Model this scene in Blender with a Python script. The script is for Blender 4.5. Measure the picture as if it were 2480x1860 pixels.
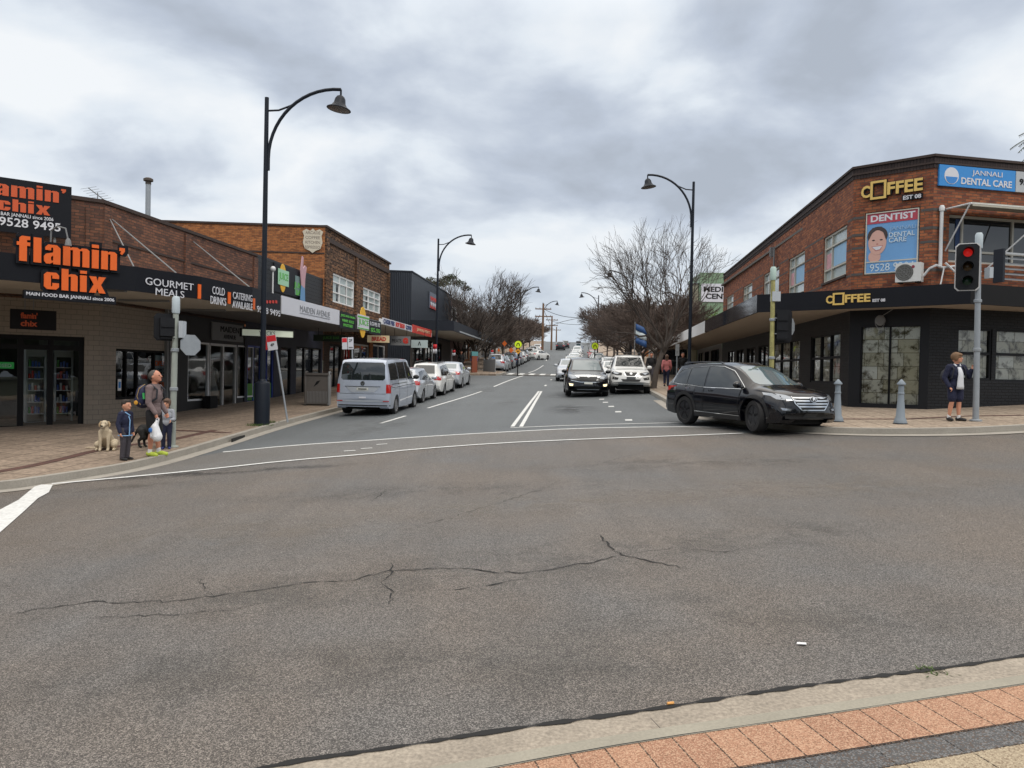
import bpy, bmesh, math, random
from mathutils import Vector, Matrix, noise
from mathutils.bvhtree import BVHTree
R=math.radians; sin=math.sin; cos=math.cos; PI=math.pi
SC=bpy.context.scene
for o in list(bpy.data.objects): bpy.data.objects.remove(o)
COL=SC.collection
# ---------------------------------------------------------------- camera
FPX=1820.; ROLL=R(1.2); PITCH=math.atan(29.4/1820); CH=1.6
cam=bpy.data.cameras.new('camera'); cam.sensor_width=36; cam.lens=36*FPX/2480; cam.clip_end=3000; cam.clip_start=.05
co=bpy.data.objects.new('camera',cam); COL.objects.link(co); SC.camera=co
co.matrix_world=Matrix.Translation((0,0,CH))@Matrix.Rotation(PI/2-PITCH,4,'X')@Matrix.Rotation(ROLL,4,'Z')
# ---------------------------------------------------------------- world and sun (overcast)
SUN_EL=R(48); SUN_AZ=R(150)
W=bpy.data.worlds.new('World'); SC.world=W; W.use_nodes=True
nt=W.node_tree; nt.nodes.clear()
def N(nt,t,**k):
    n=nt.nodes.new(t)
    for a,b in k.items():
        if a.startswith('i_'): n.inputs[a[2:].replace('_',' ')].default_value=b
        else: setattr(n,a,b)
    return n
def L(nt,a,b): nt.links.new(a,b)
tc=N(nt,'ShaderNodeTexCoord'); sx=N(nt,'ShaderNodeSeparateXYZ'); L(nt,tc.outputs['Generated'],sx.inputs[0])
def mth(nt,op,a,b=None,c=None,clamp=False):
    n=nt.nodes.new('ShaderNodeMath'); n.operation=op; n.use_clamp=clamp
    for i,x in enumerate((a,b,c)):
        if x is None: continue
        if isinstance(x,(int,float)): n.inputs[i].default_value=x
        else: nt.links.new(x,n.inputs[i])
    return n.outputs[0]
zz=mth(nt,'MAXIMUM',sx.outputs[2],0.0)
dn=mth(nt,'ADD',zz,.30)
cx=N(nt,'ShaderNodeCombineXYZ'); L(nt,mth(nt,'DIVIDE',sx.outputs[0],dn),cx.inputs[0]); L(nt,mth(nt,'DIVIDE',sx.outputs[1],dn),cx.inputs[1])
cx.inputs[2].default_value=3.7
n1=N(nt,'ShaderNodeTexNoise',i_Scale=2.5,i_Detail=9.0,i_Roughness=.50,i_Distortion=.18); L(nt,cx.outputs[0],n1.inputs['Vector'])
n2=N(nt,'ShaderNodeTexNoise',i_Scale=.75,i_Detail=3.0,i_Roughness=.5); L(nt,cx.outputs[0],n2.inputs['Vector'])
f=mth(nt,'ADD',mth(nt,'MULTIPLY',n1.outputs[0],.7),mth(nt,'MULTIPLY',n2.outputs[0],.3))
rp=N(nt,'ShaderNodeValToRGB'); L(nt,f,rp.inputs[0]); e=rp.color_ramp.elements
e[0].position=.36; e[0].color=(.44,.49,.57,1); e[1].position=.60; e[1].color=(.90,.93,.96,1)
for p,c in ((.42,(.52,.58,.68,1)),(.47,(.62,.68,.77,1)),(.52,(.76,.82,.89,1))):
    q=e.new(p); q.color=c
# low band near the horizon: pale, even blue grey
hz=mth(nt,'SUBTRACT',1.0,mth(nt,'MULTIPLY',zz,5.0,clamp=True),clamp=True)
mh=N(nt,'ShaderNodeMix',data_type='RGBA'); L(nt,mth(nt,'MULTIPLY',hz,.75),mh.inputs[0]); L(nt,rp.outputs[0],mh.inputs[6]); mh.inputs[7].default_value=(.64,.72,.80,1)
# overcast sky is brighter towards the zenith
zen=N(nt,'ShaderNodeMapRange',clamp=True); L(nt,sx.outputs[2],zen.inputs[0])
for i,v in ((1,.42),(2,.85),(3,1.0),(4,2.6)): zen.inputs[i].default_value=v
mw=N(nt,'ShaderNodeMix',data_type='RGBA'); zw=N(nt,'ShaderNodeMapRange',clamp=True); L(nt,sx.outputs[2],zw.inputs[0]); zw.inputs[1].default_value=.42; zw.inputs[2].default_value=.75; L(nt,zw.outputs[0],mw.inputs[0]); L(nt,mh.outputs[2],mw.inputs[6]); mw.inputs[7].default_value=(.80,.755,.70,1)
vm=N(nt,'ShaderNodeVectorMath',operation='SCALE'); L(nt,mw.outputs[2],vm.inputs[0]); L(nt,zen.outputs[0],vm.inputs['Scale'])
sky=N(nt,'ShaderNodeTexSky',sky_type='NISHITA'); sky.sun_disc=False; sky.sun_elevation=SUN_EL; sky.sun_rotation=SUN_AZ; sky.air_density=1.5; sky.dust_density=3
b1=N(nt,'ShaderNodeBackground',i_Strength=.05); L(nt,sky.outputs[0],b1.inputs[0])
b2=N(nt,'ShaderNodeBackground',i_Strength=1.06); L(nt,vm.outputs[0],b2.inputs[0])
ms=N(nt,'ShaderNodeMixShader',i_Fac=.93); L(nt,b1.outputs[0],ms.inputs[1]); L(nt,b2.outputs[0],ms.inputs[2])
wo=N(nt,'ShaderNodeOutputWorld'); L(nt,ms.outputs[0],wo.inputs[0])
sl=bpy.data.lights.new('sun','SUN'); sl.energy=1.0; sl.angle=R(18); sl.color=(1,.95,.88)
so=bpy.data.objects.new('sun',sl); COL.objects.link(so)
so.rotation_euler=(PI/2-SUN_EL,0,PI-SUN_AZ)
vs=SC.view_settings; vs.view_transform='Standard'; vs.look='None'; vs.gamma=1; vs.exposure=0; vs.use_curve_mapping=False
SC.cycles.max_bounces=6; SC.cycles.transparent_max_bounces=12
# ---------------------------------------------------------------- ground model and pixel-to-ground surveying
cr,sr=cos(ROLL),sin(ROLL); cp,sp=cos(PITCH),sin(PITCH)
def ray(px,py):
    u=px-1240.; v=930.-py
    a=u*cr-v*sr; b=u*sr+v*cr
    y=FPX*cp+b*sp; z=b*cp-FPX*sp
    return Vector((a/y,1.0,z/y))
ZC=[(-60,-1.6),(0,-.48),(30,.33),(38,.55),(50,1.02),(62,1.42),(77,1.85),(95,2.7),(120,4.0),(163,7.1),(190,9.3),(215,10.3),(260,10.3),(400,6)]
def zc(Y):
    P=ZC
    if Y<=P[0][0]: return P[0][1]
    for i in range(len(P)-1):
        if Y<=P[i+1][0]:
            x0,y0=P[i];x1,y1=P[i+1]
            m0=(y1-y0)/(x1-x0) if i==0 else (y1-P[i-1][1])/(x1-P[i-1][0])
            m1=(y1-y0)/(x1-x0) if i+2>=len(P) else (P[i+2][1]-y0)/(P[i+2][0]-x0)
            h=x1-x0; t=(Y-x0)/h
            return (2*t**3-3*t*t+1)*y0+(t**3-2*t*t+t)*h*m0+(-2*t**3+3*t*t)*y1+(t**3-t*t)*h*m1
    return P[-1][1]
def g(X,Y):
    w=1 if Y<30 else max(0,1-(Y-30)/35); w=w*w*(3-2*w)
    return zc(Y)+.046*max(-22,min(22,X))*w
def gp(px,py,off=0,fn=None):
    d=ray(px,py); fn=fn or g
    f=lambda t:CH+d.z*t-fn(d.x*t,t)-off
    t=.5
    while f(t)>0 and t<420: t+=.25
    a,b=t-.25,t
    for _ in range(30):
        m=(a+b)/2
        if f(m)>0:a=m
        else:b=m
    return (d.x*a,a)
KL=[(-30,1.5),(-20,6.2),(-13,10.1),(-8.46,12.44),(-8.07,13.05),(-7.72,13.63),(-7.34,14.37),(-7.15,15.6),(-7.1,16.8),(-7.05,18.6),(-6.98,22.7),(-6.55,28.1),(-5.6,38.),(-4.72,48.),(-3.9,57.5)]
def dseg(p,a,b):
    vx,vy=b[0]-a[0],b[1]-a[1]; t=max(0,min(1,((p[0]-a[0])*vx+(p[1]-a[1])*vy)/(vx*vx+vy*vy)))
    return math.hypot(p[0]-a[0]-vx*t,p[1]-a[1]-vy*t)
def zl(X,Y):   # left pavement: rises gently from the kerb to the shops
    d=min(dseg((X,Y),KL[i],KL[i+1]) for i in range(len(KL)-1)) if Y<70 else 3
    f=1 if Y<34 else max(0,1-(Y-34)/20)
    return g(X,Y)+.13+.052*min(6,max(0,d-.5))*f
def zr(X,Y): return g(X,Y)+.13
def st(s,t): return (-1.7+.0876*s+.9962*t, .9962*s-.0876*t)   # street frame: s up the street, t to the right
# ---------------------------------------------------------------- materials
MATS={}
def mat(name,col,rough=.7,metal=0.,var=.12,vs=3.,bump=0.,bs=40.,spec=.5,coat=0.,emit=0.,fine=0.,fs=60.):
    if name in MATS: return MATS[name]
    m=bpy.data.materials.new(name); m.use_nodes=True; nt=m.node_tree; b=nt.nodes['Principled BSDF']
    b.inputs['Roughness'].default_value=rough; b.inputs['Metallic'].default_value=metal; b.inputs['Specular IOR Level'].default_value=spec
    if coat: b.inputs['Coat Weight'].default_value=coat; b.inputs['Coat Roughness'].default_value=.03
    c=(*col,1); b.inputs['Base Color'].default_value=c
    if var or fine:
        tc=N(nt,'ShaderNodeTexCoord'); fac=None
        n=N(nt,'ShaderNodeTexNoise',i_Scale=vs,i_Detail=5.,i_Roughness=.6); L(nt,tc.outputs['Object'],n.inputs['Vector'])
        v=mth(nt,'MULTIPLY_ADD',n.outputs[0],2*var,1-var)
        if fine:
            n2=N(nt,'ShaderNodeTexNoise',i_Scale=fs,i_Detail=2.); L(nt,tc.outputs['Object'],n2.inputs['Vector'])
            v=mth(nt,'MULTIPLY',v,mth(nt,'MULTIPLY_ADD',n2.outputs[0],2*fine,1-fine))
        s=N(nt,'ShaderNodeVectorMath',operation='SCALE'); s.inputs[0].default_value=col; L(nt,v,s.inputs['Scale']); L(nt,s.outputs[0],b.inputs['Base Color'])
        if bump:
            n3=N(nt,'ShaderNodeTexNoise',i_Scale=bs,i_Detail=4.); L(nt,tc.outputs['Object'],n3.inputs['Vector'])
            bp=N(nt,'ShaderNodeBump',i_Strength=min(1,bump),i_Distance=.01 if bs>15 else .03); L(nt,n3.outputs[0],bp.inputs['Height']); L(nt,bp.outputs[0],b.inputs['Normal'])
    if emit: b.inputs['Emission Color'].default_value=c; b.inputs['Emission Strength'].default_value=emit
    MATS[name]=m; return m
def brick(name,c1,c2,mortar,w=.24,h=.086,ms=.009,off=.5,big=.25,rough=.85,bump=.5,c3=None,spk=0.,bigs=.7,msm=.1,dirt=None):
    if name in MATS: return MATS[name]
    m=bpy.data.materials.new(name); m.use_nodes=True; nt=m.node_tree; b=nt.nodes['Principled BSDF']; b.inputs['Roughness'].default_value=rough
    b.inputs['Specular IOR Level'].default_value=.3
    tc=N(nt,'ShaderNodeTexCoord')
    t=N(nt,'ShaderNodeTexBrick',offset=off); L(nt,tc.outputs['UV'],t.inputs['Vector'])
    for k,v in (('Scale',1.),('Mortar Size',ms),('Brick Width',w),('Row Height',h),('Mortar Smooth',msm),('Bias',0.)): t.inputs[k].default_value=v
    t.inputs['Color1'].default_value=(*c1,1); t.inputs['Color2'].default_value=(*c2,1); t.inputs['Mortar'].default_value=(*mortar,1)
    n=N(nt,'ShaderNodeTexNoise',i_Scale=bigs,i_Detail=5.,i_Roughness=.65); L(nt,tc.outputs['UV'],n.inputs['Vector'])
    v=mth(nt,'MULTIPLY_ADD',n.outputs[0],2*big,1-big); out=t.outputs[0]
    if c3:   # some courses in another colour
        n4=N(nt,'ShaderNodeTexNoise',i_Scale=1.,i_Detail=2.); mp=N(nt,'ShaderNodeMapping'); mp.inputs['Scale'].default_value=(3.5,9.,1); L(nt,tc.outputs['UV'],mp.inputs[0]); L(nt,mp.outputs[0],n4.inputs['Vector'])
        mx=N(nt,'ShaderNodeMix',data_type='RGBA'); L(nt,mth(nt,'MULTIPLY_ADD',n4.outputs[0],6.,-3.1,clamp=True),mx.inputs[0]); L(nt,out,mx.inputs[6]); mx.inputs[7].default_value=(*c3,1); out=mx.outputs[2]
    if spk:
        n5=N(nt,'ShaderNodeTexNoise',i_Scale=spk,i_Detail=3.,i_Roughness=.7); L(nt,tc.outputs['UV'],n5.inputs['Vector']); v=mth(nt,'MULTIPLY',v,mth(nt,'MULTIPLY_ADD',n5.outputs[0],1.8,.1))
    s=N(nt,'ShaderNodeVectorMath',operation='SCALE'); L(nt,out,s.inputs[0]); L(nt,v,s.inputs['Scale']); L(nt,s.outputs[0],b.inputs['Base Color'])
    bp=N(nt,'ShaderNodeBump',i_Strength=bump,i_Distance=.01); hh=mth(nt,'SUBTRACT',1.,t.outputs['Fac'])
    n6=N(nt,'ShaderNodeTexNoise',i_Scale=25.,i_Detail=4.); L(nt,tc.outputs['UV'],n6.inputs['Vector']); hh=mth(nt,'ADD',hh,mth(nt,'MULTIPLY',n6.outputs[0],.6))
    L(nt,hh,bp.inputs['Height']); L(nt,bp.outputs[0],b.inputs['Normal'])
    MATS[name]=m; return m
def asphalt(name,c,c2,spk=.5,scale=90.,rough=.85,patch=.35,streak=0.):
    m=bpy.data.materials.new(name); m.use_nodes=True; nt=m.node_tree; b=nt.nodes['Principled BSDF']; b.inputs['Roughness'].default_value=rough; b.inputs['Specular IOR Level'].default_value=.35
    tc=N(nt,'ShaderNodeTexCoord'); P=tc.outputs['Object']
    def nz(s,d=3.,r=.6,di=0.,sc=None):
        n=N(nt,'ShaderNodeTexNoise',i_Scale=s,i_Detail=d,i_Roughness=r,i_Distortion=di); v=P
        if sc: mp=N(nt,'ShaderNodeMapping'); mp.inputs['Rotation'].default_value=(0,0,sc[2]); mp.inputs['Scale'].default_value=(sc[0],sc[1],1); L(nt,P,mp.inputs[0]); v=mp.outputs[0]
        L(nt,v,n.inputs['Vector']); return n.outputs[0]
    mx=N(nt,'ShaderNodeMix',data_type='RGBA'); L(nt,mth(nt,'MULTIPLY_ADD',nz(.45,4.,.55),3.,-1.,clamp=True),mx.inputs[0]); mx.inputs[6].default_value=(*c,1); mx.inputs[7].default_value=(*c2,1)
    v=mth(nt,'MULTIPLY_ADD',nz(.9,5.,.6),2*patch,1-patch)
    vo=N(nt,'ShaderNodeTexVoronoi',i_Scale=scale); L(nt,P,vo.inputs['Vector']); sv=N(nt,'ShaderNodeSeparateColor'); L(nt,vo.outputs['Color'],sv.inputs[0])
    a=mth(nt,'POWER',sv.outputs[0],2.2)
    v=mth(nt,'MULTIPLY',v,mth(nt,'MULTIPLY_ADD',a,spk*3,1-spk))
    v=mth(nt,'MULTIPLY',v,mth(nt,'MULTIPLY_ADD',nz(55.,4.,.7),spk*1.3,1-spk*.65))
    if streak: v=mth(nt,'MULTIPLY',v,mth(nt,'MULTIPLY_ADD',nz(1.,4.,.6,0,(2.2,.12,R(5))),2*streak,1-streak))
    s=N(nt,'ShaderNodeVectorMath',operation='SCALE'); L(nt,mx.outputs[2],s.inputs[0]); L(nt,v,s.inputs['Scale']); L(nt,s.outputs[0],b.inputs['Base Color'])
    bp=N(nt,'ShaderNodeBump',i_Strength=.55,i_Distance=.006); L(nt,sv.outputs[0],bp.inputs['Height']); L(nt,bp.outputs[0],b.inputs['Normal'])
    MATS[name]=m; return m
def glassmat(name,tint=(.75,.8,.8),refl=.12):
    m=bpy.data.materials.new(name); m.use_nodes=True; nt=m.node_tree; nt.nodes.clear()
    t=N(nt,'ShaderNodeBsdfTransparent'); t.inputs[0].default_value=(*tint,1); gl=N(nt,'ShaderNodeBsdfGlossy',i_Roughness=.01); gl.inputs[0].default_value=(.95,.97,1,1)
    lw=N(nt,'ShaderNodeLayerWeight',i_Blend=.35); f=mth(nt,'MULTIPLY_ADD',lw.outputs['Fresnel'],.9,refl*.5,clamp=True)
    mx=N(nt,'ShaderNodeMixShader'); L(nt,f,mx.inputs[0]); L(nt,t.outputs[0],mx.inputs[1]); L(nt,gl.outputs[0],mx.inputs[2]); o=N(nt,'ShaderNodeOutputMaterial'); L(nt,mx.outputs[0],o.inputs[0])
    MATS[name]=m; return m
# ---------------------------------------------------------------- mesh builder
TXT={}
def text_geo(s,bold):
    k=(s,bold)
    if k not in TXT:
        c=bpy.data.curves.new('t','FONT'); c.body=s; c.offset=bold; c.resolution_u=3; c.space_line=.9; c.align_x='CENTER'
        o=bpy.data.objects.new('t',c); COL.objects.link(o); bpy.context.view_layer.update()
        me=bpy.data.meshes.new_from_object(o.evaluated_get(bpy.context.evaluated_depsgraph_get()))
        vv=[v.co.copy() for v in me.vertices]; ff=[list(p.vertices) for p in me.polygons]
        es={}
        for p in ff:
            for i in range(len(p)):
                a,b=p[i],p[(i+1)%len(p)]; es[(a,b)]=1
        bd=[e for e in es if (e[1],e[0]) not in es]
        x0=min(v.x for v in vv);x1=max(v.x for v in vv);y0=min(v.y for v in vv);y1=max(v.y for v in vv)
        TXT[k]=([((v.x-x0)/(x1-x0),(v.y-y0)/(y1-y0)) for v in vv],ff,bd,(x1-x0)/(y1-y0))
        bpy.data.objects.remove(o); bpy.data.curves.remove(c); bpy.data.meshes.remove(me)
    return TXT[k]
class MB:
    def __init__(s,T=None): s.v=[];s.f=[];s.m=[];s.T=T;s.smooth=set()
    def add(s,vs,fs,m=0,T=None,sm=False):
        T=T or s.T; b=len(s.v)
        s.v+=[(T@Vector(v)) if T else Vector(v) for v in vs]
        for f in fs:
            if sm: s.smooth.add(len(s.f))
            s.f.append([b+i for i in f]); s.m.append(m)
        return s
    def box(s,x0,x1,y0,y1,z0,z1,m=0,T=None):
        return s.add([(x0,y0,z0),(x1,y0,z0),(x1,y1,z0),(x0,y1,z0),(x0,y0,z1),(x1,y0,z1),(x1,y1,z1),(x0,y1,z1)],[(0,3,2,1),(4,5,6,7),(0,1,5,4),(1,2,6,5),(2,3,7,6),(3,0,4,7)],m,T)
    def tube(s,path,r,n=8,m=0,T=None,cap=True,sq=1.):
        P=[Vector(p) for p in path]; k=len(P); rr=r if isinstance(r,(list,tuple)) else [r]*k; vs=[];fs=[]
        d0=(P[1]-P[0]).normalized(); up=Vector((0,0,1)) if abs(d0.z)<.9 else Vector((1,0,0)); a=d0.cross(up).normalized()
        for i in range(k):
            d=(P[min(i+1,k-1)]-P[max(i-1,0)]); d=d.normalized() if d.length>1e-9 else d0
            a=(a-d*a.dot(d)); a=a.normalized() if a.length>1e-6 else d.orthogonal().normalized(); b=d.cross(a)
            for j in range(n):
                t=2*PI*j/n; vs.append(P[i]+a*cos(t)*rr[i]+b*sin(t)*rr[i]*sq)
        for i in range(k-1):
            for j in range(n): fs.append((i*n+j,i*n+(j+1)%n,(i+1)*n+(j+1)%n,(i+1)*n+j))
        s.add(vs,fs,m,T,sm=n>4)
        if cap: s.add([vs[i] for i in range(n)],[tuple(range(n))[::-1]],m,T); s.add([vs[(k-1)*n+i] for i in range(n)],[tuple(range(n))],m,T)
        return s
    def lathe(s,prof,n=16,m=0,T=None,sm=True,sy=1.):
        vs=[];k=len(prof)
        for r,z in prof:
            for j in range(n): t=2*PI*j/n; vs.append((r*cos(t),r*sin(t)*sy,z))
        fs=[(i*n+j,i*n+(j+1)%n,(i+1)*n+(j+1)%n,(i+1)*n+j) for i in range(k-1) for j in range(n)]
        s.add(vs,fs,m,T,sm)
        if prof[0][0]>1e-4: s.add(vs[:n],[tuple(range(n))[::-1]],m,T)
        if prof[-1][0]>1e-4: s.add(vs[-n:],[tuple(range(n))],m,T)
        return s
    def prism(s,pts,h0,h1,m=0,T=None):
        n=len(pts); A=sum(pts[i][0]*pts[(i+1)%n][1]-pts[(i+1)%n][0]*pts[i][1] for i in range(n))
        if A<0: pts=pts[::-1]
        vs=[(x,y,h0) for x,y in pts]+[(x,y,h1) for x,y in pts]
        return s.add(vs,[tuple(range(n))[::-1],tuple(range(n,2*n))]+[(i,(i+1)%n,n+(i+1)%n,n+i) for i in range(n)],m,T)
    def ball(s,c,r,m=0,T=None,n=10,k=7):
        rx,ry,rz=r if isinstance(r,(list,tuple)) else (r,r,r); vs=[];fs=[]
        for i in range(k+1):
            a=-PI/2+PI*i/k
            for j in range(n): t=2*PI*j/n; vs.append((c[0]+rx*cos(a)*cos(t),c[1]+ry*cos(a)*sin(t),c[2]+rz*sin(a)))
        for i in range(k):
            for j in range(n): fs.append((i*n+j,i*n+(j+1)%n,(i+1)*n+(j+1)%n,(i+1)*n+j))
        return s.add(vs,fs,m,T,True)
    def text(s,txt,W,u0,v0,u1,v1,d,th=.02,bold=0.,m=0,keep=False,slant=0.):
        P,F,E,ar=text_geo(txt,bold)
        if keep:   # keep the letters' own proportions inside the box
            w,h=u1-u0,v1-v0
            if w/h>ar: c=(u0+u1)/2; u0,u1=c-h*ar/2,c+h*ar/2
            else: c=(v0+v1)/2; v0,v1=c-w/ar/2,c+w/ar/2
        q=[(u0+(u1-u0)*x+slant*(v1-v0)*y, v0+(v1-v0)*y) for x,y in P]; n=len(q)
        vs=[W(u,v,d+th) for u,v in q]+[W(u,v,d) for u,v in q]
        return s.add(vs,[tuple(f) for f in F]+[(b,a,a+n,b+n) for a,b in E],m)
    def build(s,name,mats,parent=None,world=False,label=None,smooth=True,sharp=40):
        if not isinstance(mats,(list,tuple)): mats=[mats]
        off=Vector((0,0,0)); q=parent
        while world and q: off=off+q.location; q=q.parent
        me=bpy.data.meshes.new(name); me.from_pydata([tuple(v-off) for v in s.v],[],s.f)
        for m in mats: me.materials.append(m)
        for i,p in enumerate(me.polygons): p.material_index=s.m[i]; p.use_smooth=smooth and (i in s.smooth)
        return finish(me,name,parent,label,off,sharp)
def finish(me,name,parent=None,label=None,off=Vector((0,0,0)),sharp=40,uv=True):
    if uv:
        ul=me.uv_layers.new(name='UVMap'); vs_=me.vertices
        for p in me.polygons:
            n=p.normal
            if abs(n.z)>.75: 
                for li in p.loop_indices: c=vs_[me.loops[li].vertex_index].co+off; ul.data[li].uv=(c.x,c.y)
            else:
                t=Vector((-n.y,n.x,0)).normalized()
                for li in p.loop_indices: c=vs_[me.loops[li].vertex_index].co+off; ul.data[li].uv=(c.dot(t),c.z)
    if sharp: me.set_sharp_from_angle(angle=R(sharp))
    o=bpy.data.objects.new(name,me); COL.objects.link(o)
    if parent: o.parent=parent
    if label: o['label']=label
    return o
def tag(o,label,cat,group=None):
    o['label']=label; o['category']=cat
    if group: o['group']=group
    return o
def thing(name,label,cat,loc=(0,0,0),rz=0.,group=None):
    o=bpy.data.objects.new(name,None); COL.objects.link(o); o.empty_display_size=.2
    o.location=loc; o.rotation_euler=(0,0,rz); return tag(o,label,cat,group)
def struct(o,kind='structure'): o['kind']=kind; return o
def copy_tree(o,parent=None):
    c=o.copy(); COL.objects.link(c); c.parent=parent
    for ch in KIDS(o): copy_tree(ch,c)
    return c
def KIDS(o): return [x for x in list(COL.objects) if x.parent is o]
# a vertical wall plane: W(u along, v absolute height, d outwards)
class Wall:
    def __init__(s,a,b):   # outward is to the right of a->b seen from above
        s.a=Vector((a[0],a[1],0)); s.b=Vector((b[0],b[1],0)); s.t=(s.b-s.a).normalized(); s.n=Vector((s.t.y,-s.t.x,0)); s.len=(s.b-s.a).length
    def __call__(s,u,v,d=0.): return s.a+s.t*u+s.n*d+Vector((0,0,v))
    def px(s,x,y,d=0.):
        r=ray(x,y); o=Vector((0,0,CH)); q=s.a+s.n*d; k=(q-o).dot(s.n)/r.dot(s.n); P=o+r*k
        return ((P-s.a).dot(s.t),P.z)
    def rect(s,x0,y0,x1,y1,d=0.):
        a=s.px(x0,y0,d); b=s.px(x1,y1,d); return (min(a[0],b[0]),min(a[1],b[1]),max(a[0],b[0]),max(a[1],b[1]))
    def box(s,B,u0,u1,v0,v1,d0,d1,m=0):
        vs=[s(u0,v0,d0),s(u1,v0,d0),s(u1,v0,d1),s(u0,v0,d1),s(u0,v1,d0),s(u1,v1,d0),s(u1,v1,d1),s(u0,v1,d1)]
        return B.add(vs,[(0,1,2,3),(4,7,6,5),(0,4,5,1),(1,5,6,2),(2,6,7,3),(3,7,4,0)],m)
    def quad(s,B,u0,u1,v0,v1,d,m=0): return B.add([s(u0,v0,d),s(u1,v0,d),s(u1,v1,d),s(u0,v1,d)],[(0,1,2,3)],m)
    def prism(s,B,pts,d0,d1,m=0):
        n=len(pts); A=sum(pts[i][0]*pts[(i+1)%n][1]-pts[(i+1)%n][0]*pts[i][1] for i in range(n))
        if A<0: pts=pts[::-1]
        vs=[s(u,v,d1) for u,v in pts]+[s(u,v,d0) for u,v in pts]
        return B.add(vs,[tuple(range(n)),tuple(range(n,2*n))[::-1]]+[(i,n+i,n+(i+1)%n,(i+1)%n) for i in range(n)],m)
    def holes(s,B,u0,u1,v0,v1,H,dep=.15,m=0,m2=None,d=0.):
        us=sorted({u0,u1,*[x for h in H for x in (h[0],h[2]) if u0<x<u1]}); vv=sorted({v0,v1,*[x for h in H for x in (h[1],h[3]) if v0<x<v1]})
        for i in range(len(us)-1):
            for j in range(len(vv)-1):
                cu,cv=(us[i]+us[i+1])/2,(vv[j]+vv[j+1])/2
                if not any(h[0]<cu<h[2] and h[1]<cv<h[3] for h in H): s.quad(B,us[i],us[i+1],vv[j],vv[j+1],d,m)
        m2=m if m2 is None else m2
        for a,b,c,e in H:
            for q in ((s(a,b,d),s(a,e,d),s(a,e,d-dep),s(a,b,d-dep)),(s(c,e,d),s(c,b,d),s(c,b,d-dep),s(c,e,d-dep)),(s(a,e,d),s(c,e,d),s(c,e,d-dep),s(a,e,d-dep)),(s(c,b,d),s(a,b,d),s(a,b,d-dep),s(c,b,d-dep))):
                B.add(list(q),[(0,1,2,3)],m2)
        return B

BG={'f':([[(.08,0),(.32,0),(.32,.85),(.08,.85)],[(.08,.85),(.32,.85),(.42,.86),(.42,1),(.16,1),(.08,.92)],[(0,.62),(.08,.62),(.08,.76),(0,.76)],[(.32,.62),(.42,.62),(.42,.76),(.32,.76)]],.44),
'l':([[(0,0),(.25,0),(.25,1),(0,1)]],.25),
'a':([[(.30,0),(.54,0),(.54,.6),(.30,.6)],[(.04,.55),(.23,.55),(.23,.64),(.26,.68),(.30,.64),(.30,.6),(.54,.6),(.54,.66),(.42,.78),(.14,.78),(.04,.66)],[(0,.1),(.07,0),(.2,0),(.3,.08),(.3,.16),(.27,.12),(.23,.16),(.23,.28),(.3,.36),(.3,.47),(.07,.40),(0,.3)]],.54),
'm':([[(0,0),(.24,0),(.24,.78),(0,.78)],[(.33,0),(.57,0),(.57,.66),(.33,.66)],[(.66,0),(.9,0),(.9,.66),(.66,.66)],[(.24,.66),(.57,.66),(.57,.71),(.48,.78),(.31,.78),(.24,.72)],[(.57,.66),(.9,.66),(.9,.7),(.81,.78),(.64,.78),(.57,.71)]],.9),
'n':([[(0,0),(.24,0),(.24,.78),(0,.78)],[(.33,0),(.57,0),(.57,.66),(.33,.66)],[(.24,.66),(.57,.66),(.57,.70),(.48,.78),(.31,.78),(.24,.72)]],.57),
'h':([[(0,0),(.24,0),(.24,1),(0,1)],[(.33,0),(.57,0),(.57,.66),(.33,.66)],[(.24,.66),(.57,.66),(.57,.70),(.48,.78),(.31,.78),(.24,.72)]],.57),
'i':([[(0,0),(.24,0),(.24,.78),(0,.78)],[(0,.86),(.24,.86),(.24,1),(0,1)]],.24),
"'":([[(0,.86),(.06,.86),(.03,.74),(.1,.7),(.2,.86),(.2,1),(0,1)]],.2),
'c':([[(0,.12),(.1,0),(.24,0),(.24,.78),(.1,.78),(0,.66)],[(.24,.66),(.29,.62),(.29,.5),(.52,.5),(.52,.66),(.42,.78),(.24,.78)],[(.24,0),(.42,0),(.52,.12),(.52,.3),(.29,.3),(.29,.16),(.24,.12)]],.52),
'x':([[(0,.78),(.26,.78),(.31,.55),(.36,.78),(.62,.78),(.44,.40),(.62,0),(.36,0),(.30,.25),(.25,0),(0,0),(.17,.40)]],.62)}
def block(B,s,Wl,u0,v0,u1,v1,d,th,grow=0.,m=0):
    tot=sum(BG[c][1] for c in s)+.09*(len(s)-1); k=(u1-u0)/tot; h=v1-v0; x=0
    for c in s:
        for P in BG[c][0]:
            mx_=sum(p[0] for p in P)/len(P); my_=sum(p[1] for p in P)/len(P)
            Q=[(u0+(x+px_)*k+(grow if px_>mx_ else -grow),v0+py_*h+(grow if py_>my_ else -grow)) for px_,py_ in P]; Wl.prism(B,Q,d,d+th,m)
        x+=BG[c][1]+.09

def lines(t,r):
    L_=t.split('\n')
    if len(L_)==1: return [(t,r)]
    n=len(L_); h=(r[3]-r[1])/(n+(n-1)*.28); ar=[text_geo(q,0.)[3] if q[0] not in 'fcx' else 1 for q in L_]; mx_=max(ar); o=[]; cx_=(r[0]+r[2])/2; w=r[2]-r[0]
    for i,q in enumerate(L_): y=r[3]-h-i*h*1.28; k=ar[i]/mx_; o.append((q,(cx_-w*k/2,y,cx_+w*k/2,y+h)))
    return o
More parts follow.
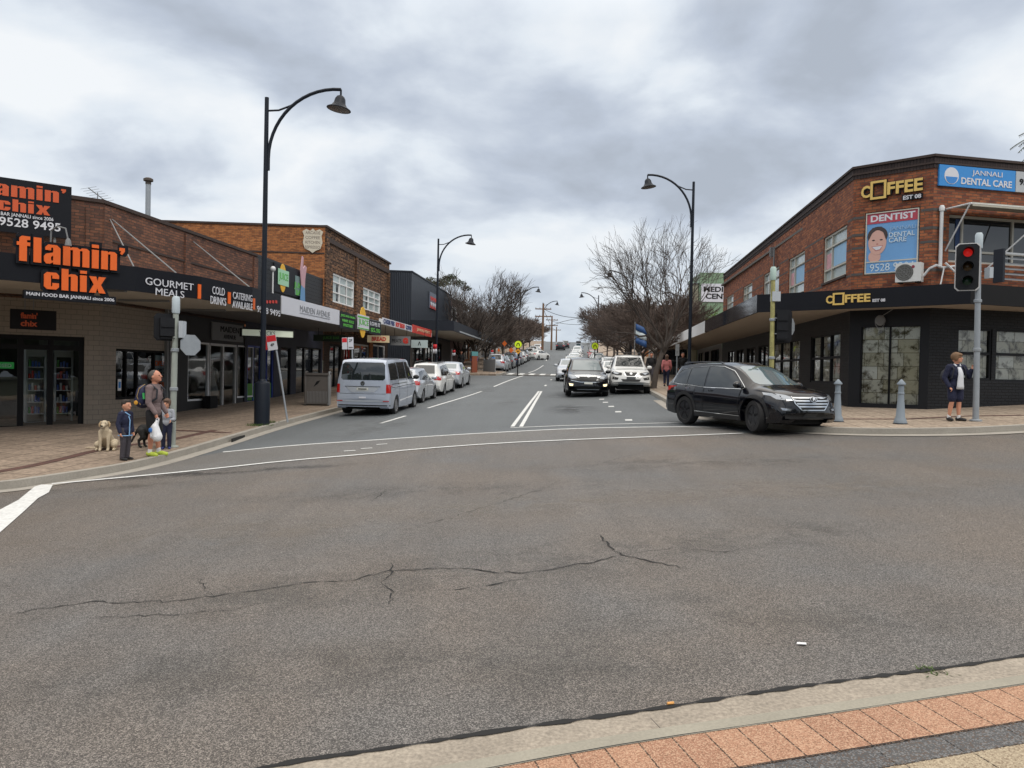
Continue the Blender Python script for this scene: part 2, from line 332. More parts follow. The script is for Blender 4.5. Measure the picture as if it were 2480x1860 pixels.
# ---------------------------------------------------------------- ground, roads, pavements, markings
A_CROSS=asphalt('coarse_asphalt',(.142,.122,.104),(.113,.109,.105),.66,165.,.62,.20,.18)
A_MAIN=asphalt('smooth_asphalt',(.118,.130,.137),(.098,.108,.114),.16,160.,.62,.14,.14)
A_MID=asphalt('mid_asphalt',(.145,.138,.128),(.13,.128,.124),.3,120.,.65,.18,.1)
PAINT=mat('road_paint',(.60,.61,.60),.7,var=.22,vs=5,fine=.3,fs=22)
CONC=mat('kerb_concrete',(.31,.29,.255),.9,var=.25,vs=2.5,bump=.6,bs=45,fine=.2,fs=35)
CONC2=mat('gutter_concrete',(.31,.27,.22),.92,var=.38,vs=2.2,bump=.9,bs=70,fine=.55,fs=45)
CONC3=mat('kerb_top_concrete',(.29,.27,.22),.9,var=.22,vs=2.5,bump=.3,bs=70,fine=.2,fs=60)
PAV=brick('cream_pavers',(.275,.215,.165),(.23,.18,.138),(.13,.10,.075),.6,.6,.018,.0,.28,.85,.3,spk=9.)
PAVR=brick('cream_pavers_right',(.33,.268,.208),(.285,.23,.178),(.17,.13,.10),.6,.6,.018,.0,.22,.85,.3,spk=9.)
BAND=brick('plum_paver_band',(.12,.062,.05),(.10,.055,.048),(.05,.035,.03),.2,.2,.01,.0,.2,.85,.3)
def paver(name,c1,c2,mo,w,h,sc,spots):
    m=brick(name,c1,c2,mo,w,h,.005,.0,.1,.8,.25); nt=m.node_tree; b=nt.nodes['Principled BSDF']
    lk=b.inputs['Base Color'].links[0].from_socket; tc=nt.nodes.new('ShaderNodeTexCoord')
    vo=N(nt,'ShaderNodeTexVoronoi',i_Scale=sc); L(nt,tc.outputs['UV'],vo.inputs['Vector']); sv=N(nt,'ShaderNodeSeparateColor'); L(nt,vo.outputs['Color'],sv.inputs[0])
    a=mth(nt,'GREATER_THAN',sv.outputs[0],.72); mx=N(nt,'ShaderNodeMix',data_type='RGBA'); L(nt,mth(nt,'MULTIPLY',a,.55),mx.inputs[0]); L(nt,lk,mx.inputs[6]); mx.inputs[7].default_value=(*spots,1)
    a2=mth(nt,'LESS_THAN',sv.outputs[0],.2); mx2=N(nt,'ShaderNodeMix',data_type='RGBA'); L(nt,mth(nt,'MULTIPLY',a2,.5),mx2.inputs[0]); L(nt,mx.outputs[2],mx2.inputs[6]); mx2.inputs[7].default_value=(.12,.07,.04,1)
    L(nt,mx2.outputs[2],b.inputs['Base Color']); return m
def inpoly(x,y,P):
    c=False; n=len(P)
    for i in range(n):
        (x0,y0),(x1,y1)=P[i],P[i-1]
        if (y0>y)!=(y1>y) and x<(x1-x0)*(y-y0)/(y1-y0)+x0: c=not c
    return c
def along(P,x,y):
    best=(1e9,0,0); s=0
    for i in range(len(P)-1):
        a,b=P[i],P[i+1]; vx,vy=b[0]-a[0],b[1]-a[1]; l=math.hypot(vx,vy)
        if l<1e-9: continue
        t=max(0,min(1,((x-a[0])*vx+(y-a[1])*vy)/l/l)); d=math.hypot(x-a[0]-vx*t,y-a[1]-vy*t)
        if d<best[0]: best=(d,s+t*l,d)
        s+=l
    return best[1],best[2]
def drape(name,poly,off,mt,cell=1.,zf=None,skirt=0.,parent=None,uvrot=0.,uvo=(0,0),m2=None,line=None):
    zf=zf or g; bm=bmesh.new(); vs=[bm.verts.new((x,y,0)) for x,y in poly]; bm.faces.new(vs)
    bmesh.ops.triangulate(bm,faces=bm.faces[:])
    xs=[p[0] for p in poly]; ys=[p[1] for p in poly]
    for ax,lo,hi in ((0,min(xs),max(xs)),(1,min(ys),max(ys))):
        c=math.ceil(lo/cell)*cell
        while c<hi:
            co_=(c,0,0) if ax==0 else (0,c,0); no=(1,0,0) if ax==0 else (0,1,0)
            bmesh.ops.bisect_plane(bm,geom=bm.verts[:]+bm.edges[:]+bm.faces[:],plane_co=co_,plane_no=no,dist=1e-5); c+=cell
    bmesh.ops.recalc_face_normals(bm,faces=bm.faces[:])
    if bm.faces and sum(f.normal.z for f in bm.faces)<0: bmesh.ops.reverse_faces(bm,faces=bm.faces[:])
    uv=bm.loops.layers.uv.new('UVMap'); c,s=cos(uvrot),sin(uvrot)
    for f in bm.faces:
        f.smooth=True
        for l in f.loops:
            if line: l[uv].uv=along(line,l.vert.co.x,l.vert.co.y); continue
            x,y=l.vert.co.x-uvo[0],l.vert.co.y-uvo[1]; l[uv].uv=(x*c+y*s,-x*s+y*c)
    for v in bm.verts: v.co.z=zf(v.co.x,v.co.y)+off
    if skirt:
        be=[e for e in bm.edges if len(e.link_faces)==1]; r=bmesh.ops.extrude_edge_only(bm,edges=be)
        for v in r['geom']:
            if isinstance(v,bmesh.types.BMVert): v.co.z-=skirt
        for f in r['geom']:
            if isinstance(f,bmesh.types.BMFace):
                f.material_index=1 if m2 else 0; f.smooth=False
    me=bpy.data.meshes.new(name); bm.to_mesh(me); bm.free(); me.materials.append(mt)
    if m2: me.materials.append(m2)
    return finish(me,name,parent,sharp=50,uv=False)
def strip(pts,w,jit=0.,taper=False):   # polygon around a polyline (w: width or (left,right))
    wl,wr=(w/2,w/2) if not isinstance(w,tuple) else w; l=[];r=[]
    for i,p in enumerate(pts):
        a=pts[max(i-1,0)]; b=pts[min(i+1,len(pts)-1)]; dx,dy=b[0]-a[0],b[1]-a[1]; q=math.hypot(dx,dy); nx,ny=-dy/q,dx/q
        k=(1+random.uniform(-jit,jit)) * (1 if not taper else max(.15,min(1,i/3,(len(pts)-1-i)/3)))
        l.append((p[0]+nx*wl*k,p[1]+ny*wl*k)); r.append((p[0]-nx*wr*k,p[1]-ny*wr*k))
    return l+r[::-1]
def offs(pts,d): return [p for p in strip(pts,(d,0))[:len(pts)]] if d>=0 else strip(pts,(0,-d))[len(pts):][::-1]
def dens(pts,step=.5):
    o=[]
    for i in range(len(pts)-1):
        a,b=pts[i],pts[i+1]; n=max(1,int(math.dist(a,b)/step))
        o+=[(a[0]+(b[0]-a[0])*k/n,a[1]+(b[1]-a[1])*k/n) for k in range(n)]
    return o+[pts[-1]]
def smoothline(pts,it=2):
    for _ in range(it):
        q=[pts[0]]
        for i in range(len(pts)-1):
            a,b=pts[i],pts[i+1]; q+=[(a[0]*.75+b[0]*.25,a[1]*.75+b[1]*.25),(a[0]*.25+b[0]*.75,a[1]*.25+b[1]*.75)]
        pts=q+[pts[-1]]
    return pts
random.seed(3)
GSOIL=mat('distant_ground',(.05,.06,.035),.95,var=.3,vs=.2)
struct(drape('ground',[(-900,-60),(900,-60),(900,900),(-900,900)],-.06,GSOIL,20.))
KR=[(5.6,22.3),(5.85,20.6),(6.2,19.2),(6.8,18.1),(7.49,17.41),(8.61,16.95),(10.05,16.75),(11.59,17.0),(16,18.),(24,20.6),(40,26)]   # right corner kerb, continuing along the cross road
KRm=[st(s,5.0) for s in (200,160,120,90,72)]+[st(66,5.0),st(62.5,3.9),st(57.5,3.9),st(54,5.)]+[st(s,5.0) for s in (48,42,36,30,26)]
KRall=smoothline(KRm,1)+smoothline([KRm[-1]]+KR,2)
KLs=smoothline(KL,2)
KLall=[(-60,-14)]+KLs
KLfar=[st(57.5,-4.6),st(58.2,-4.3),st(63,-4.3),st(65,-5.),st(67,-7.2)]+[st(s,-7.2) for s in (80,100,130,160,200)]
outer=smoothline([gp(*p) for p in ((125,1173),(290,1158),(400,1148),(500,1138),(700,1116),(900,1100),(1000,1089),(1205,1074),(1400,1065),(1620,1057),(1800,1050))],1)
inner=smoothline([gp(*p) for p in ((540,1096),(700,1080),(900,1067),(1000,1060),(1200,1048),(1400,1038),(1620,1034),(1760,1036))],1)
third=smoothline([gp(*p) for p in ((1236,1037),(1400,1030),(1620,1025),(1740,1022))],1)
rightline=[gp(*p) for p in ((2020,1042),(2100,1040),(2170,1041),(2480,1049))]
# cross road: everything in front, up to the outer line; foreground gutter edge
FGA=[(-14,-2.2),(-6,1.6),(-3,3.1),(-1.2,3.82),(-.58,3.96),(.04,4.13),(.77,4.29),(1.58,4.51),(2.21,4.65),(2.86,4.78),(3.42,4.93),(6,5.6),(12,7.4),(30,13)]
FGA=smoothline(FGA,1)
cross=[(-60,-14)]+[p for p in KLs if p[1]<30]+[st(30,4.9)]+[p for p in KRall if p[1]<29.9]+[(60,33),(60,20)]+FGA[::-1]+[(-60,-22)]
struct(drape('cross_road',cross,0,A_CROSS,1.))
mainp=outer+[p for p in KRall if p[0]>4.5 and 17.9<p[1]<30][::-1]
mainp=dens(outer,1.)+[(4.6,17.9),(6.6,18.3)]+[p for p in KRall if p[1]>18.5][::-1]+[st(200,-7.3)]+KLfar[::-1]+[p for p in KLs if p[1]>13.2][::-1]
struct(drape('main_street',mainp,.004,A_MAIN,2.))
midp=dens(outer,1.)+[p for p in dens(inner,1.)][::-1]+[gp(480,1106),gp(330,1135),gp(200,1160)]
struct(drape('crossing_surface',midp,.008,A_MID,1.))
def mark(name,pts,w,off=.012,mt=PAINT,n=.5,zf=None): return struct(drape(name,strip(pts,w),off,mt,n,zf))
mark('road_marking',outer,.12); mark('road_marking',inner,.12); mark('road_marking',third,.10); mark('road_marking',rightline,.10)
for a in (((1241,1034),(1305,948)),((1262,1034),(1311,948))):
    mark('road_marking',dens([gp(*a[0]),gp(*a[1])],4),.11)
for a,b in (((922,1026),(982,1008)),((1036,989),(1167,948)),((1196,937),(1268,910)),((1280,903),(1316,885)),((1322,874),(1327,868))):
    mark('road_marking',dens([gp(*a),gp(*b)],4),.12,n=2.)
for p in ((1321,934),(1335,920),(1347,910),(1357,900),(1362,893),(1366,885)):
    q=gp(*p); mark('road_marking',[(q[0]-.05,q[1]-.6),(q[0]+.06,q[1]+.6)],.12)
for p in ((1457,967.5),(1466,975),(1480,985),(1497,998),(1522,1018)):
    q=gp(*p); mark('road_marking',[(q[0]-.02,q[1]-.22),(q[0]+.03,q[1]+.22)],.2)
for p in ((847,1093),(888,1087),(925,1077)):
    q=gp(*p); mark('road_marking',[(q[0]-.12,q[1]-.05),(q[0]+.12,q[1]+.03)],.09,off=.016)
# big worn stop bar on the left
bar=[gp(*p) for p in ((-40,1270),(0,1236),(45,1212),(84,1180),(100,1175),(128,1175),(118,1194),(92,1208),(60,1238),(22,1272),(-10,1300),(-60,1330))]
struct(drape('road_marking',bar,.012,PAINT,.5))
# raised pedestrian crossing far up the street
hump=[st(58.2,-4.2),st(58.2,3.9),st(62.3,3.9),st(62.3,-4.2)]
struct(drape('raised_crossing',hump,.07,A_MID,1.,skirt=.08))
for k in range(9): mark('road_marking',[st(58.6,-3.7+.85*k),st(61.9,-3.7+.85*k)],.42,.078,n=2)
# pavements
PL=KLall+[st(58,-4.7),st(58.2,-30),(-60,57)]
struct(drape('pavement_left',PL,0,PAV,1.,zl,.3,uvrot=R(-8)))
struct(drape('pavement_left_far',KLfar+[st(200,-12.6),st(58.2,-12.6)],.13,PAV,4.,g,.2))
PRp=KRall+[(60,33),(60,64),st(62,13.2),st(200,13.2)]
struct(drape('pavement_right',PRp,.13,PAVR,2.,g,.3,uvrot=R(-5)))
# kerbs: concrete strip with real step, and a gutter strip
KD=dens([p for p in KLs if p[1]>6],.6)
struct(drape('kerb',strip(KD,(.16,0.01)),.012,CONC,1.,lambda x,y:zl(x,y)-.0,.2))
struct(drape('gutter',strip(KD,(0,.34)),.01,CONC,1.,g))
KD2=dens(KRall,1.)
struct(drape('kerb',strip(KD2[::-1],(0.01,.16)),.142,CONC,2.,g,.2))
struct(drape('gutter',strip([p for p in KD2 if p[1]<30],(0,.34)),.014,CONC,1.,g))
struct(drape('kerb',strip(KLfar,(.16,.01)),.142,CONC,2.,g,.2))
# drain lintel in the left kerb
dl=[gp(*p) for p in ((562,1071),(660,1032))]
# foreground gutter, kerb and pavers
def fz(x,y): return g(x,y)
FK=smoothline([(-14,-2.7),(-6,1.15),(-3,2.7),(-1.5,3.4),(.04,3.86),(.73,4.05),(1.49,4.22),(2.3,4.41),(3.21,4.62),(6,5.3),(12,7.1),(30,12.7)],1)
def pull(P,d): return offs(P,d)
a0=FGA; gutp=dens(FGA,.4); FKd=dens(FK,.4)
struct(drape('gutter',[(x,y) for x,y in gutp]+FKd[::-1],.006,CONC2,.6,fz))
d1=[min(dseg(gp(*p),FKd[i],FKd[i+1]) for i in range(len(FKd)-1)) for p in ((1240,1857),(1520,1815),(1860,1762),(2140,1720),(2480,1670))]; d2=[min(dseg(gp(*p),FKd[i],FKd[i+1]) for i in range(len(FKd)-1)) for p in ((1860,1859),(2219,1801),(2480,1759))]; d3=[min(dseg(gp(*p),FKd[i],FKd[i+1]) for i in range(len(FKd)-1)) for p in ((2275,1846),(2480,1812))]
d1=sum(d1)/5; d2=sum(d2)/3; d3=sum(d3)/2
E1=offs(FKd,-d1); E2=offs(FKd,-d2); E3=offs(FKd,-d3); E4=offs(FKd,-3.6)
struct(drape('kerb',FKd+E1[::-1],.02,CONC3,.6,lambda x,y:g(x,y),.05))
wo=d2-d1; wg=d3-d2
P_OR=paver('terracotta_paver',(.37,.205,.13),(.31,.165,.105),(.035,.022,.016),.19,wo,160.,(.55,.38,.26)); P_GR=paver('charcoal_paver',(.085,.085,.086),(.075,.075,.077),(.015,.015,.015),.40,wg,130.,(.22,.22,.22)); P_CR=paver('sand_paver',(.33,.27,.19),(.29,.235,.165),(.04,.03,.02),.4,.4,140.,(.5,.42,.3))
struct(drape('pavement_near',E1+E2[::-1],.024,P_OR,.3,g,0,line=E1))
struct(drape('pavement_near',E2+E3[::-1],.024,P_GR,.3,g,0,line=E2))
struct(drape('pavement_near',E3+E4[::-1],.024,P_CR,.3,g,0,line=E3))
DARK=mat('crack_dark',(.015,.015,.015),.95,var=0)
# joint between asphalt and gutter and paver joints
struct(drape('road_crack',strip(dens(FGA,.06),.034,.8),.012,DARK,.6,g)); struct(drape('road_crack',strip(E1,.007,.4),.03,DARK,.6,g)); struct(drape('road_crack',strip(E2,.006,.4),.03,DARK,.6,g))
def crack(pts,w,seed=0):
    random.seed(seed); q=[gp(*p) for p in pts]; q=dens(q,.07); q=[(x+random.uniform(-.022,.022),y+random.uniform(-.03,.03)) for x,y in q]
    struct(drape('road_crack',strip(q,w*.8,.8,True),.006,DARK,3.,g))
z8=lambda u,v:(1000+u*.3617,1130+v*.3617)
crack([z8(1240,450),z8(1300,515),z8(1345,565),z8(1400,590),z8(1560,625),z8(1700,660),z8(1850,690)],.022,1)
crack([z8(1400,590),z8(1170,650),z8(1040,665),z8(850,705),z8(530,715),z8(340,683),z8(0,693),(955,1383)],.018,2)
crack([(1045,1380),(1000,1381),(935,1383),(860,1404),(700,1417),(620,1431),(560,1440),(400,1458),(200,1460),(0,1492)],.017,3)
crack([z8(1450,585),z8(1760,545),z8(2050,575),z8(2300,545)],.011,4)
crack([(943,1364),(950,1381),(925,1416),(955,1434),(940,1468)],.017,5)
crack([z8(0,415),z8(220,350),z8(560,250),z8(900,140)],.01,6); crack([(200,1497),(400,1490),(560,1478),(640,1460)],.01,7)
crack([z8(1050,165),z8(1160,148)],.012,8); crack([(940,1185),(900,1215)],.016,9); crack([(1430,1130),(1500,1110),(1580,1090)],.009,10)
crack([z8(180,830),z8(330,822),z8(480,805),z8(640,775),z8(780,755)],.02,12)
crack([(410,1182),(432,1179)],.03,13); crack([(480,1402),(500,1430),(520,1446)],.014,14)
for p in ((1520,1815),(1680,1800),(1640,1760),(2005,1660),(2055,1705),(2285,1625),(2340,1662)): pass
for a,b,s in (((1385,1755),(1430,1795),21),((1565,1728),(1610,1768),22),((1685,1765),(1695,1785),23),((2004,1662),(2056,1704),24),((2283,1627),(2336,1664),25)): crack([a,b],.02,s)
# plum bands on the left and right pavements
b1=[gp(*p,.13,None) for p in ((0,1140),(120,1120),(230,1097),(300,1078),(400,1072))]
struct(drape('paver_band',strip(smoothline([gp(x,y,0,zl) for x,y in ((-40,1148),(60,1132),(150,1112),(225,1093),(300,1079),(400,1069),(520,1042))],1),.22),.006,BAND,.5,zl))
struct(drape('paver_band',strip([gp(x,y,0,zl) for x,y in ((330,1040),(440,1043),(560,1048))],.2),.009,BAND,.5,zl))
struct(drape('paver_band',strip([gp(x,y,0,zr) for x,y in ((2020,1015),(2200,1015),(2340,1008),(2480,1006))],.2),.006,BAND,.5,zr))

def stainmat(name,c,amt):
    m=bpy.data.materials.new(name); m.use_nodes=True; nt=m.node_tree; b=nt.nodes['Principled BSDF']; b.inputs['Base Color'].default_value=(*c,1); b.inputs['Roughness'].default_value=.55
    tc=N(nt,'ShaderNodeTexCoord'); n=N(nt,'ShaderNodeTexNoise',i_Scale=1.6,i_Detail=7.,i_Roughness=.68,i_Distortion=.4); L(nt,tc.outputs['Object'],n.inputs['Vector'])
    gr=N(nt,'ShaderNodeVectorMath',operation='SUBTRACT'); L(nt,tc.outputs['UV'],gr.inputs[0]); gr.inputs[1].default_value=(.5,.5,0); ln=N(nt,'ShaderNodeVectorMath',operation='LENGTH'); L(nt,gr.outputs[0],ln.inputs[0])
    f=mth(nt,'MULTIPLY_ADD',ln.outputs['Value'],-2.1,1.0,clamp=True); a=mth(nt,'MULTIPLY',mth(nt,'MULTIPLY_ADD',n.outputs[0],5.,-2.1,clamp=True),mth(nt,'MULTIPLY',f,amt,clamp=True)); L(nt,a,b.inputs['Alpha']); return m
STN=stainmat('oil_stain',(.04,.04,.042),.8); STN2=stainmat('worn_patch',(.08,.076,.07),.34); STP=stainmat('pale_dust',(.22,.19,.155),.4)
def stain(cx_,cy_,w,h,rot,mt,z=.014):
    c,s=cos(rot),sin(rot); P=[(cx_+c*a*w-s*b*h,cy_+s*a*w+c*b*h) for a,b in ((-.5,-.5),(.5,-.5),(.5,.5),(-.5,.5))]
    o=drape('road_stain',P,z,mt,1.,g,0,uvrot=rot,uvo=P[0]); ul=o.data.uv_layers[0].data
    for l in ul: l.uv=(l.uv[0]/w,l.uv[1]/h)
    struct(o)
for px,py,w,h,r,m_ in ((1385,990,2.4,5.5,.09,STN),(1340,960,1.6,6,.09,STN2),(900,1035,2.6,7,.1,STN2),(1180,945,1.4,9,.09,STN2),(1230,975,1.2,6,.09,STN2),(420,1130,5,1.2,.4,STN2),(520,1145,7,.8,.25,STN),(300,1180,5,.9,.25,STN2),(1200,1380,5,1.6,.15,STN2),(1500,1330,4,1.2,.1,STN2),(700,1440,4,1.4,.1,STN2),(1900,1290,4,1.5,.1,STN2),(1700,1480,3,1.2,.2,STN2),(1000,1600,3.,1.2,.15,STN2),(1450,1620,3.2,1.,.15,STN2),(2150,1500,3,1.,.2,STN2),(350,1650,3,1.2,.1,STN2),(1300,1220,7,2,.1,STP),(600,1290,6,2,.1,STP),(2000,1180,7,2.2,.05,STP),(1700,1120,9,2.2,.05,STN2),(1000,1190,8,1.6,.1,STN2)):
    q=gp(px,py); stain(q[0],q[1],w,h,-r if h>w else r,m_,.006 if py>1090 else .014)
# ---------------------------------------------------------------- building materials
BRK_R=brick('red_brick',(.36,.125,.055),(.17,.05,.028),(.10,.075,.055),c3=(.11,.045,.035),big=.22,bump=.6)
BRK_B=brick('brown_brick',(.23,.10,.06),(.09,.045,.036),(.055,.045,.038),c3=(.10,.055,.04),big=.35,bump=.6)
BRK_O=brick('orange_brick',(.42,.16,.055),(.20,.07,.03),(.12,.08,.05),c3=(.40,.17,.065),big=.3)
STONE=brick('rock_faced_stone',(.16,.082,.045),(.055,.033,.024),(.012,.009,.008),.46,.2,.03,.5,.55,.9,1.,c3=(.24,.135,.075),spk=5.,msm=.6)
BRK_K=brick('black_painted_brick',(.016,.017,.02),(.011,.012,.015),(.004,.004,.005),bump=1.,rough=.5,big=.4,ms=.014)
TILE=brick('taupe_tile',(.28,.235,.19),(.25,.215,.175),(.14,.12,.10),.28,.14,.006,.5,.12,.45,.2)
DKBR=mat('dark_coping',(.045,.03,.026),.85,var=.35,vs=4,bump=.5,bs=20)
COPE=brick('dark_soldier_course',(.05,.036,.034),(.035,.026,.026),(.02,.016,.015),.086,.4,.01,0,.2)
BLK=mat('black_fascia',(.006,.007,.011),.5,var=.25,vs=1.5,spec=.22)
BLKM=mat('black_matt',(.007,.007,.008),.7,var=.2,spec=.25)
NAVY=mat('dark_slate_cladding',(.014,.018,.027),.55,var=.1,spec=.3)
SOF=mat('soffit_board',(.42,.38,.32),.8,var=.12,vs=1.2)
SOFW=mat('soffit_pale',(.42,.39,.34),.8,var=.1,vs=1.2)
WHT=mat('white_paint',(.72,.73,.74),.5,var=.05)
WHS=mat('white_sign',(.62,.63,.68),.4,var=.03)
ORG=mat('orange_letter',(.78,.13,.012),.45,var=.04)
ORD=mat('orange_letter_faded',(.55,.085,.02),.5,var=.08)
GOLD=mat('gold_letter',(.68,.47,.13),.4,var=.05)
GRN=mat('green_letter',(.10,.42,.06),.5,var=.05)
RED=mat('red_sign',(.55,.035,.02),.45,var=.05)
BLUE=mat('blue_sign',(.04,.22,.58),.4,var=.03)
SKYB=mat('poster_blue',(.14,.33,.62),.45,var=.03)
CRIM=mat('poster_red',(.42,.05,.08),.45,var=.03)
GRYT=mat('grey_letter',(.23,.24,.26),.5,var=.03)
PALE=mat('pale_letter',(.55,.66,.74),.5,var=.03)
YEL=mat('pineapple_yellow',(.75,.42,.02),.5,var=.2,vs=12)
SILV=mat('galvanised_steel',(.30,.33,.36),.55,.3,var=.22,vs=5,bump=.1)
PIPE=mat('pvc_pipe',(.62,.63,.64),.5,var=.05)
GREY=mat('grey_panel',(.17,.175,.18),.6,var=.08)
ROOF=mat('roof_deck',(.12,.11,.10),.9,var=.2)
TIM=mat('timber_brown',(.16,.09,.05),.7,var=.2)
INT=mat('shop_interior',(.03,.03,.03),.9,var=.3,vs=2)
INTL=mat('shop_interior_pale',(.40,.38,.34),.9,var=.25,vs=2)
GL=glassmat('shop_glass',(.80,.84,.84),.06); GLC=glassmat('clear_window_glass',(.93,.95,.95),.02)
GLD=mat('dark_window_glass',(.018,.022,.026),.03,var=0,spec=.9)
GLB=mat('blind_window',(.40,.47,.47),.12,var=.25,vs=1.5,spec=.9)
SKIN=mat('skin',(.55,.26,.16),.5,var=.06)
SKINP=mat('poster_skin',(.60,.36,.30),.5,var=.05)
HAIRD=mat('poster_hair',(.05,.035,.035),.6,var=.2)
m=mat('newspaper',(.42,.42,.36),.9,var=0); NEWS=m
nt=m.node_tree; b=nt.nodes['Principled BSDF']; tc=N(nt,'ShaderNodeTexCoord')
n=N(nt,'ShaderNodeTexNoise',i_Scale=3.2,i_Detail=6.,i_Roughness=.7,i_Distortion=.6); L(nt,tc.outputs['UV'],n.inputs['Vector'])
bk=N(nt,'ShaderNodeTexBrick',offset=.3); L(nt,tc.outputs['UV'],bk.inputs['Vector']); bk.inputs['Scale'].default_value=1.; bk.inputs['Brick Width'].default_value=.55; bk.inputs['Row Height'].default_value=.4; bk.inputs['Mortar Size'].default_value=.012
for k,c in (('Color1',(.76,.76,.70,1)),('Color2',(.52,.48,.34,1)),('Mortar',(.26,.24,.17,1))): bk.inputs[k].default_value=c
rr=N(nt,'ShaderNodeValToRGB'); L(nt,n.outputs[0],rr.inputs[0]); e=rr.color_ramp.elements; e[0].position=.38; e[0].color=(.16,.14,.10,1); e[1].position=.52; e[1].color=(1,1,1,1)
mx=N(nt,'ShaderNodeMix',data_type='RGBA',blend_type='MULTIPLY'); mx.inputs[0].default_value=1.; L(nt,bk.outputs[0],mx.inputs[6]); L(nt,rr.outputs[0],mx.inputs[7]); L(nt,mx.outputs[2],b.inputs['Base Color'])
def ribbed(name,c,pitch):
    m=mat(name,c,.45,var=.05); nt=m.node_tree; b=nt.nodes['Principled BSDF']; tc=N(nt,'ShaderNodeTexCoord'); w=N(nt,'ShaderNodeTexWave',i_Scale=1/pitch/3.14/2*3.14159*2/2); L(nt,tc.outputs['UV'],w.inputs['Vector'])
    bp=N(nt,'ShaderNodeBump',i_Strength=.8,i_Distance=.03); L(nt,w.outputs[0],bp.inputs['Height']); L(nt,bp.outputs[0],b.inputs['Normal']); return m
RIBN=ribbed('ribbed_slate_cladding',(.020,.026,.037),.2); RIBG=ribbed('ribbed_green_cladding',(.20,.30,.19),.3)
def fascia_strip(B,pts,z0,z1,th=.07,m=0):
    for i in range(len(pts)-1):
        W_=Wall(pts[i],pts[i+1]); W_.box(B,0,W_.len,z0,z1,-th,0,m)
def board(name,label,Wl,r,d,th,mt,cat='sign',texts=(),group=None,frame=None,extra=None):
    c=Wl((r[0]+r[2])/2,r[1],d); root=thing(name,label,cat,c,0,group)
    B=MB(); Wl.box(B,r[0],r[2],r[1],r[3],d,d+th); B.build('panel',mt,root,True)
    if frame:
        B=MB(); f=.035
        for q in ((r[0]-f,r[0],r[1]-f,r[3]+f),(r[2],r[2]+f,r[1]-f,r[3]+f),(r[0],r[2],r[1]-f,r[1]),(r[0],r[2],r[3],r[3]+f)): Wl.box(B,*q,d-.004,d+th+.02)
        B.build('frame',frame,root,True)
    for t in texts:   # (string, fractional rect, material, bold, keep)
        s,(a,b_,c_,e_),mt2=t[:3]; bold=t[3] if len(t)>3 else .0; keep=t[4] if len(t)>4 else False
        w,h=r[2]-r[0],r[3]-r[1]
        for s_,q in lines(s,(r[0]+a*w,r[1]+b_*h,r[0]+c_*w,r[1]+e_*h)): B=MB(); B.text(s_,Wl,*q,d+th+.002,.012,bold,0,keep); B.build('lettering',mt2,root,True)
    if extra: extra(root,d+th)
    return root
# ================= left corner: takeaway food shop with brick parapet =================
WA0=Wall((-17.8,16.6),(-11.66,21.3)); WA1=Wall((-11.66,21.3),(-10.6,31.0))
FL=[(-20,9.5),(-14,13.6),(-11.1,16.2),(-9.15,18.2),(-8.3,20.0),(-7.78,22.4),(-7.66,24.7)]
ZF0,ZF1=3.36,3.95
bA=thing('corner_shop_building','single storey corner takeaway with brown brick parapet, taupe tiled front and black awning','building',(-11.66,21.3,-.4))
door=WA0.rect(-60,834,202,1050); win=WA1.rect(281,844,417,961)
door=(door[0],-.25,door[2],2.32)
B=MB(); WA0.holes(B,0,WA0.len,-.6,3.5,[door],.22); WA1.holes(B,0,3.6,-.6,3.5,[(win[0],win[1],win[2],win[3])],.2)
B.build('tiled_wall',TILE,bA,True)
B=MB(); WA0.box(B,0,WA0.len,3.3,6.12,-.3,0); WA1.box(B,0,WA1.len,3.3,6.12,-.3,0)
for u in (.0,4.25,WA1.len-.35): WA1.box(B,u,u+.35,3.4,6.05,.002,.06)
u=WA0.px(207,600)[0]; WA0.box(B,u,u+.1,3.4,5.95,.002,.05)
B.build('brick_parapet',BRK_B,bA,True)
B=MB(); WA0.box(B,0,WA0.len+.04,6.12,6.22,-.34,.05); WA1.box(B,0,WA1.len,6.121,6.221,-.34,.05); WA1.box(B,.35,WA1.len-.4,5.1,5.16,.003,.03)
B.build('coping',DKBR,bA,True)
B=MB(); B.prism([(-17.8,16.9),(-11.8,21.5),(-10.8,30.9),(-26,31),(-26,17)],5.6,5.7); B.build('roof',ROOF,bA,True)
B=MB(); fascia_strip(B,FL,ZF0,ZF1); B.build('awning_fascia',BLK,bA,True)
B=MB(); B.prism([(-20,9.6),(-14,13.7),(-11.15,16.3),(-9.2,18.3),(-8.38,20.05),(-7.86,22.4),(-7.74,24.7),(-11.3,24.7),(-11.64,21.35),(-17.8,16.65)],3.40,3.47); B.build('awning_soffit',SOF,bA,True)
for q in ((-11.2,-9.4,18.2,18.3),(-11.0,-9.6,20.9,21.0),(-10.6,-9.2,24.0,24.1)): B=MB(); B.box(*q,3.34,3.395); B.build('soffit_light',GREY,bA,True)
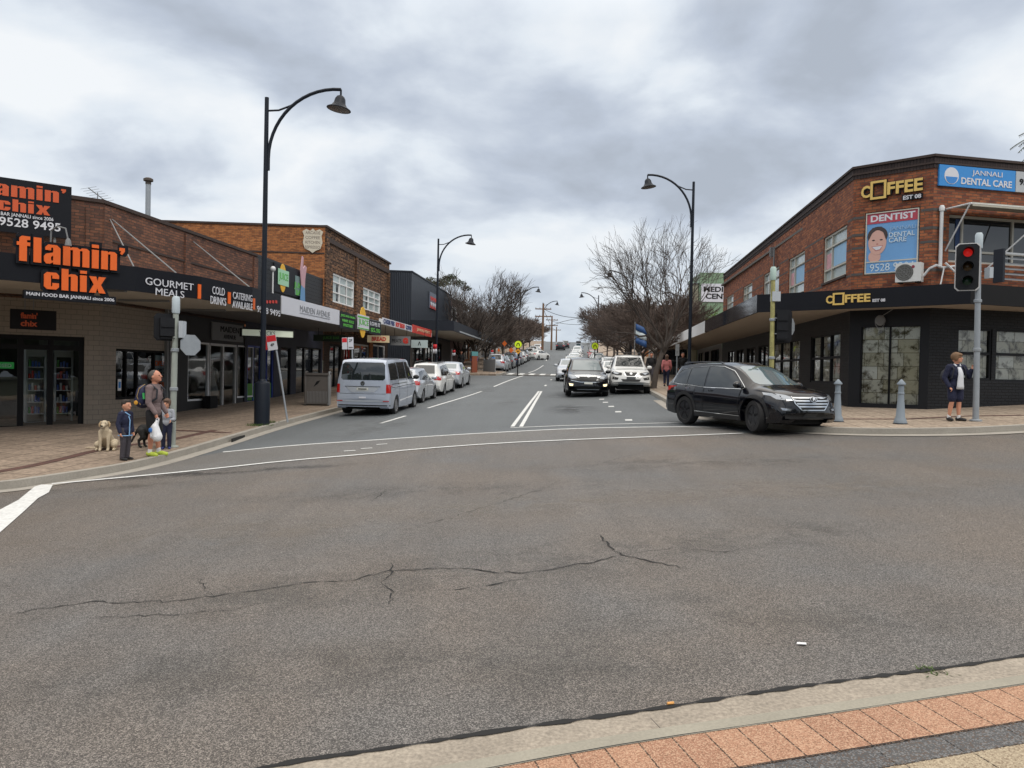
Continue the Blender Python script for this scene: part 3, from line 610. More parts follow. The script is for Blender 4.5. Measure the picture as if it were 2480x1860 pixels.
# shop interior, door frame, panes
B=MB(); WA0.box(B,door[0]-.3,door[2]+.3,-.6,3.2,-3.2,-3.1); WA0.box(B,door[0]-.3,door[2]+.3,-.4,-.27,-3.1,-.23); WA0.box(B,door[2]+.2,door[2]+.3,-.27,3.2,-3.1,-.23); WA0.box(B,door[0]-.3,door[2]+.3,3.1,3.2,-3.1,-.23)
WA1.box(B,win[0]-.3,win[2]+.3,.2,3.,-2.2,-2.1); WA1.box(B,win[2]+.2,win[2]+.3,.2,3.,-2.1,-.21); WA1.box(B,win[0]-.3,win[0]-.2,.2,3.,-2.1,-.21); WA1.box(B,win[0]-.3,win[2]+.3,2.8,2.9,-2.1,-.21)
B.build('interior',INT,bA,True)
dr=MB()
def bars(B,Wl,r,us,vs,w=.06,d0=-.14,d1=-.06,edge=.07):
    Wl.box(B,r[0],r[0]+edge,r[1],r[3],d0,d1); Wl.box(B,r[2]-edge,r[2],r[1],r[3],d0,d1); Wl.box(B,r[0]+edge,r[2]-edge,r[3]-edge,r[3],d0,d1); Wl.box(B,r[0]+edge,r[2]-edge,r[1],r[1]+edge,d0,d1)
    for u in us: Wl.box(B,u-w/2,u+w/2,r[1]+edge,r[3]-edge,d0+.002,d1-.002)
    for v in vs: Wl.box(B,r[0]+edge,r[2]-edge,v-w/2,v+w/2,d0+.004,d1-.004)
us=[WA0.px(x,950,-.1)[0] for x in (49,121,195)]
bars(dr,WA0,door,us[:2],[door[1]+2.25],.14,edge=.12); fr=dr.build('door_frame',BLKM,bA,True)
B=MB(); WA0.quad(B,door[0],door[2],door[1],door[3],-.11); B.build('pane',GL,fr,True)
B=MB(); bars(B,WA1,win,[WA1.px(x,900,-.1)[0] for x in (303,330,372)],[],.05,edge=.07); fw=B.build('window_frame',BLKM,bA,True)
B=MB(); WA1.quad(B,win[0],win[2],win[1],win[3],-.12); B.build('pane',GL,fw,True)
B=MB(); WA1.box(B,3.15,3.25,-.4,3.4,.0,.1); WA1.box(B,3.35,3.42,-.4,3.4,.0,.08); B.build('downpipe',GREY,bA,True)
# drinks fridges inside
def fridge(u0,u1,label):
    c=WA0((u0+u1)/2,-.27,-1.2); r_=thing('drinks_fridge',label,'fridge',c,0,'drinks fridges inside the takeaway')
    B=MB(); WA0.box(B,u0,u1,-.27,1.75,-1.6,-1.55); WA0.box(B,u0,u0+.05,-.27,1.75,-1.55,-1.0); WA0.box(B,u1-.05,u1,-.27,1.75,-1.55,-1.0); WA0.box(B,u0,u1,1.75,1.95,-1.6,-1.0); WA0.box(B,u0,u1,-.27,-.1,-1.55,-1.0)
    B.build('cabinet',mat('fridge_cabinet',(.32,.35,.36),.4,var=.05),r_,True)
    for k in range(5):
        B=MB(); v=.12+k*.33; WA0.box(B,u0+.06,u1-.06,v,v+.02,-1.5,-1.02); B.build('shelf',WHT,r_,True)
    random.seed(5); cs=[mat('can_%s'%n,c,.4,var=0) for n,c in (('red',(.5,.03,.02)),('blue',(.03,.1,.4)),('green',(.05,.3,.05)),('white',(.6,.6,.6)))]
    B=MB()
    for k in range(5):
        u=u0+.1
        while u<u1-.1:
            B.tube([WA0(u,.14+k*.33,-1.1),WA0(u,.14+k*.33+random.uniform(.12,.22),-1.1)],.03,6,random.randrange(4)); u+=.075
    o=B.build('cans',cs,r_,True); o['kind']='stuff'
fridge(WA0.px(60,950,-1.2)[0],WA0.px(112,950,-1.2)[0]-.02,'glass fronted drinks fridge on the left inside the takeaway door')
fridge(WA0.px(127,950,-1.2)[0]+.02,WA0.px(165,950,-1.2)[0]+.1,'glass fronted drinks fridge on the right inside the takeaway door')
r=WA0.rect(-30,876,35,893,-.05); board('closed_sign','green and white closed sign inside the takeaway door glass',WA0,r,-.2,.02,mat('sign_green',(.03,.30,.06),.5,var=0,emit=.25),texts=[('CLOSED',(.1,.2,.9,.75),WHT,.02)])
r=WA1.rect(374,858,411,951,-.1); board('menu_poster','pale blue grey poster with orange headings in the takeaway window',WA1,(r[0],win[1]+.12,r[2],win[3]-.14),-.19,.015,mat('poster_pale',(.34,.40,.42),.5,var=.05),texts=[('OPEN',(.15,.72,.85,.86),ORG,.03),('7 DAYS\nLUNCH\nDINNER',(.12,.42,.88,.66),BLK,.02),('$5',(.3,.08,.85,.3),ORG,.05)])
r=WA1.rect(284,918,292,946,-.1); board('phone_sticker','small white and blue sticker low in the takeaway window corner',WA1,r,-.085,.006,WHT,cat='sticker',extra=lambda ro,d:(lambda B:(WA1.box(B,r[0]+.03,r[2]-.03,r[1]+.08,r[3]-.08,d,d+.003),B.build('print',BLUE,ro,True)))(MB()))
# billboard above the awning
WS=Wall(WA0(0,0,.5)[:2],WA0(WA0.len,0,.5)[:2])
r1=WS.px(172,455); r0=WS.px(172,580); rL=(r1[0]-3.6,r0[1],r1[0],r1[1])
sb=board('rooftop_billboard','black billboard above the takeaway awning with orange name and white phone number','sign' and WS,rL,0,.12,BLK)
def sbtext(t,x0,y0,x1,y1,mt,bold,ext=1.):
    a=WS.rect(x0,y0,x1,y1); q=[WS.px(x,y,.1)[1] for x,y in ((x0,y0),(x1,y0+9),(x0,y1-9),(x1,y1))]; a=(a[0],(q[2]+q[3])/2,a[2],(q[0]+q[1])/2) if t[0] in 'fc' else a; B=MB(); w=a[2]-a[0]; (block(B,t,WS,a[2]-w*ext,a[1],a[2],a[3],.122,.012) if t[0] in 'fc' else B.text(t,WS,a[2]-w*ext,a[1],a[2],a[3],.122,.012,bold)); B.build('lettering',mt,sb,True)
sbtext("flamin'",0,444,158,488,ORD,.035,1.42); sbtext('chix',0,482,120,520,ORD,.035,1.05); sbtext('MAIN FOOD BAR JANNALI since 2006',0,514,128,540,WHS,.01,1.55); sbtext('9528 9495',0,526,145,563,WHS,.012,1.02)
B=MB()
for u in (.4,1.8,3.2): WS.box(B,rL[0]+u,rL[0]+u+.06,ZF1,rL[1],.0,.06)
B.build('support_post',GREY,sb,True)
# shop name letters standing on the fascia
FW=Wall(FL[2],FL[3]); FW2=Wall(FL[3],FL[4]); FW3=Wall(FL[4],FL[5]); FW4=Wall(FL[5],FL[6])
nm=thing('shop_name_letters','large orange takeaway name letters with black outline standing on the awning fascia','sign',FW(1,ZF0,.1))
def fl(parent,Wl,t,x0,y0,x1,y1,mt,bold,d=.01,th=.012,nm_='lettering',grow=0.):
    a=Wl.rect(x0,y0,x1,y1,d); B=MB()
    if t[0] in 'fc': q=[Wl.px(x,y,d)[1] for x,y in ((x0+20,y0),(x1-20,y0+6),(x0+20,y1-3),(x1-20,y1))]; a=(a[0],(q[2]+q[3])/2,a[2],(q[0]+q[1])/2)
    if t[0] in 'fc': block(B,t,Wl,a[0],a[1],a[2],a[3],d,th,grow)
    else:
        for s_,q in lines(t,a): B=MB(); B.text(s_,Wl,*q,d,th,bold); o=B.build(nm_,mt,parent,True)
        return o
    return B.build(nm_,mt,parent,True)
fl(nm,FW,"flamin'",38,582,303,647,BLK,.085,.03,.05,'letter_backing',.05); fl(nm,FW,"flamin'",40,583,301,646,ORG,.042,.085,.03)
fl(nm,FW,'chix',104,650,257,708,BLK,.085,.03,.05,'letter_backing',.05); fl(nm,FW,'chix',106,651,255,707,ORG,.042,.085,.03)
a=FW.rect(55,704,277,733,.03); mv=(a[1]+a[3])/2; a=(a[0],mv-.09,a[2],mv+.07); B=MB(); FW.box(B,a[0],a[2],a[1]-.02,a[3],.02,.14); B.build('strip',BLK,nm,True)
B=MB(); B.text('MAIN FOOD BAR JANNALI since 2006',FW,a[0]+.04,a[1]+.025,a[2]-.04,a[3]-.035,.142,.01,.02); B.build('lettering',WHS,nm,True)
B=MB(); p=FW(1.0,ZF1+.62,.05); B.tube([FW(.98,ZF1+.2,.0),FW(.98,ZF1+.6,.05),FW(1.05,ZF1+.68,.25),FW(1.16,ZF1+.62,.45),FW(1.2,ZF1+.35,.5)],.018,6); B.lathe([(.03,.1),(.05,.06),(.07,-.06)],10,0,Matrix.Translation(FW(1.2,ZF1+.3,.5)))
tag(B.build('spotlight',GREY),'small grey swan neck spotlight over the orange shop name','lamp')
fs=thing('fascia_lettering','white menu words and phone number with orange bars along the black takeaway fascia','sign',FW2(0,ZF0,.02))
fl(fs,FW2,'GOURMET\nMEALS',352,671,468,725,WHS,.0); fl(fs,FW3,'COLD\nDRINKS',510,692,547,741,WHS,.0); fl(fs,FW3,'CATERING\nAVAILABLE',563,706,611,752,WHS,.0); fl(fs,FW4,'9528 9495',622,740,678,767,WHS,.0)
for Wl,q in ((FW2,(480,688,487,724)),(FW3,(553,707,559,736)),(FW4,(614,722,618,750))):
    B=MB(); a=Wl.rect(*q,.02); Wl.box(B,a[0],a[2],a[1],a[3],.0,.02); B.build('bar',ORG,fs,True)
B=MB()
for k in range(4): a=FW4.rect(645+k*7.5,727,649+k*7.5,735,.02); FW4.box(B,a[0],a[2],a[1],a[3],.0,.02)
B.build('phone_dots',RED,fs,True)
r=FW.px(10,601,.3); B=MB(); B.lathe([(.0,0),(.36,0),(.36,.1),(.3,.12),(0,.12)],24,0,Matrix.Translation(FW(r[0]-.42,r[1],.02))@Matrix.Rotation(PI/2,4,'X')); tag(B.build('round_sign',mat('round_sign_face',(.55,.58,.66),.4,var=.03)),'round pale sign at the left end of the takeaway awning','sign')
# hanging dark sign under the awning
r=WA0.rect(24,748,135,801,1.6); board('hanging_sign','dark hanging box sign with dim orange letters under the takeaway awning',WA0,(r[0],r[1],r[2],min(r[3],3.2)),1.6,.12,BLKM,texts=[("flamin'\nchix",(.22,.15,.58,.85),ORD,.03)],extra=lambda ro,d:(lambda B:([WA0.box(B,u,u+.02,min(r[3],3.2),3.4,1.65,1.67) for u in (r[0]+.3,r[2]-.5)],B.build('hanger',GREY,ro,True)))(MB()))
# tie rods of the awning
for i,(p,q) in enumerate((((266,530),(324,646)),((270,530),(427,660)),((468,585),(604,700)),((390,470),(390,471)))):
    if i==3: continue
    a=WA1.px(*p,.02) if p[0]>262 else WA0.px(*p,.02); A_=WA1(a[0],a[1],.02); Wl=FW if q[0]<331 else (FW2 if q[0]<492 else FW3); c=Wl.px(*q,-.04)
    B=MB(); B.tube([A_,Wl(c[0],ZF1,-.04)],.018,6); tag(B.build('tie_rod',GREY),['grey awning tie rod running down to the orange shop name','grey awning tie rod ending above the gourmet meals words','grey awning tie rod ending near the catering words'][i],'tie rod','awning tie rods on the takeaway')
# roof things: flue, antenna
def ptd(px,py,Y): d=ray(px,py); return Vector((d.x*Y,Y,CH+d.z*Y))
a=ptd(358,530,28); b=ptd(359,440,28); B=MB(); B.tube([(a.x,a.y,5.7),(a.x,a.y,b.z)],.09,12); fu=thing('roof_flue','tall ribbed grey metal flue on the takeaway roof','flue',(a.x,a.y,5.7)); B.build('pipe',SILV,fu,True)
B=MB(); B.lathe([(.1,b.z-.1),(.1,b.z),(.17,b.z+.02),(.17,b.z+.1),(.1,b.z+.14)],12,0,Matrix.Translation((a.x,a.y,0))); B.build('cowl',mat('rusty_cowl',(.08,.065,.055),.8),fu,True)
a=ptd(236,500,27); B=MB(); B.tube([(a.x,a.y,5.7),(a.x,a.y,a.z+.5)],.015,5)
p0=ptd(214,455,27); p1=ptd(256,487,27); B.tube([p0,p1],.018,5)
for k in range(7):
    c=p0.lerp(p1,k/6); B.tube([c+Vector((-.45,.3,.02)),c+Vector((.45,-.3,-.02))],.006,4)
tag(B.build('roof_antenna',GREY),'thin television antenna above the takeaway parapet','antenna')
# ================= dress shop (in the same row) =================
bM=thing('dress_shop','narrow clothing shop with white framed glass front and grey name board','building',(-11.3,25,-.4))
def px_r(Wl,x0,y0,x1,y1,d=0): return Wl.rect(x0,y0,x1,y1,d)
zb=.05
w1=px_r(WA1,456,826,507,973); dd=px_r(WA1,509,834,573,980); w2=px_r(WA1,576,840,615,966)
top=2.42
H=[(w1[0],.35,w1[2],top),(dd[0],.02,dd[2],top),(w2[0],.35,w2[2],top)]
B=MB(); WA1.holes(B,3.6,WA1.len-1.0,-.6,3.5,H,.14); B.build('dark_wall',mat('charcoal_render',(.02,.02,.022),.6,var=.15),bM,True)
def glazed(Wl,h,root,mt,us=(),name='window_frame',e=.06,vs=(),d0=-.13,d1=-.02,g_=None,w=.05):
    B=MB(); bars(B,Wl,h,us,vs,w,d0,d1,e); f=B.build(name,mt,root,True); B=MB(); Wl.quad(B,h[0],h[2],h[1],h[3],(d0+d1)/2); B.build('pane',g_ or GL,f,True); return f
ALU=mat('silver_aluminium',(.50,.50,.50),.4,.2,var=.05)
glazed(WA1,H[0],bM,WHT); glazed(WA1,H[1],bM,ALU,[(H[1][0]+H[1][2])/2],'door',e=.09,w=.09); glazed(WA1,H[2],bM,WHT)
B=MB(); u0,u1=w1[0]-.2,w2[2]+.2
WA1.box(B,u0,u1,-.2,3.2,-3.,-2.9); WA1.box(B,u0,u1,-.1,0.,-2.9,-.15); WA1.box(B,u0-.1,u0,-.2,3.2,-2.9,-.15); WA1.box(B,u1,u1+.1,-.2,3.2,-2.9,-.15); WA1.box(B,u0,u1,3.1,3.2,-2.9,-.15)
B.build('interior',INTL,bM,True)
r=px_r(WA1,512,781,586,832,.02); board('shop_name_board','grey shop name board over the clothing shop doors',WA1,(r[0],top+.12,r[2],3.2),.01,.05,GREY,texts=[('MAIDEN',(.25,.5,.85,.82),GRYT if 0 else BLKM,.0),('AVENUE',(.35,.12,.75,.36),BLKM,0)])
# dressed mannequins in the dress shop
def mannequin(u,d,lab,c):
    p=WA1(u,0.0,d); r_=thing('mannequin',lab,'mannequin',p,0,'mannequins in the clothing shop window')
    T=None
    B=MB(); B.lathe([(.17,.0),(.17,.02),(.02,.04),(.02,.75),(.10,.8),(.17,1.0),(.12,1.2),(.19,1.42),(.17,1.5),(.05,1.56),(.045,1.64)],12,sy=.7); B.ball((0,0,1.74),(.08,.09,.12)); B.build('figure',mat('mannequin_grey',(.35,.33,.32),.5),r_)
    B=MB(); B.lathe([(.34,.45),(.26,.8),(.19,1.0),(.14,1.2),(.205,1.42),(.19,1.51),(.07,1.55)],14,sy=.72); B.tube([(-.19,0,1.46),(-.26,.02,1.2),(-.24,.08,.95)],[.06,.05,.04],7); B.tube([(.19,0,1.46),(.27,.0,1.2),(.26,.05,.95)],[.06,.05,.04],7); B.build('dress',mat('dress_'+c[0],c[1],.8,vs=9),r_)
mannequin(w1[0]+.5,-.6,'mannequin in a mauve dress behind the left white framed window',('mauve',(.20,.17,.24))); mannequin(dd[2]-.35,-.9,'mannequin in a pale top behind the clothing shop door',('pale',(.34,.33,.32))); mannequin(w1[0]+1.1,-1.3,'mannequin in black standing deeper in the clothing shop',('black',(.03,.03,.03)))
B=MB(); WA1.box(B,w1[0]+.9,dd[0]-.05,-.1,.5,.05,.35); tag(B.build('planter_box',BLKM),'black box planter on the pavement by the clothing shop door','planter')
# lightbox sign
Wx=Wall((-9.9,24.2),(-7.9,25.6)); r=Wx.rect(583,797,706,818)
board('lightbox_sign','long cream lightbox sign with faint letters hanging behind the tall lamp post',Wx,(r[0],r[1],r[2],r[3]),0,.16,mat('lightbox_cream',(.66,.72,.58),.4,var=.03,emit=.12),frame=BLKM,texts=[('Y',(.32,.15,.38,.85),GRYT,.0),('CKS',(.47,.15,.64,.85),GRYT,0)])
# ================= juice bar row: black clad upper wall =================
WB=Wall((-10.6,31.0),(-9.93,39.35))
bB=thing('juice_bar_building','black clad shop between the brick parapet and the stone building with blue framed doors','building',(-10.6,31,-.3))
B=MB(); WB.box(B,0.01,WB.len-.02,3.3,6.25,-.3,-.05); B.build('black_cladding',brick('black_weatherboard',(.02,.021,.024),(.018,.019,.022),(.005,.005,.006),30,.18,.012,0,.1,.5,1.),bB,True)
jd=px_r(WA1,655,848,737,966); H=[(.1,.1,1.0,2.5)]
B=MB(); WB.holes(B,-1.0,WB.len,-.4,3.5,[(-.75,.12,1.9,2.45),(2.7,.15,3.9,2.5),(4.6,.15,8.1,2.6)],.15); B.build('navy_wall',mat('navy_render',(.012,.016,.035),.6,var=.15),bB,True)
BLF=mat('blue_frame',(.03,.06,.34),.4,var=.05)
glazed(WB,(-.75,.12,1.9,2.45),bB,BLF,[-.1,.6,1.25],'door',e=.07,g_=GLD)
B=MB(); WB.quad(B,-.65,1.8,.22,.9,-.06); B.build('green_transfer',mat('green_transfer',(.06,.22,.02),.5,var=.3,vs=4),bB,True)
glazed(WB,(2.7,.15,3.9,2.5),bB,BLKM,[],'door',g_=GLD); glazed(WB,(4.6,.15,8.1,2.6),bB,BLKM,[5.7,6.9],g_=GLD)
# awning of this row
FB=[(-7.655,24.72),(-6.5,36.9)]; WFB=Wall(*FB)
B=MB(); WFB.box(B,.02,WFB.len,ZF0,ZF1-.02,-.08,-.01); B.build('awning_fascia',GREY,bB,True)
B=MB(); B.prism([(-7.74,24.72),(-6.6,36.9),(-10.1,37.2),(-10.62,31),(-11.28,24.72)],3.40,3.47); B.build('awning_soffit',mat('soffit_grey',(.13,.125,.125),.7,var=.1),bB,True)
r=px_r(WFB,680,717,820,787); board('fascia_sign','long white fascia sign of the clothing shop with thin grey lettering',WFB,(.03,ZF0,r[2],ZF1),0,.03,WHS,texts=[('MAIDEN AVENUE',(.27,.34,.80,.7),GRYT,-.005),('____________________',(.27,.24,.80,.265),GRYT,0)])
r2=px_r(WFB,822,757,859,800); board('juice_menu_sign','black fascia sign with green menu words left of the pineapple',WFB,(r[2]+.05,ZF0-.1,r2[2],ZF1-.03),0,.03,BLK,texts=[('JUICE AND SALAD',(.05,.68,.95,.86),GRN,.03),('WRAPS  ROLLS',(.12,.40,.88,.58),GRN,.03),('SMOOTHIES',(.2,.12,.8,.3),GRN,.03)],group='juice bar signs')
def pineapple(root,Wl,uc,v0,v1,d,w):
    B=MB(); h=v1-v0; n=24; pts=[(uc+w*.28*cos(2*PI*k/n),(v0+v1)/2+h*.5*sin(2*PI*k/n)) for k in range(n)]; Wl.prism(B,pts,d,d+.02); B.build('pineapple_board',YEL,root,True)
r=px_r(WFB,861,763,888,798); P_=thing('pineapple_sign','yellow pineapple sign with white and green juice board across it','sign',WFB((r[0]+r[2])/2,ZF0,.1),0,'juice bar signs')
pineapple(P_,WFB,(r[0]+r[2])/2,ZF0-.38,ZF1+.42,.06,(r[2]-r[0]))
B=MB(); WFB.box(B,r[0],r[2],ZF0-.02,ZF1+.04,.085,.11); B.build('panel',WHS,P_,True); B=MB(); WFB.box(B,r[0],r[2],ZF1-.1,ZF1-.03,.112,.12); WFB.box(B,r[0],r[2],ZF0+.0,ZF0+.05,.112,.12); B.text('JUICE',WFB,r[0]+.1,ZF0+.12,r[2]-.1,ZF1-.16,.112,.01,.01); B.build('lettering',GRN,P_,True)
r=px_r(WFB,892,773,918,808); board('juice_offer_sign','black and green fascia sign right of the pineapple',WFB,(r[0],ZF0-.12,WFB.len-.02,ZF1-.06),0,.03,BLK,texts=[('LOVE IT',(.1,.6,.9,.88),WHS,.02),('$5.50',(.15,.12,.9,.45),GRN,.02)],group='juice bar signs')
r=px_r(WB,664,641,742,702,.0); jb=board('juice_banner','black wall banner with pineapple and green lettering above the juice bar',WB,(r[0],4.9,WB.px(740,660)[0],6.15),-.04,.05,BLK,extra=lambda ro,d:pineapple(ro,WB,r[0]+.95,4.95,6.22,d,1.3))
rr_=(r[0],4.9,WB.px(740,660)[0],6.15)
B=MB(); WB.box(B,rr_[0]+.35,rr_[0]+1.6,5.25,5.95,.035,.05); B.build('panel',mat('mint_panel',(.35,.62,.42),.5,var=.1),jb,True)
B=MB(); B.text('JUICE\nBAR',WB,rr_[0]+2.3,5.0,rr_[0]+3.6,5.6,.03,.01,.02); B.text('JUICE',WB,rr_[0]+.45,5.4,rr_[0]+1.5,5.8,.052,.01,0); B.build('lettering',GRN,jb,True)
B=MB(); WB.box(B,rr_[2]-1.4,rr_[2]-.1,5.0,5.9,.012,.03); B.build('panel',mat('teal_grey_panel',(.16,.24,.24),.5,var=.2,vs=3),jb,True)
# tall painted figure cut-out on the wall
r=px_r(WB,737,635,756,733,.3); u=r[0]; mu=thing('wall_cutout','tall cut-out of a dancing figure in pink top and blue jeans on the black wall','sign',WB(u+.5,4.,.1))
B=MB(); WB.prism(B,[(u+.2,5.5),(u+.05,6.2),(u+.25,6.9),(u+.4,6.85),(u+.35,6.3),(u+.6,6.5),(u+.85,6.45),(u+.7,6.0),(u+.6,5.4)],.08,.12); B.build('top',mat('cutout_pink',(.50,.30,.34),.6,vs=6),mu,True)
B=MB(); WB.prism(B,[(u+.2,5.5),(u+.6,5.4),(u+.75,4.6),(u+.95,4.0),(u+.7,3.95),(u+.45,4.5),(u+.05,4.35),(u-.1,4.45),(u+.1,4.75)],.08,.12); B.build('jeans',mat('cutout_blue',(.12,.27,.48),.6,vs=6),mu,True)
B=MB(); B.tube([(-10.35,32.3,3.9),(-10.35,32.3,5.75)],.035,8); B.ball((-10.35,32.3,5.8),.12); tag(B.build('vent_pipe',PIPE),'white vent pipe standing by the black clad wall','pipe')
# ================= stone faced two storey building =================
WS1=Wall((-9.93,39.4),(-8.76,52.8)); WS0=Wall((-19,38.85),(-9.93,39.4))
bS=thing('stone_faced_building','two storey building with rock faced stone front and orange brick side wall','building',(-9.93,39.4,0))
wi=[px_r(WS1,807,657,857,756),px_r(WS1,880,694,921,762)]
zh=(wi[0][3]+wi[1][3])/2; zs=5.2
H=[(wi[0][0],zs,wi[0][2],zh),(wi[1][0],zs+.1,wi[1][2],zh-.1)]
B=MB(); WS1.holes(B,0,WS1.len,3.4,8.95,H,.2)
u=px_r(WS1,860,640,872,700); WS1.box(B,u[0],u[0]+.35,3.6,8.2,.002,.12); WS1.box(B,0,.5,3.6,8.4,.003,.1); WS1.box(B,WS1.len-.5,WS1.len,3.6,8.3,.003,.1)
B.build('stone_front',STONE,bS,True)
B=MB(); WS0.box(B,0,WS0.len,2,8.95,-.3,0); B.build('side_wall',BRK_O,bS,True)
B=MB(); WS0.box(B,0,WS0.len,8.951,9.05,-.35,.06); WS1.box(B,-.05,WS1.len+.05,8.95,9.06,-.35,.12); WS1.box(B,0,WS1.len,8.25,8.5,.003,.08); WS0.box(B,0,WS0.len-.02,7.55,7.62,.001,.03); B.build('cornice',DKBR,bS,True)
B=MB(); B.prism([(-19,39),(-10.1,39.6),(-9.0,52.7),(-19,52.7)],8.3,8.4); B.build('roof',ROOF,bS,True)
for h in H:
    us=[h[0]+(h[2]-h[0])*k for k in (.33,.66)]; B=MB(); bars(B,WS1,h,us,[h[3]-.45,h[1]+.55],.06,-.14,-.03,.08); f_=B.build('window',WHT,bS,True); B=MB(); WS1.quad(B,h[0],h[2],h[1],h[3],-.1); B.build('pane',GLB,f_,True)
    B=MB(); WS1.quad(B,us[0]-.45,us[0]-.1,h[1]+.05,h[3]-.5,-.095); WS1.quad(B,us[1]-.1,us[1]+.15,h[1]+.05,h[3]-.5,-.095); B.build('dark_gap',GLD,f_,True)
WS0b=WS0; r=WS1.px(767,590,.0)
u,v=WS0.px(767,583,.02); sh=[(-.95,.75),(-.6,.95),(-.25,.8),(0,1.),(.25,.8),(.6,.95),(.95,.75),(.8,.4),(.9,-.2),(.7,-.7),(.3,-.85),(0,-1.05),(-.3,-.85),(-.7,-.7),(-.9,-.2),(-.8,.4)]
u=WS0.len-.62; P_=thing('shield_sign','cream shield shaped coffee kitchen sign on the orange brick corner','sign',WS0(u,v,.05))
B=MB(); WS0.prism(B,[(u+x*.56,v+y*.62) for x,y in sh],.03,.08); B.build('panel',mat('cream_sign',(.55,.50,.40),.5,var=.08),P_,True)
B=MB()
for i,t in enumerate(('ARCADE','COFFEE','KITCHEN','ESPRESSO')): B.text(t,WS0,u-.38,v+.33-.25*i,u+.38,v+.48-.25*i,.082,.006,.01)
B.build('lettering',mat('brown_letter',(.28,.24,.20),.6),P_,True)
# ground floor of the stone building, shopfronts
B=MB(); H2=[(1.0,.5,3.0,2.9),(3.5,.5,4.6,3.),(5.4,.5,8.6,3.1),(9.4,.6,12.6,3.2)]; WS1.holes(B,0,WS1.len,0,3.5,H2,.2); B.build('shopfront_wall',brick('dark_brown_brick',(.07,.045,.032),(.045,.03,.024),(.02,.016,.014)),bS,True)
for i,h in enumerate(H2): glazed(WS1,h,bS,[BLKM,RED,ALU,WHT][i],[h[0]+(h[2]-h[0])/2],'shop_window',g_=GLD,e=.1)
B=MB(); WS1.box(B,8.62,9.38,.3,3.3,.002,.06); B.build('brick_pier',BRK_O,bS,True)
FS=[(-6.62,37.4),(-5.5,50.9)]; WFS=Wall(*FS)
B=MB(); WFS.box(B,0,WFS.len,3.85,4.12,-.06,0); B.build('awning_fascia',WHT,bS,True)
B=MB(); B.prism([(-6.7,37.4),(-5.6,50.9),(-8.9,51.1),(-10.05,37.7)],3.87,3.93); B.build('awning_soffit',SOFW,bS,True)
us=[WFS.px(x,790)[0] for x in (936,965,983,1001,1050)]
board('bakery_fascia_sign','navy white and red bakery fascia sign along the pale awning',WFS,(.4,3.86,7.2,4.2),.0,.03,WHS,texts=[('CAKES PIES',(.02,.15,.36,.85),mat('navy_letter',(.03,.05,.16),.5),.05),('HOT BREAD',(.40,.12,.72,.9),RED,.06),('COFFEE',(.76,.15,.98,.85),mat('navy_letter',(.03,.05,.16),.5),.05)],group='fascia signs of the stone building')
board('red_fascia_sign','red fascia sign with pale script further up the same awning',WFS,(7.4,3.82,13.3,4.3),.0,.03,RED,texts=[('JANNALI MEATS',(.2,.25,.9,.75),mat('cream_letter',(.6,.4,.25),.5),.02)],group='fascia signs of the stone building')
def hang(name,lab,px,py,px2,py2,Y,mt,texts,grp='signs hanging under the left awnings'):
    a=ptd(px,py2,Y); b_=ptd(px2,py,Y); Wl=Wall((a.x,Y),(b_.x,Y+.05)); r=board(name,lab,Wl,(0,a.z,Wl.len,b_.z),0,.1,mt,texts=texts,group=grp)
    B=MB(); Wl.box(B,.2,.22,b_.z,b_.z+.5,.03,.05); Wl.box(B,Wl.len-.22,Wl.len-.2,b_.z,b_.z+.5,.03,.05); B.build('hanger',BLKM,r,True)
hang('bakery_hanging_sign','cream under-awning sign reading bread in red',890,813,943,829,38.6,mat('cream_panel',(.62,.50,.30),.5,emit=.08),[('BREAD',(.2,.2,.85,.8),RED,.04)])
hang('grey_hanging_sign','grey under-awning sign with a dark red emblem',946,815,994,836,42,GREY,[('@',(.62,.2,.92,.85),RED,.05),('MEATS',(.08,.3,.55,.7),BLKM,.0)])
hang('pale_hanging_sign','pale blue grey under-awning sign beside the grey one',996,824,1036,842,45,mat('pale_panel',(.42,.50,.50),.5),[('^',(.4,.3,.6,.8),BLKM,0)])
hang('dark_hanging_sign','dark green black under-awning sign left of the bread sign',760,812,838,826,34,mat('dark_green_panel',(.02,.04,.025),.5),[('JUICE BAR',(.3,.25,.8,.75),GRN,-.01)])
# ================= dark slate clad shop =================
WD0=Wall((-13,52.2),(-7.2,52.9)); WD1=Wall((-7.2,52.9),(-5.75,69.2))
bD=thing('slate_clad_building','dark blue grey ribbed metal clad shop with deep flat awning','building',(-7.2,52.9,1))
B=MB(); WD0.box(B,0,WD0.len,1.0,8.45,-.3,0); WD1.box(B,0,WD1.len,4.2,8.45,-.3,0); B.build('cladding',RIBN,bD,True)
B=MB(); WD0.box(B,0,WD0.len+.04,8.451,8.55,-.3,.04); WD1.box(B,-.05,WD1.len,8.45,8.551,-.3,.05); B.build('coping',NAVY,bD,True)
B=MB(); B.prism([(-13,52.6),(-7.4,53.1),(-6,69),(-13,69)],8.1,8.2); B.build('roof',ROOF,bD,True)
H=[(.8,1.2,4.6,3.9),(5.2,1.2,8.6,3.9),(9.4,1.4,12.,3.9)]; B=MB(); WD1.holes(B,0,WD1.len,.8,4.3,H,.2); B.build('shopfront_wall',mat('umber_render',(.06,.05,.045),.7,var=.2),bD,True)
for h in H: glazed(WD1,h,bD,BLKM,[h[0]+(h[2]-h[0])*k for k in (.33,.66)],'shop_window',g_=GLD,e=.08)
AW=[(-7.1,52.1),(-4.1,51.9),(-1.95,77.)]
B=MB(); fascia_strip(B,AW,4.35,5.05,.1); B.build('awning_fascia',NAVY,bD,True)
B=MB(); fascia_strip(B,[(-4.098,51.95),(-1.93,77.)],4.40,4.5,.004); B.build('fascia_trim',mat('pale_trim',(.35,.38,.40),.5),bD,True)
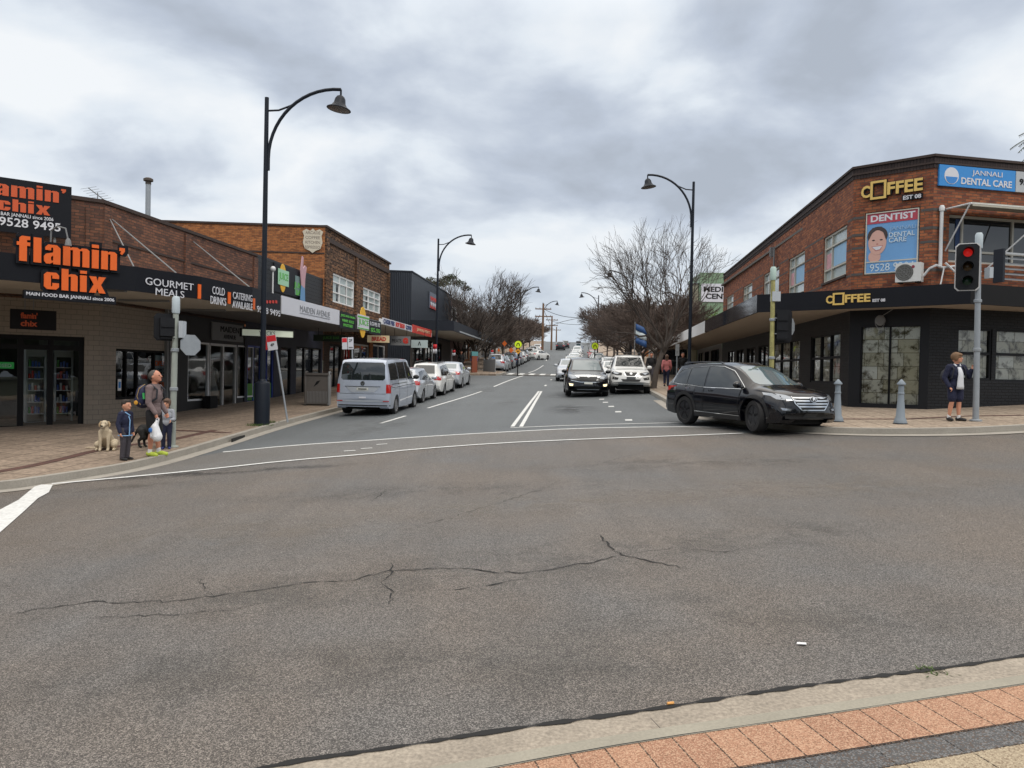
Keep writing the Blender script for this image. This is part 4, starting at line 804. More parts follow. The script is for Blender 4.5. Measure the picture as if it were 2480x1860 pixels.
B=MB(); B.prism([(-7.1,52.2),(-4.2,52.),(-2.05,77),(-5.2,77),(-7.15,52.9)],4.37,4.43); B.build('awning_soffit',SOFW,bD,True)
B=MB(); B.prism([(-7.1,52.2),(-4.2,52.),(-2.05,77),(-5.2,77),(-7.15,52.9)],4.95,5.0); B.build('awning_roof',NAVY,bD,True)
r=px_r(WD1,1040,706,1055,752,.05); P_=board('discount_sign','red and white striped square sign on the slate clad wall',WD1,(r[0],r[1],r[2],r[3]),.02,.08,mat('sign_grey_blue',(.12,.14,.18),.5),texts=[('999',(.05,.45,.95,.75),RED,.05),('!!!',(.1,.12,.9,.4),WHS,.05),('RRR',(.05,.0,.95,.2),RED,.05)])
# ---- pink rendered shop, low roofed shop and distant shops on the left
WP=Wall((-5.75,69.2),(-5.1,76.4)); bP=thing('pink_rendered_shop','pink rendered upper wall with white framed window beyond the slate clad shop','building',(-5.75,69.2,1.5))
B=MB(); WP.holes(B,0,WP.len,1.5,8.2,[(.3,5.4,3.,7.6)],.3); B.build('wall',mat('pink_render',(.22,.145,.135),.8,var=.1),bP,True)
glazed(WP,(.3,5.4,3.,7.6),bP,WHT,[],g_=GLD,e=.25,d0=-.2,d1=.05); B=MB(); WP.box(B,0,WP.len,8.2,8.3,-.3,.05); B.build('coping',NAVY,bP,True)
def shop(name,lab,a,b,z0,z1,mt,aw,mw,awz=None,depth=8,gable=False,roofm=ROOF):
    Wl=Wall(a,b); r_=thing(name,lab,'building',(a[0],a[1],z0)); n=max(1,int(Wl.len/4)); H=[(Wl.len*(k+.15)/n,z0+.3,Wl.len*(k+.85)/n,z0+2.5) for k in range(n)]
    B=MB(); Wl.holes(B,0,Wl.len,z0-1,z1,H,.2); p=[Wl(0,z1,0),Wl(0,z1,-depth),Wl(Wl.len,z1,-depth),Wl(Wl.len,z1,0)]
    for u in (0,Wl.len): B.add([Wl(u,z0-1,0),Wl(u,z0-1,-depth),Wl(u,z1,-depth),Wl(u,z1,0)],[(0,1,2,3)])
    B.build('wall',mt,r_,True)
    B=MB(); 
    if gable: B.add([Wl(-.3,z1,.3),Wl(Wl.len+.3,z1,.3),Wl(Wl.len+.3,z1+2,-depth/2),Wl(-.3,z1+2,-depth/2),Wl(-.3,z1,-depth),Wl(Wl.len+.3,z1,-depth)],[(0,1,2,3),(3,2,5,4),(0,3,4),(1,5,2)])
    else: Wl.box(B,-.05,Wl.len+.05,z1,z1+.12,-depth,.06)
    B.build('roof',roofm,r_,True)
    for h in H: glazed(Wl,h,r_,mw,[(h[0]+h[2])/2],'shop_window',g_=GLD,e=.08)
    if aw:
        B=MB(); Wl.box(B,0,Wl.len,z0+2.9,z0+3.35,aw-.08,aw); B.build('awning_fascia',mw,r_,True); B=MB(); Wl.box(B,0,Wl.len,z0+2.92,z0+2.98,.02,aw-.1); B.build('awning_soffit',SOF,r_,True)
    return r_,Wl
shop('low_shop','low shop with pale parapet and awning beyond the pink shop',st(79,-12.),st(90,-12.),2.0,6.6,mat('cream_render',(.34,.32,.27),.8),3.,BLKM,roofm=ROOF)
shop('tiled_roof_shop','brick shop with red tiled gable roof behind the left street trees',st(92,-12.5),st(106,-12.5),2.8,6.2,BRK_O,3.,GREY,gable=True,roofm=mat('red_tile',(.25,.09,.06),.8))
shop('grey_shop','grey rendered shop half way up the hill on the left',st(108,-12.5),st(124,-12.5),3.6,7.6,mat('grey_render',(.25,.25,.25),.8),3.,GREY)
shop('cream_house','cream house with grey roof high on the left of the hill',st(128,-13),st(142,-13),5.2,8.6,mat('cream_render',(.34,.32,.27),.8),0,WHT,gable=True,roofm=mat('grey_tile',(.12,.12,.12),.8))
shop('brown_house','brown brick house near the crest on the left',st(150,-13),st(166,-13),6.6,9.8,BRK_B,0,WHT,gable=True,roofm=mat('brown_tile',(.12,.07,.05),.8))
# ================= right corner: two storey red brick building =================
WRL=Wall((13.3,47.8),(10.33,23.1)); WRC=Wall((10.33,23.1),(11.95,21.6)); WRX=Wall((11.95,21.6),(20.,23.32))
bR=thing('corner_brick_building','two storey red brick corner building with black painted ground floor and black awning','building',(10.33,23.1,.5))
ZT=8.05
BLKS=mat('black_render',(.008,.009,.012),.55,var=.2,spec=.3)
w=[WRL.rect(1996,558,2048,674),WRL.rect(1911,620,1947,700),WRL.rect(1850,660,1886,700),WRL.rect(1800,690,1821,720),WRL.rect(1760.5,712,1776,730)]
zh=WRL.px(2046,546)[1]; zs=WRL.px(2048,665)[1]
HW=[(a[0],zs,a[2],zh) for a in w]
B=MB(); WRL.holes(B,0,WRL.len,3.7,ZT-.36,HW,.18)
B.build('brick_wall',BRK_R,bR,True,label='red brick wall above the awning facing the main street')
hc=WRC.rect(2098,518,2222,656,0.); hc=(hc[0]-.03,hc[1]-.03,hc[2]+.03,hc[3]+.03)
B=MB(); WRC.holes(B,0,WRC.len,3.7,ZT-.36,[hc],.08); B.build('brick_wall',BRK_R,bR,True,label='narrow brick wall cutting off the corner')
wx=WRX.rect(2300,500,2700,640); zc0=WRX.px(2330,489,.9)[1]; HX=(wx[0],WRX.px(2330,645,0)[1]+.1,min(wx[2],7.6),zc0-.12); 
B=MB(); WRX.holes(B,0,WRX.len,3.7,ZT-.36,[HX],.25); B.build('brick_wall',BRK_R,bR,True,label='brick wall along the cross street with the wide dark window')
GB=mat('grey_brick_course',(.075,.07,.068),.8,var=.3,vs=8)
for Wl,s in ((WRC,[(0,hc[0]-.02),(hc[2]+.02,WRC.len)]),(WRX,[(0,HX[0]-.1)])):
    for a,b in s:
        for z in (zh+.02,5.95,5.55,zs-.12): B=MB(); Wl.box(B,a,b,z,z+.076,.001,.006); B.build('brick_course',GB,bR,True)
edges=[0]+sum([[h[0],h[2]] for h in sorted(HW)],[])+[WRL.len]
for k in range(0,len(edges),2):
    for z in (zh+.02,5.95,5.55,zs-.12): B=MB(); WRL.box(B,edges[k]+.05,edges[k+1]-.05,z,z+.05,.001,.004); B.build('brick_course',GB,bR,True)
B=MB()
for i,Wl in enumerate((WRL,WRC,WRX)): Wl.box(B,-.02*(i>0),Wl.len+.02,ZT-.36,ZT-.04,-.28,.02+.003*i)
B.build('soldier_course',COPE,bR,True)
B=MB()
for i,Wl in enumerate((WRL,WRC,WRX)): Wl.box(B,-.03*(i>0),Wl.len+.03,ZT-.04,ZT+.03,-.3,.06+.003*i); Wl.box(B,-.03*(i>0),Wl.len+.03,ZT-.24,ZT-.19,.02,.045+.003*i)
B.build('coping',DKBR,bR,True)
B=MB(); B.prism([(13.1,47.7),(10.4,23.2),(12,21.8),(19.8,23.5),(24,47)],7.3,7.4); B.build('roof',ROOF,bR,True)
for k,h in enumerate(sorted(HW)):
    us=[h[0]+(h[2]-h[0])*.33]; B=MB(); bars(B,WRL,h,us,[h[3]-.42,h[1]+.42],.05,-.14,-.04,.06); f_=B.build('window',mat('cream_frame',(.50,.48,.42),.5,var=.05),bR,True); B=MB(); WRL.quad(B,h[0],h[2],h[1],h[3],-.11); B.build('pane',GLB,f_,True)
    B=MB(); WRL.box(B,h[0]-.06,h[2]+.06,h[1]-.07,h[1],-.1,.05); B.build('sill',DKBR,f_,True)
    if h[2]-h[0]>0 and k>=3:
        B=MB(); WRL.box(B,us[0]+.06,h[2]-.1,h[1]+.48,h[3]-.48,-.105,-.095); B.build('poster',mat('pale_blue_poster',(.27,.47,.68),.5,var=.15,vs=4),f_,True)
        B=MB(); WRL.box(B,h[0]+.08,us[0]-.05,h[1]+.48,h[3]-.6,-.105,-.095); B.build('poster',mat('pink_poster',(.55,.30,.33),.5,var=.5,vs=5),f_,True)
# wide dark window, canopy frames and louvres on the cross street
B=MB(); bars(B,WRX,HX,[HX[0]+.55,HX[0]+2.3,HX[0]+4.2],[HX[1]+.35],.06,-.2,-.1,.07); f_=B.build('window_frame',mat('cream_frame',(.50,.48,.42),.5,var=.05),bR,True); B=MB(); WRX.quad(B,HX[0],HX[2],HX[1],HX[3],-.16); B.build('pane',GLD,f_,True)
B=MB(); WRX.box(B,HX[0]+.35,HX[0]+.5,HX[1]+.3,HX[3]-.1,-.155,-.14); WRX.box(B,HX[0]+3.,HX[0]+3.25,HX[1]+.3,HX[3]-.1,-.155,-.14); B.build('blue_curtain',mat('blue_curtain',(.02,.05,.14),.6),f_,True)
B=MB()
B.tube([WRX(HX[0]-.15,zc0,.05),WRX(HX[0]-.15,zc0-.02,.9)],.025,6); B.tube([WRX(HX[0]-.15,zc0-1.2,.05),WRX(HX[0]-.15,zc0-.02,.9)],.022,6); B.tube([WRX(HX[0]+1.2,zc0-1.7,.05),WRX(HX[0]+2.6,zc0-.02,.9)],.022,6)
B.tube([WRX(HX[0]-.15,zc0-.02,.9),WRX(HX[0]+5,zc0-.02,.9)],.03,6); cf=B.build('canopy_frame',PIPE,bR,True)
B=MB(); B.add([WRX(HX[0]-.1,zc0+.04,.06),WRX(HX[0]+5,zc0+.04,.06),WRX(HX[0]+5,zc0+.02,.92),WRX(HX[0]-.1,zc0+.02,.92),WRX(HX[0]-.1,zc0-.09,.93),WRX(HX[0]+5,zc0-.09,.93)],[(0,1,2,3),(3,2,5,4)]); B.build('canopy_fabric',mat('canopy_cream',(.38,.36,.30),.8,var=.15,vs=8),bR,True)
# ground floor: black painted brick with papered windows
zb=.35
def papered(Wl,h,us=(),vs=(),name='papered_window',e=.06,mt=BLKS):
    f_=glazed(Wl,h,bR,mt,us,name,e=e,vs=vs,d0=-.14,d1=-.03,w=.08,g_=GLC); B=MB(); Wl.quad(B,h[0],h[2],h[1],h[3],-.13); B.build('newspaper',NEWS,f_,True)
r1=WRC.rect(2088,792,2152,979,-.08); r2=WRC.rect(2157,792,2226,981,-.08)
hd1=(r1[0],.86,r1[2],r1[3]); hd2=(r2[0],.86,min(r2[2],WRC.len-.05),r1[3])
B=MB(); WRC.holes(B,0,WRC.len,zb,3.7,[hd1,hd2],.14); B.build('black_wall',BLKS,bR,True)
papered(WRC,hd1,name='papered_door',e=.02); papered(WRC,hd2,name='papered_door',e=.02)
x1=WRX.rect(2315,792,2395,915,-.08); x2=WRX.rect(2407,800,2600,918,-.08); vm_=WRX.px(2355,856,-.08)[1]
hx1=(x1[0],1.65,x1[2],3.15); hx2=(x2[0],1.62,x2[0]+2.6,3.15)
B=MB(); WRX.holes(B,0,WRX.len,zb,3.7,[hx1,hx2],.14); B.build('black_wall',BRK_K,bR,True)
papered(WRX,hx1,[],[vm_]); papered(WRX,hx2,[hx2[0]+1.3],[vm_+.0])
l1=WRL.rect(1970,822,2039,925,-.08); l2=WRL.rect(1874,838,1940,920,-.08)
ls=[(l1[0],1.45,l1[2],3.1),(l2[0],1.45,l2[2],3.1)]; 
u=min(l2[0],l2[2])-.8
while u>2.5: ls.append((u-2.1,1.45+.0,u,3.1)); u-=3.0
ls=[h for h in ls]
B=MB(); WRL.holes(B,0,WRL.len,zb,3.7,ls,.14); B.build('black_wall',BRK_K,bR,True)
for k,h in enumerate(ls):
    if k<2: papered(WRL,h,[h[0]+(h[2]-h[0])*q for q in (.33,.66)],[2.3])
    else: glazed(WRL,h,bR,BLKM,[h[0]+(h[2]-h[0])*.5],'shop_window',g_=GLD)
# awning
FR=[(11.95,60.6),(7.75,24.0),(10.2,21.75),(12.1,19.95),(15.2,20.9)]
ZA0,ZA1=3.66,4.22
k=[(7.75+(11.95-7.75)*t,24.0+(60.6-24.0)*t) for t in (1,.32,0)]
B=MB(); fascia_strip(B,[k[2],FR[2],FR[3]],ZA0,ZA1,.08); B.build('awning_fascia',BLK,bR,True)
B=MB(); fascia_strip(B,[k[1],k[2]],ZA0,ZA1+.0,.06); B.build('awning_fascia',mat('glossy_dark_panel',(.02,.022,.028),.08,var=0,spec=1.),bR,True,label='glossy dark fascia panels reflecting the bare trees')
B=MB(); fascia_strip(B,[FR[3],FR[4],(20.5,22.0)],ZA0+.0,ZA1-.02,.08); B.build('awning_fascia',BLKM,bR,True)
B=MB(); B.prism([k[1],(7.83,24.0),(10.25,21.83),(12.1,20.05),(15.1,20.95),(20.5,22.1),(20.5,23.3),(11.98,21.63),(10.36,23.12),(12.9,44.7)],3.69,3.75); B.build('awning_soffit',mat('soffit_warm',(.36,.30,.24),.8,var=.1),bR,True)
B=MB(); B.prism([k[1],(7.83,24.0),(10.25,21.83),(12.1,20.05),(15.1,20.95),(20.5,22.1),(20.5,23.3),(11.98,21.63),(10.36,23.12),(12.9,44.7)],4.1,4.15); B.build('awning_roof',ROOF,bR,True)
B=MB(); zl0,zl1=4.3,5.2
lv=Wall((13.2,20.3),(15.4,20.95))
lv.box(B,-.05,0.02,zl0,zl1,-.3,.0); B.build('louvre_end',NAVY,bR,True); B=MB(); lv.box(B,1.45,2.2,zl0,zl1+.1,-.3,0); B.build('louvre_box',NAVY,bR,True)
B=MB()
for i in range(6): z=zl0+.06+i*.14; B.add([lv(0,z,0),lv(1.45,z,0),lv(1.45,z+.07,-.1),lv(0,z+.07,-.1)],[(0,1,2,3)])
B.build('louvre_slats',mat('louvre_grey',(.20,.22,.24),.5),bR,True)
# white fascia neighbour (awning continues)
bW=thing('white_awning_shop','shop with white awning fascia beyond the red brick corner building','building',(13.3,48,1))
B=MB(); fascia_strip(B,[k[0],k[1]],ZA0,ZA1,.06); B.build('awning_fascia',mat('bright_white_fascia',(.85,.86,.87),.5,var=.04),bW,True)
B=MB(); fascia_strip(B,[(k[0][0]-.01,k[0][1]),(k[1][0]-.01,k[1][1])],ZA0+.06,ZA1-.06,.0); 
B=MB(); B.prism([k[0],(k[1][0]+.08,k[1][1]),(12.9,44.7),(14.9,60.6)],3.69,3.75); B.build('awning_soffit',mat('soffit_warm',(.36,.30,.24),.8,var=.1),bW,True)
WW=Wall((15.0,61),(13.32,47.9)); Hh=[(.5,1.4,3.5,3.4),(4.5,1.4,7,3.4),(8,1.4,12,3.4)]; B=MB(); WW.holes(B,0,WW.len,.5,4.2,Hh,.2); B.build('wall',mat('grey_render',(.25,.25,.25),.8),bW,True)
for h in Hh: glazed(WW,h,bW,BLKM,[(h[0]+h[2])/2],'shop_window',g_=GLD)
# signs on the brick building
def coffee(root,Wl,r,d,th,mt,bk,nm_='lettering'):
    w,h=r[2]-r[0],r[3]-r[1]; a,b=r[0],r[1]
    B=MB(); B.text('C',Wl,a,b+.14*h,a+.15*w,b+.80*h,d,th,.03 if not bk else .10); o0,o1=a+.155*w,a+.42*w; t=.04*w if not bk else .065*w; e=0 if not bk else .012*w
    for q in ((o0-e,o0+t-e,b-e,b+h+e),(o1-t+e,o1+e,b-e,b+h+e),(o0+t-e,o1-t+e,b-e,b+t),(o0+t-e,o1-t+e,b+h-t,b+h+e)): Wl.box(B,*q,d,d+th)
    B.text('FFEE',Wl,a+.435*w,b+.16*h,a+w,b+.82*h,d,th,.03 if not bk else .09); B.build(nm_,mt,root,True)
r=WRC.rect(2087,446,2237,492,.05); r=WRC.px(2088,490)+WRC.px(2237,447); r=(r[0],r[1]-.03,r[2],r[3]+.02)
r=(.28,6.72,2.02,7.3); q=WRC.px(2125,466); r=(WRC.px(2088,470)[0],q[1]-.22,WRC.px(2237,450)[0],q[1]+.33)
P_=thing('coffee_wall_sign','raised gold coffee letters high on the brick corner wall','sign',WRC(1,7,.1)); coffee(P_,WRC,r,.02,.05,BLK,True,'letter_backing'); coffee(P_,WRC,r,.075,.02,GOLD,False)
B=MB(); WRC.box(B,r[2]-.56,r[2],r[1]-.14,r[1]+.02,.02,.06); B.build('strip',BLK,P_,True); B=MB(); B.text('EST 08',WRC,r[2]-.52,r[1]-.12,r[2]-.04,r[1]-.0,.062,.008,.03); B.build('lettering',WHS,P_,True)
WFc=Wall(k[2],FR[2]); a=WFc.px(2001,740); b_=WFc.px(2109,706); r=(a[0],ZA0+.12,b_[0],ZA0+.12+.36)
P_=thing('coffee_fascia_sign','gold coffee letters on the black awning fascia of the corner','sign',WFc(1,4,.1)); coffee(P_,WFc,r,.004,.03,GOLD,False); B=MB(); B.text('EST 08',WFc,r[2]+.06,r[1]+.04,r[2]+.40,r[1]+.13,.004,.02,.03); B.build('lettering',WHS,P_,True)
# dentist poster
r=(hc[0]+.03,hc[1]+.03,hc[2]-.03,hc[3]-.03); W_,H_=r[2]-r[0],r[3]-r[1]
P_=thing('dentist_poster','dentist poster with a smiling face under a red heading on the brick corner','poster',WRC(r[0],r[1],0))
B=MB(); WRC.box(B,r[0],r[2],r[1]+.0,r[3],-.07,-.02); B.build('panel',SKYB,P_,True)
B=MB(); WRC.box(B,r[0]+.02,r[2],r[1]+.82*H_,r[3]-.005,-.018,-.010); B.build('red_band',CRIM,P_,True)
def tx(s,a,b,c,d_,mt,bold): B=MB(); B.text(s,WRC,r[0]+a*W_,r[1]+b*H_,r[0]+c*W_,r[1]+d_*H_,-.012,.008,bold); B.build('lettering',mt,P_,True)
tx('DENTIST',.09,.85,.93,.96,WHS,.03); tx('JANNALI',.46,.665,.95,.745,mat('faint_letter',(.30,.47,.68),.5),.0); tx('DENTAL',.45,.575,.93,.65,PALE,.01); tx('CARE',.45,.49,.78,.565,PALE,.01); tx('9528 9204',.1,.04,.93,.16,PALE,.0)
fx,fy=r[0]+.23*W_,r[1]+.52*H_
def ell(B,cx_,cy_,a,b,d0,d1,n=24,f=None): WRC.prism(B,[(cx_+a*cos(2*PI*k/n),cy_+b*sin(2*PI*k/n)) for k in range(n)],d0,d1)
B=MB(); ell(B,fx+.0,fy+.10*H_,.195*W_,.15*H_,-.017,-.013); B.build('hair',HAIRD,P_,True)
B=MB(); ell(B,fx,fy-.01*H_,.175*W_,.20*H_,-.012,-.008); ell(B,fx-.05*W_,fy-.24*H_,.12*W_,.10*H_,-.0165,-.0125); B.build('face',SKINP,P_,True)
B=MB(); WRC.prism(B,[(fx-.175*W_,fy+.03*H_),(fx-.10*W_,fy+.15*H_),(fx+.0*W_,fy+.205*H_),(fx+.11*W_,fy+.15*H_),(fx+.17*W_,fy+.02*H_),(fx+.185*W_,fy+.12*H_),(fx+.07*W_,fy+.245*H_),(fx-.10*W_,fy+.235*H_),(fx-.19*W_,fy+.12*H_)],-.007,-.004)
for s in (-1,1): ell(B,fx+s*.075*W_,fy+.03*H_,.03*W_,.012*H_,-.007,-.004,10)
B.build('hair_and_eyes',HAIRD,P_,True)
B=MB(); WRC.prism(B,[(fx-.115*W_,fy-.07*H_),(fx+.115*W_,fy-.06*H_),(fx+.06*W_,fy-.14*H_),(fx-.03*W_,fy-.15*H_)],-.0075,-.0065); ell(B,fx+.0*W_,fy-.035*H_,.022*W_,.012*H_,-.0075,-.0065,10); B.build('lips',mat('poster_lips',(.42,.16,.15),.5),P_,True)
B=MB(); WRC.prism(B,[(fx-.1*W_,fy-.08*H_),(fx+.1*W_,fy-.07*H_),(fx+.05*W_,fy-.125*H_),(fx-.02*W_,fy-.135*H_)],-.007,-.005); B.build('smile',WHS,P_,True)
B=MB(); WRC.box(B,r[0],r[2],r[1]+.185*H_,r[1]+.205*H_,-.012,-.006); bars(B,WRC,r,[],[],.03,-.02,.015,.03); B.build('frame',mat('cream_frame',(.50,.48,.42),.5),P_,True)
# dental care sign on the cross street
a=WRX.px(2270,450); b_=WRX.px(2455,416); r=(a[0],a[1],b_[0],WRX.px(2270,399)[1])
def disc(ro,d):
    cx_,cy_=r[0]+.155*(r[2]-r[0]),(r[1]+r[3])/2; R_=.40*(r[3]-r[1]); n=28
    B=MB(); WRX.prism(B,[(cx_+R_*cos(2*PI*k/n),cy_+R_*sin(2*PI*k/n)) for k in range(n)],d+.001,d+.008); B.build('logo_disc',WHS,ro,True)
    B=MB(); WRX.prism(B,[(cx_+R_*.82*cos(PI+PI*k/14),cy_-.03+R_*.82*sin(PI+PI*k/14)) for k in range(15)],d+.009,d+.013); B.build('logo_bowl',BLUE,ro,True)
board('dental_care_sign','long blue dental care sign with round half filled logo high on the brick wall',WRX,r,.01,.06,mat('sign_blue',(.035,.24,.60),.4,var=.03),texts=[('JANNALI',(.42,.55,.82,.86),WHS,.0),('DENTAL CARE',(.28,.14,.95,.47),WHS,.02)],extra=disc)
board('phone_number_sign','pale grey phone number sign to the right of the blue dental care sign',WRX,(r[2]+.02,r[1],r[2]+1.5,r[3]),.01,.06,mat('sign_grey',(.42,.44,.46),.4,var=.03),texts=[('9528 9204',(.08,.35,.9,.65),BLKM,.02)])
# air conditioner, pipes
r=WRC.rect(2172,640,2232,683,.3); acu=thing('air_conditioner','white outdoor air conditioning unit with round fan grille sitting on the awning by the poster','air conditioner',WRC((r[0]+r[2])/2,r[1],.3))
Wq=Wall(WRC(r[0],0,.42)[:2],WRC(r[2],0,.42)[:2]); q=(0,r[1]+.02,Wq.len,r[3]); cxx,cyy=.36*Wq.len,(q[1]+q[3])/2; rad=.44*(q[3]-q[1])
B=MB(); Wq.box(B,q[0],q[2],q[1],q[3],-.3,0); B.build('casing',mat('ac_white',(.62,.63,.62),.4,var=.06),acu,True)
B=MB(); n=24; Wq.prism(B,[(cxx+rad*cos(2*PI*k/n),cyy+rad*sin(2*PI*k/n)) for k in range(n)],.002,.008); fg=B.build('fan_grille',mat('grille_dark',(.10,.10,.09),.6),acu,True)
B=MB()
for rr2 in (.35,.6,.85): B.tube([Wq(cxx+rad*rr2*cos(2*PI*k/20),cyy+rad*rr2*sin(2*PI*k/20),.012) for k in range(21)],.006,4)
for k in range(8): B.tube([Wq(cxx,cyy,.012),Wq(cxx+rad*cos(PI*k/4),cyy+rad*sin(PI*k/4),.012)],.005,4)
B.build('guard_wires',GREY,fg,True)
B=MB(); Wq.prism(B,[(q[2]-.2+.045*cos(k*PI/6),q[3]-.12+.045*sin(k*PI/6)) for k in range(12)],.002,.006); B.build('badge',mat('badge_red_blue',(.25,.03,.05),.4),acu,True)
B=MB(); Wq.box(B,.05,.15,q[1]-.03,q[1],-.28,-.02); Wq.box(B,q[2]-.15,q[2]-.05,q[1]-.03,q[1],-.28,-.02); B.build('foot',BLKM,acu,True)
a=WRX.px(2281,511,.08); b_=WRX.px(2275,648,.08); B=MB(); B.tube([WRX(a[0],a[1],.08),WRX(a[0],b_[1],.08)],.05,10); B.lathe([(.07,0),(.08,.1),(.05,.16)],10,0,Matrix.Translation(WRX(a[0],a[1],.08))); tag(B.build('downpipe',PIPE),'white downpipe with rain head beside the corner of the brick building','downpipe')
B=MB(); c0=WRX(a[0],b_[1]-.02,.1); B.tube([Wq(q[2]+.05,q[1]+.15,-.1),Wq(q[2]+.2,q[1]+.35,-.1),Wq(q[2]+.38,q[1]+.42,-.05),c0+Vector((.05,0,.02)),c0+Vector((.5,.0,.08)),c0+Vector((1.1,-.1,-.1))],.035,7); B.tube([c0+Vector((.1,0,.05)),c0+Vector((-.05,-.1,-.5))],.02,6); B.tube([c0+Vector((0.1,-.05,.15)),c0+Vector((.4,-.1,-.15))],.03,6); tag(B.build('pipe_bundle',PIPE),'white lagged pipes bending from the air conditioner towards the signal','pipe')
# power bracket on the long wall
a=WRL.px(1878,605,.1); B=MB(); B.tube([WRL(a[0],3.9,.15),WRL(a[0],a[1]+.1,.15)],.04,8); B.tube([WRL(a[0],a[1]-.2,.15),WRL(a[0]-.5,a[1]-.3,.2)],.03,6); B.box(-.08,.08,-.06,.06,-.15,.25,0,Matrix.Translation(WRL(a[0]-.25,a[1]-.1,.2))); tag(B.build('power_bracket',GREY),'thin grey service mast on the brick wall above the awning','mast')
B=MB(); c0=WRC(.95,3.35,.25); B.lathe([(.12,-.02),(.16,.0),(.12,.02)],14,0,Matrix.Translation(c0)@Matrix.Rotation(PI/2,4,'X')); B.tube([c0+Vector((.14*cos(t*.5),.02,.18*sin(t*.5)-.05)) for t in range(13)],.012,5); B.tube([c0+Vector((0,0,.1)),WRC(1.3,3.66,.3)],.012,5); tag(B.build('hanging_cable_coil',GREY),'coil of cable hanging over the papered corner doors','cable')
# ================= further buildings on the right =================
Wm=Wall((13.6,61.),(17.4,59.)); 
a=ptd(1696,660,62); b_=ptd(1765,660,62); Wg=Wall((a.x,62.),(b_.x+3,61.6)); bG=thing('green_clad_building','pale green ribbed metal building with medical centre sign behind the bare tree','building',(a.x,62,1.4))
B=MB(); Wg.box(B,0,Wg.len,1.2,a.z,-6,0); B.build('cladding',RIBG,bG,True)
z1=ptd(1700,687,62).z; z0=ptd(1700,731,62).z; board('medical_centre_sign','white medical centre sign with black letters on the green metal wall',Wg,(.1,z0,3.4,z1),.01,.08,WHS,texts=[('MEDICAL\nCENTRE',(.06,.16,.95,.84),BLKM,.03)])
c0=ptd(1668,690,63); Wc=Wall((c0.x,63.),(a.x-.02,62.5)); bC=thing('cream_side_building','tall narrow cream wall between the lamp post and the green metal building','building',(c0.x,63,1.4)); B=MB(); Wc.box(B,0,Wc.len,1.2,ptd(1690,690,63).z,-5,0); B.build('wall',mat('mottled_cream',(.38,.37,.27),.85,var=.3,vs=1.5),bC,True); B=MB(); Wc.box(B,-.1,Wc.len,ptd(1690,690,63).z,ptd(1690,690,63).z+.1,-5,.1); B.build('coping',GREY,bC,True)
a=ptd(1598,738,66); b_=ptd(1664,738,66); Wn=Wall((a.x,66.5),(b_.x,64)); bN=thing('brown_brick_shop','brown brick shop with maroon awning behind the right street trees','building',(a.x,66,1.6))
B=MB(); Wn.box(B,0,Wn.len,1.2,a.z,-5,0); B.build('wall',brick('warm_brown_brick',(.24,.105,.055),(.16,.07,.04),(.09,.06,.045)),bN,True)
MAR=mat('maroon_awning',(.10,.018,.018),.6,var=.1); B=MB(); z1=ptd(1630,782,58).z; z0=ptd(1630,806,58).z; B.prism([(a.x-1.2,66),(a.x-1.9,56),(b_.x+.6,55),(b_.x+1,64)],z0,z1); B.build('awning',MAR,bN,True)
B=MB(); Wn.quad(B,.3,Wn.len,1.5,z0-.3,.02); B.build('shop_window',GLD,bN,True)
shop('olive_awning_shop','low brick shop with dark green awning behind the right street trees',st(86,13),st(70,13),1.9,6.0,BRK_B,3.2,mat('dark_green_panel',(.02,.04,.025),.5))
shop('cream_shop','cream shop further up behind the right street trees',st(104,13),st(88,13),2.6,6.4,mat('cream_render',(.34,.32,.27),.8),3.2,GREY)
shop('sandstone_wall_house','pale house low behind the right tree trunks',st(124,13),st(106,13),3.6,7.2,mat('pale_stone',(.36,.32,.24),.8,var=.2),0,WHT,gable=True,roofm=mat('grey_tile',(.12,.12,.12),.8))
shop('hill_house','brown house near the crest on the right',st(150,13),st(130,13),5.4,8.8,BRK_O,0,WHT,gable=True,roofm=mat('brown_tile',(.12,.07,.05),.8))
shop('crest_house','cream house at the top of the hill on the right',st(186,13),st(160,13),8.0,11,mat('cream_render',(.34,.32,.27),.8),0,WHT,gable=True,roofm=mat('grey_tile',(.12,.12,.12),.8))
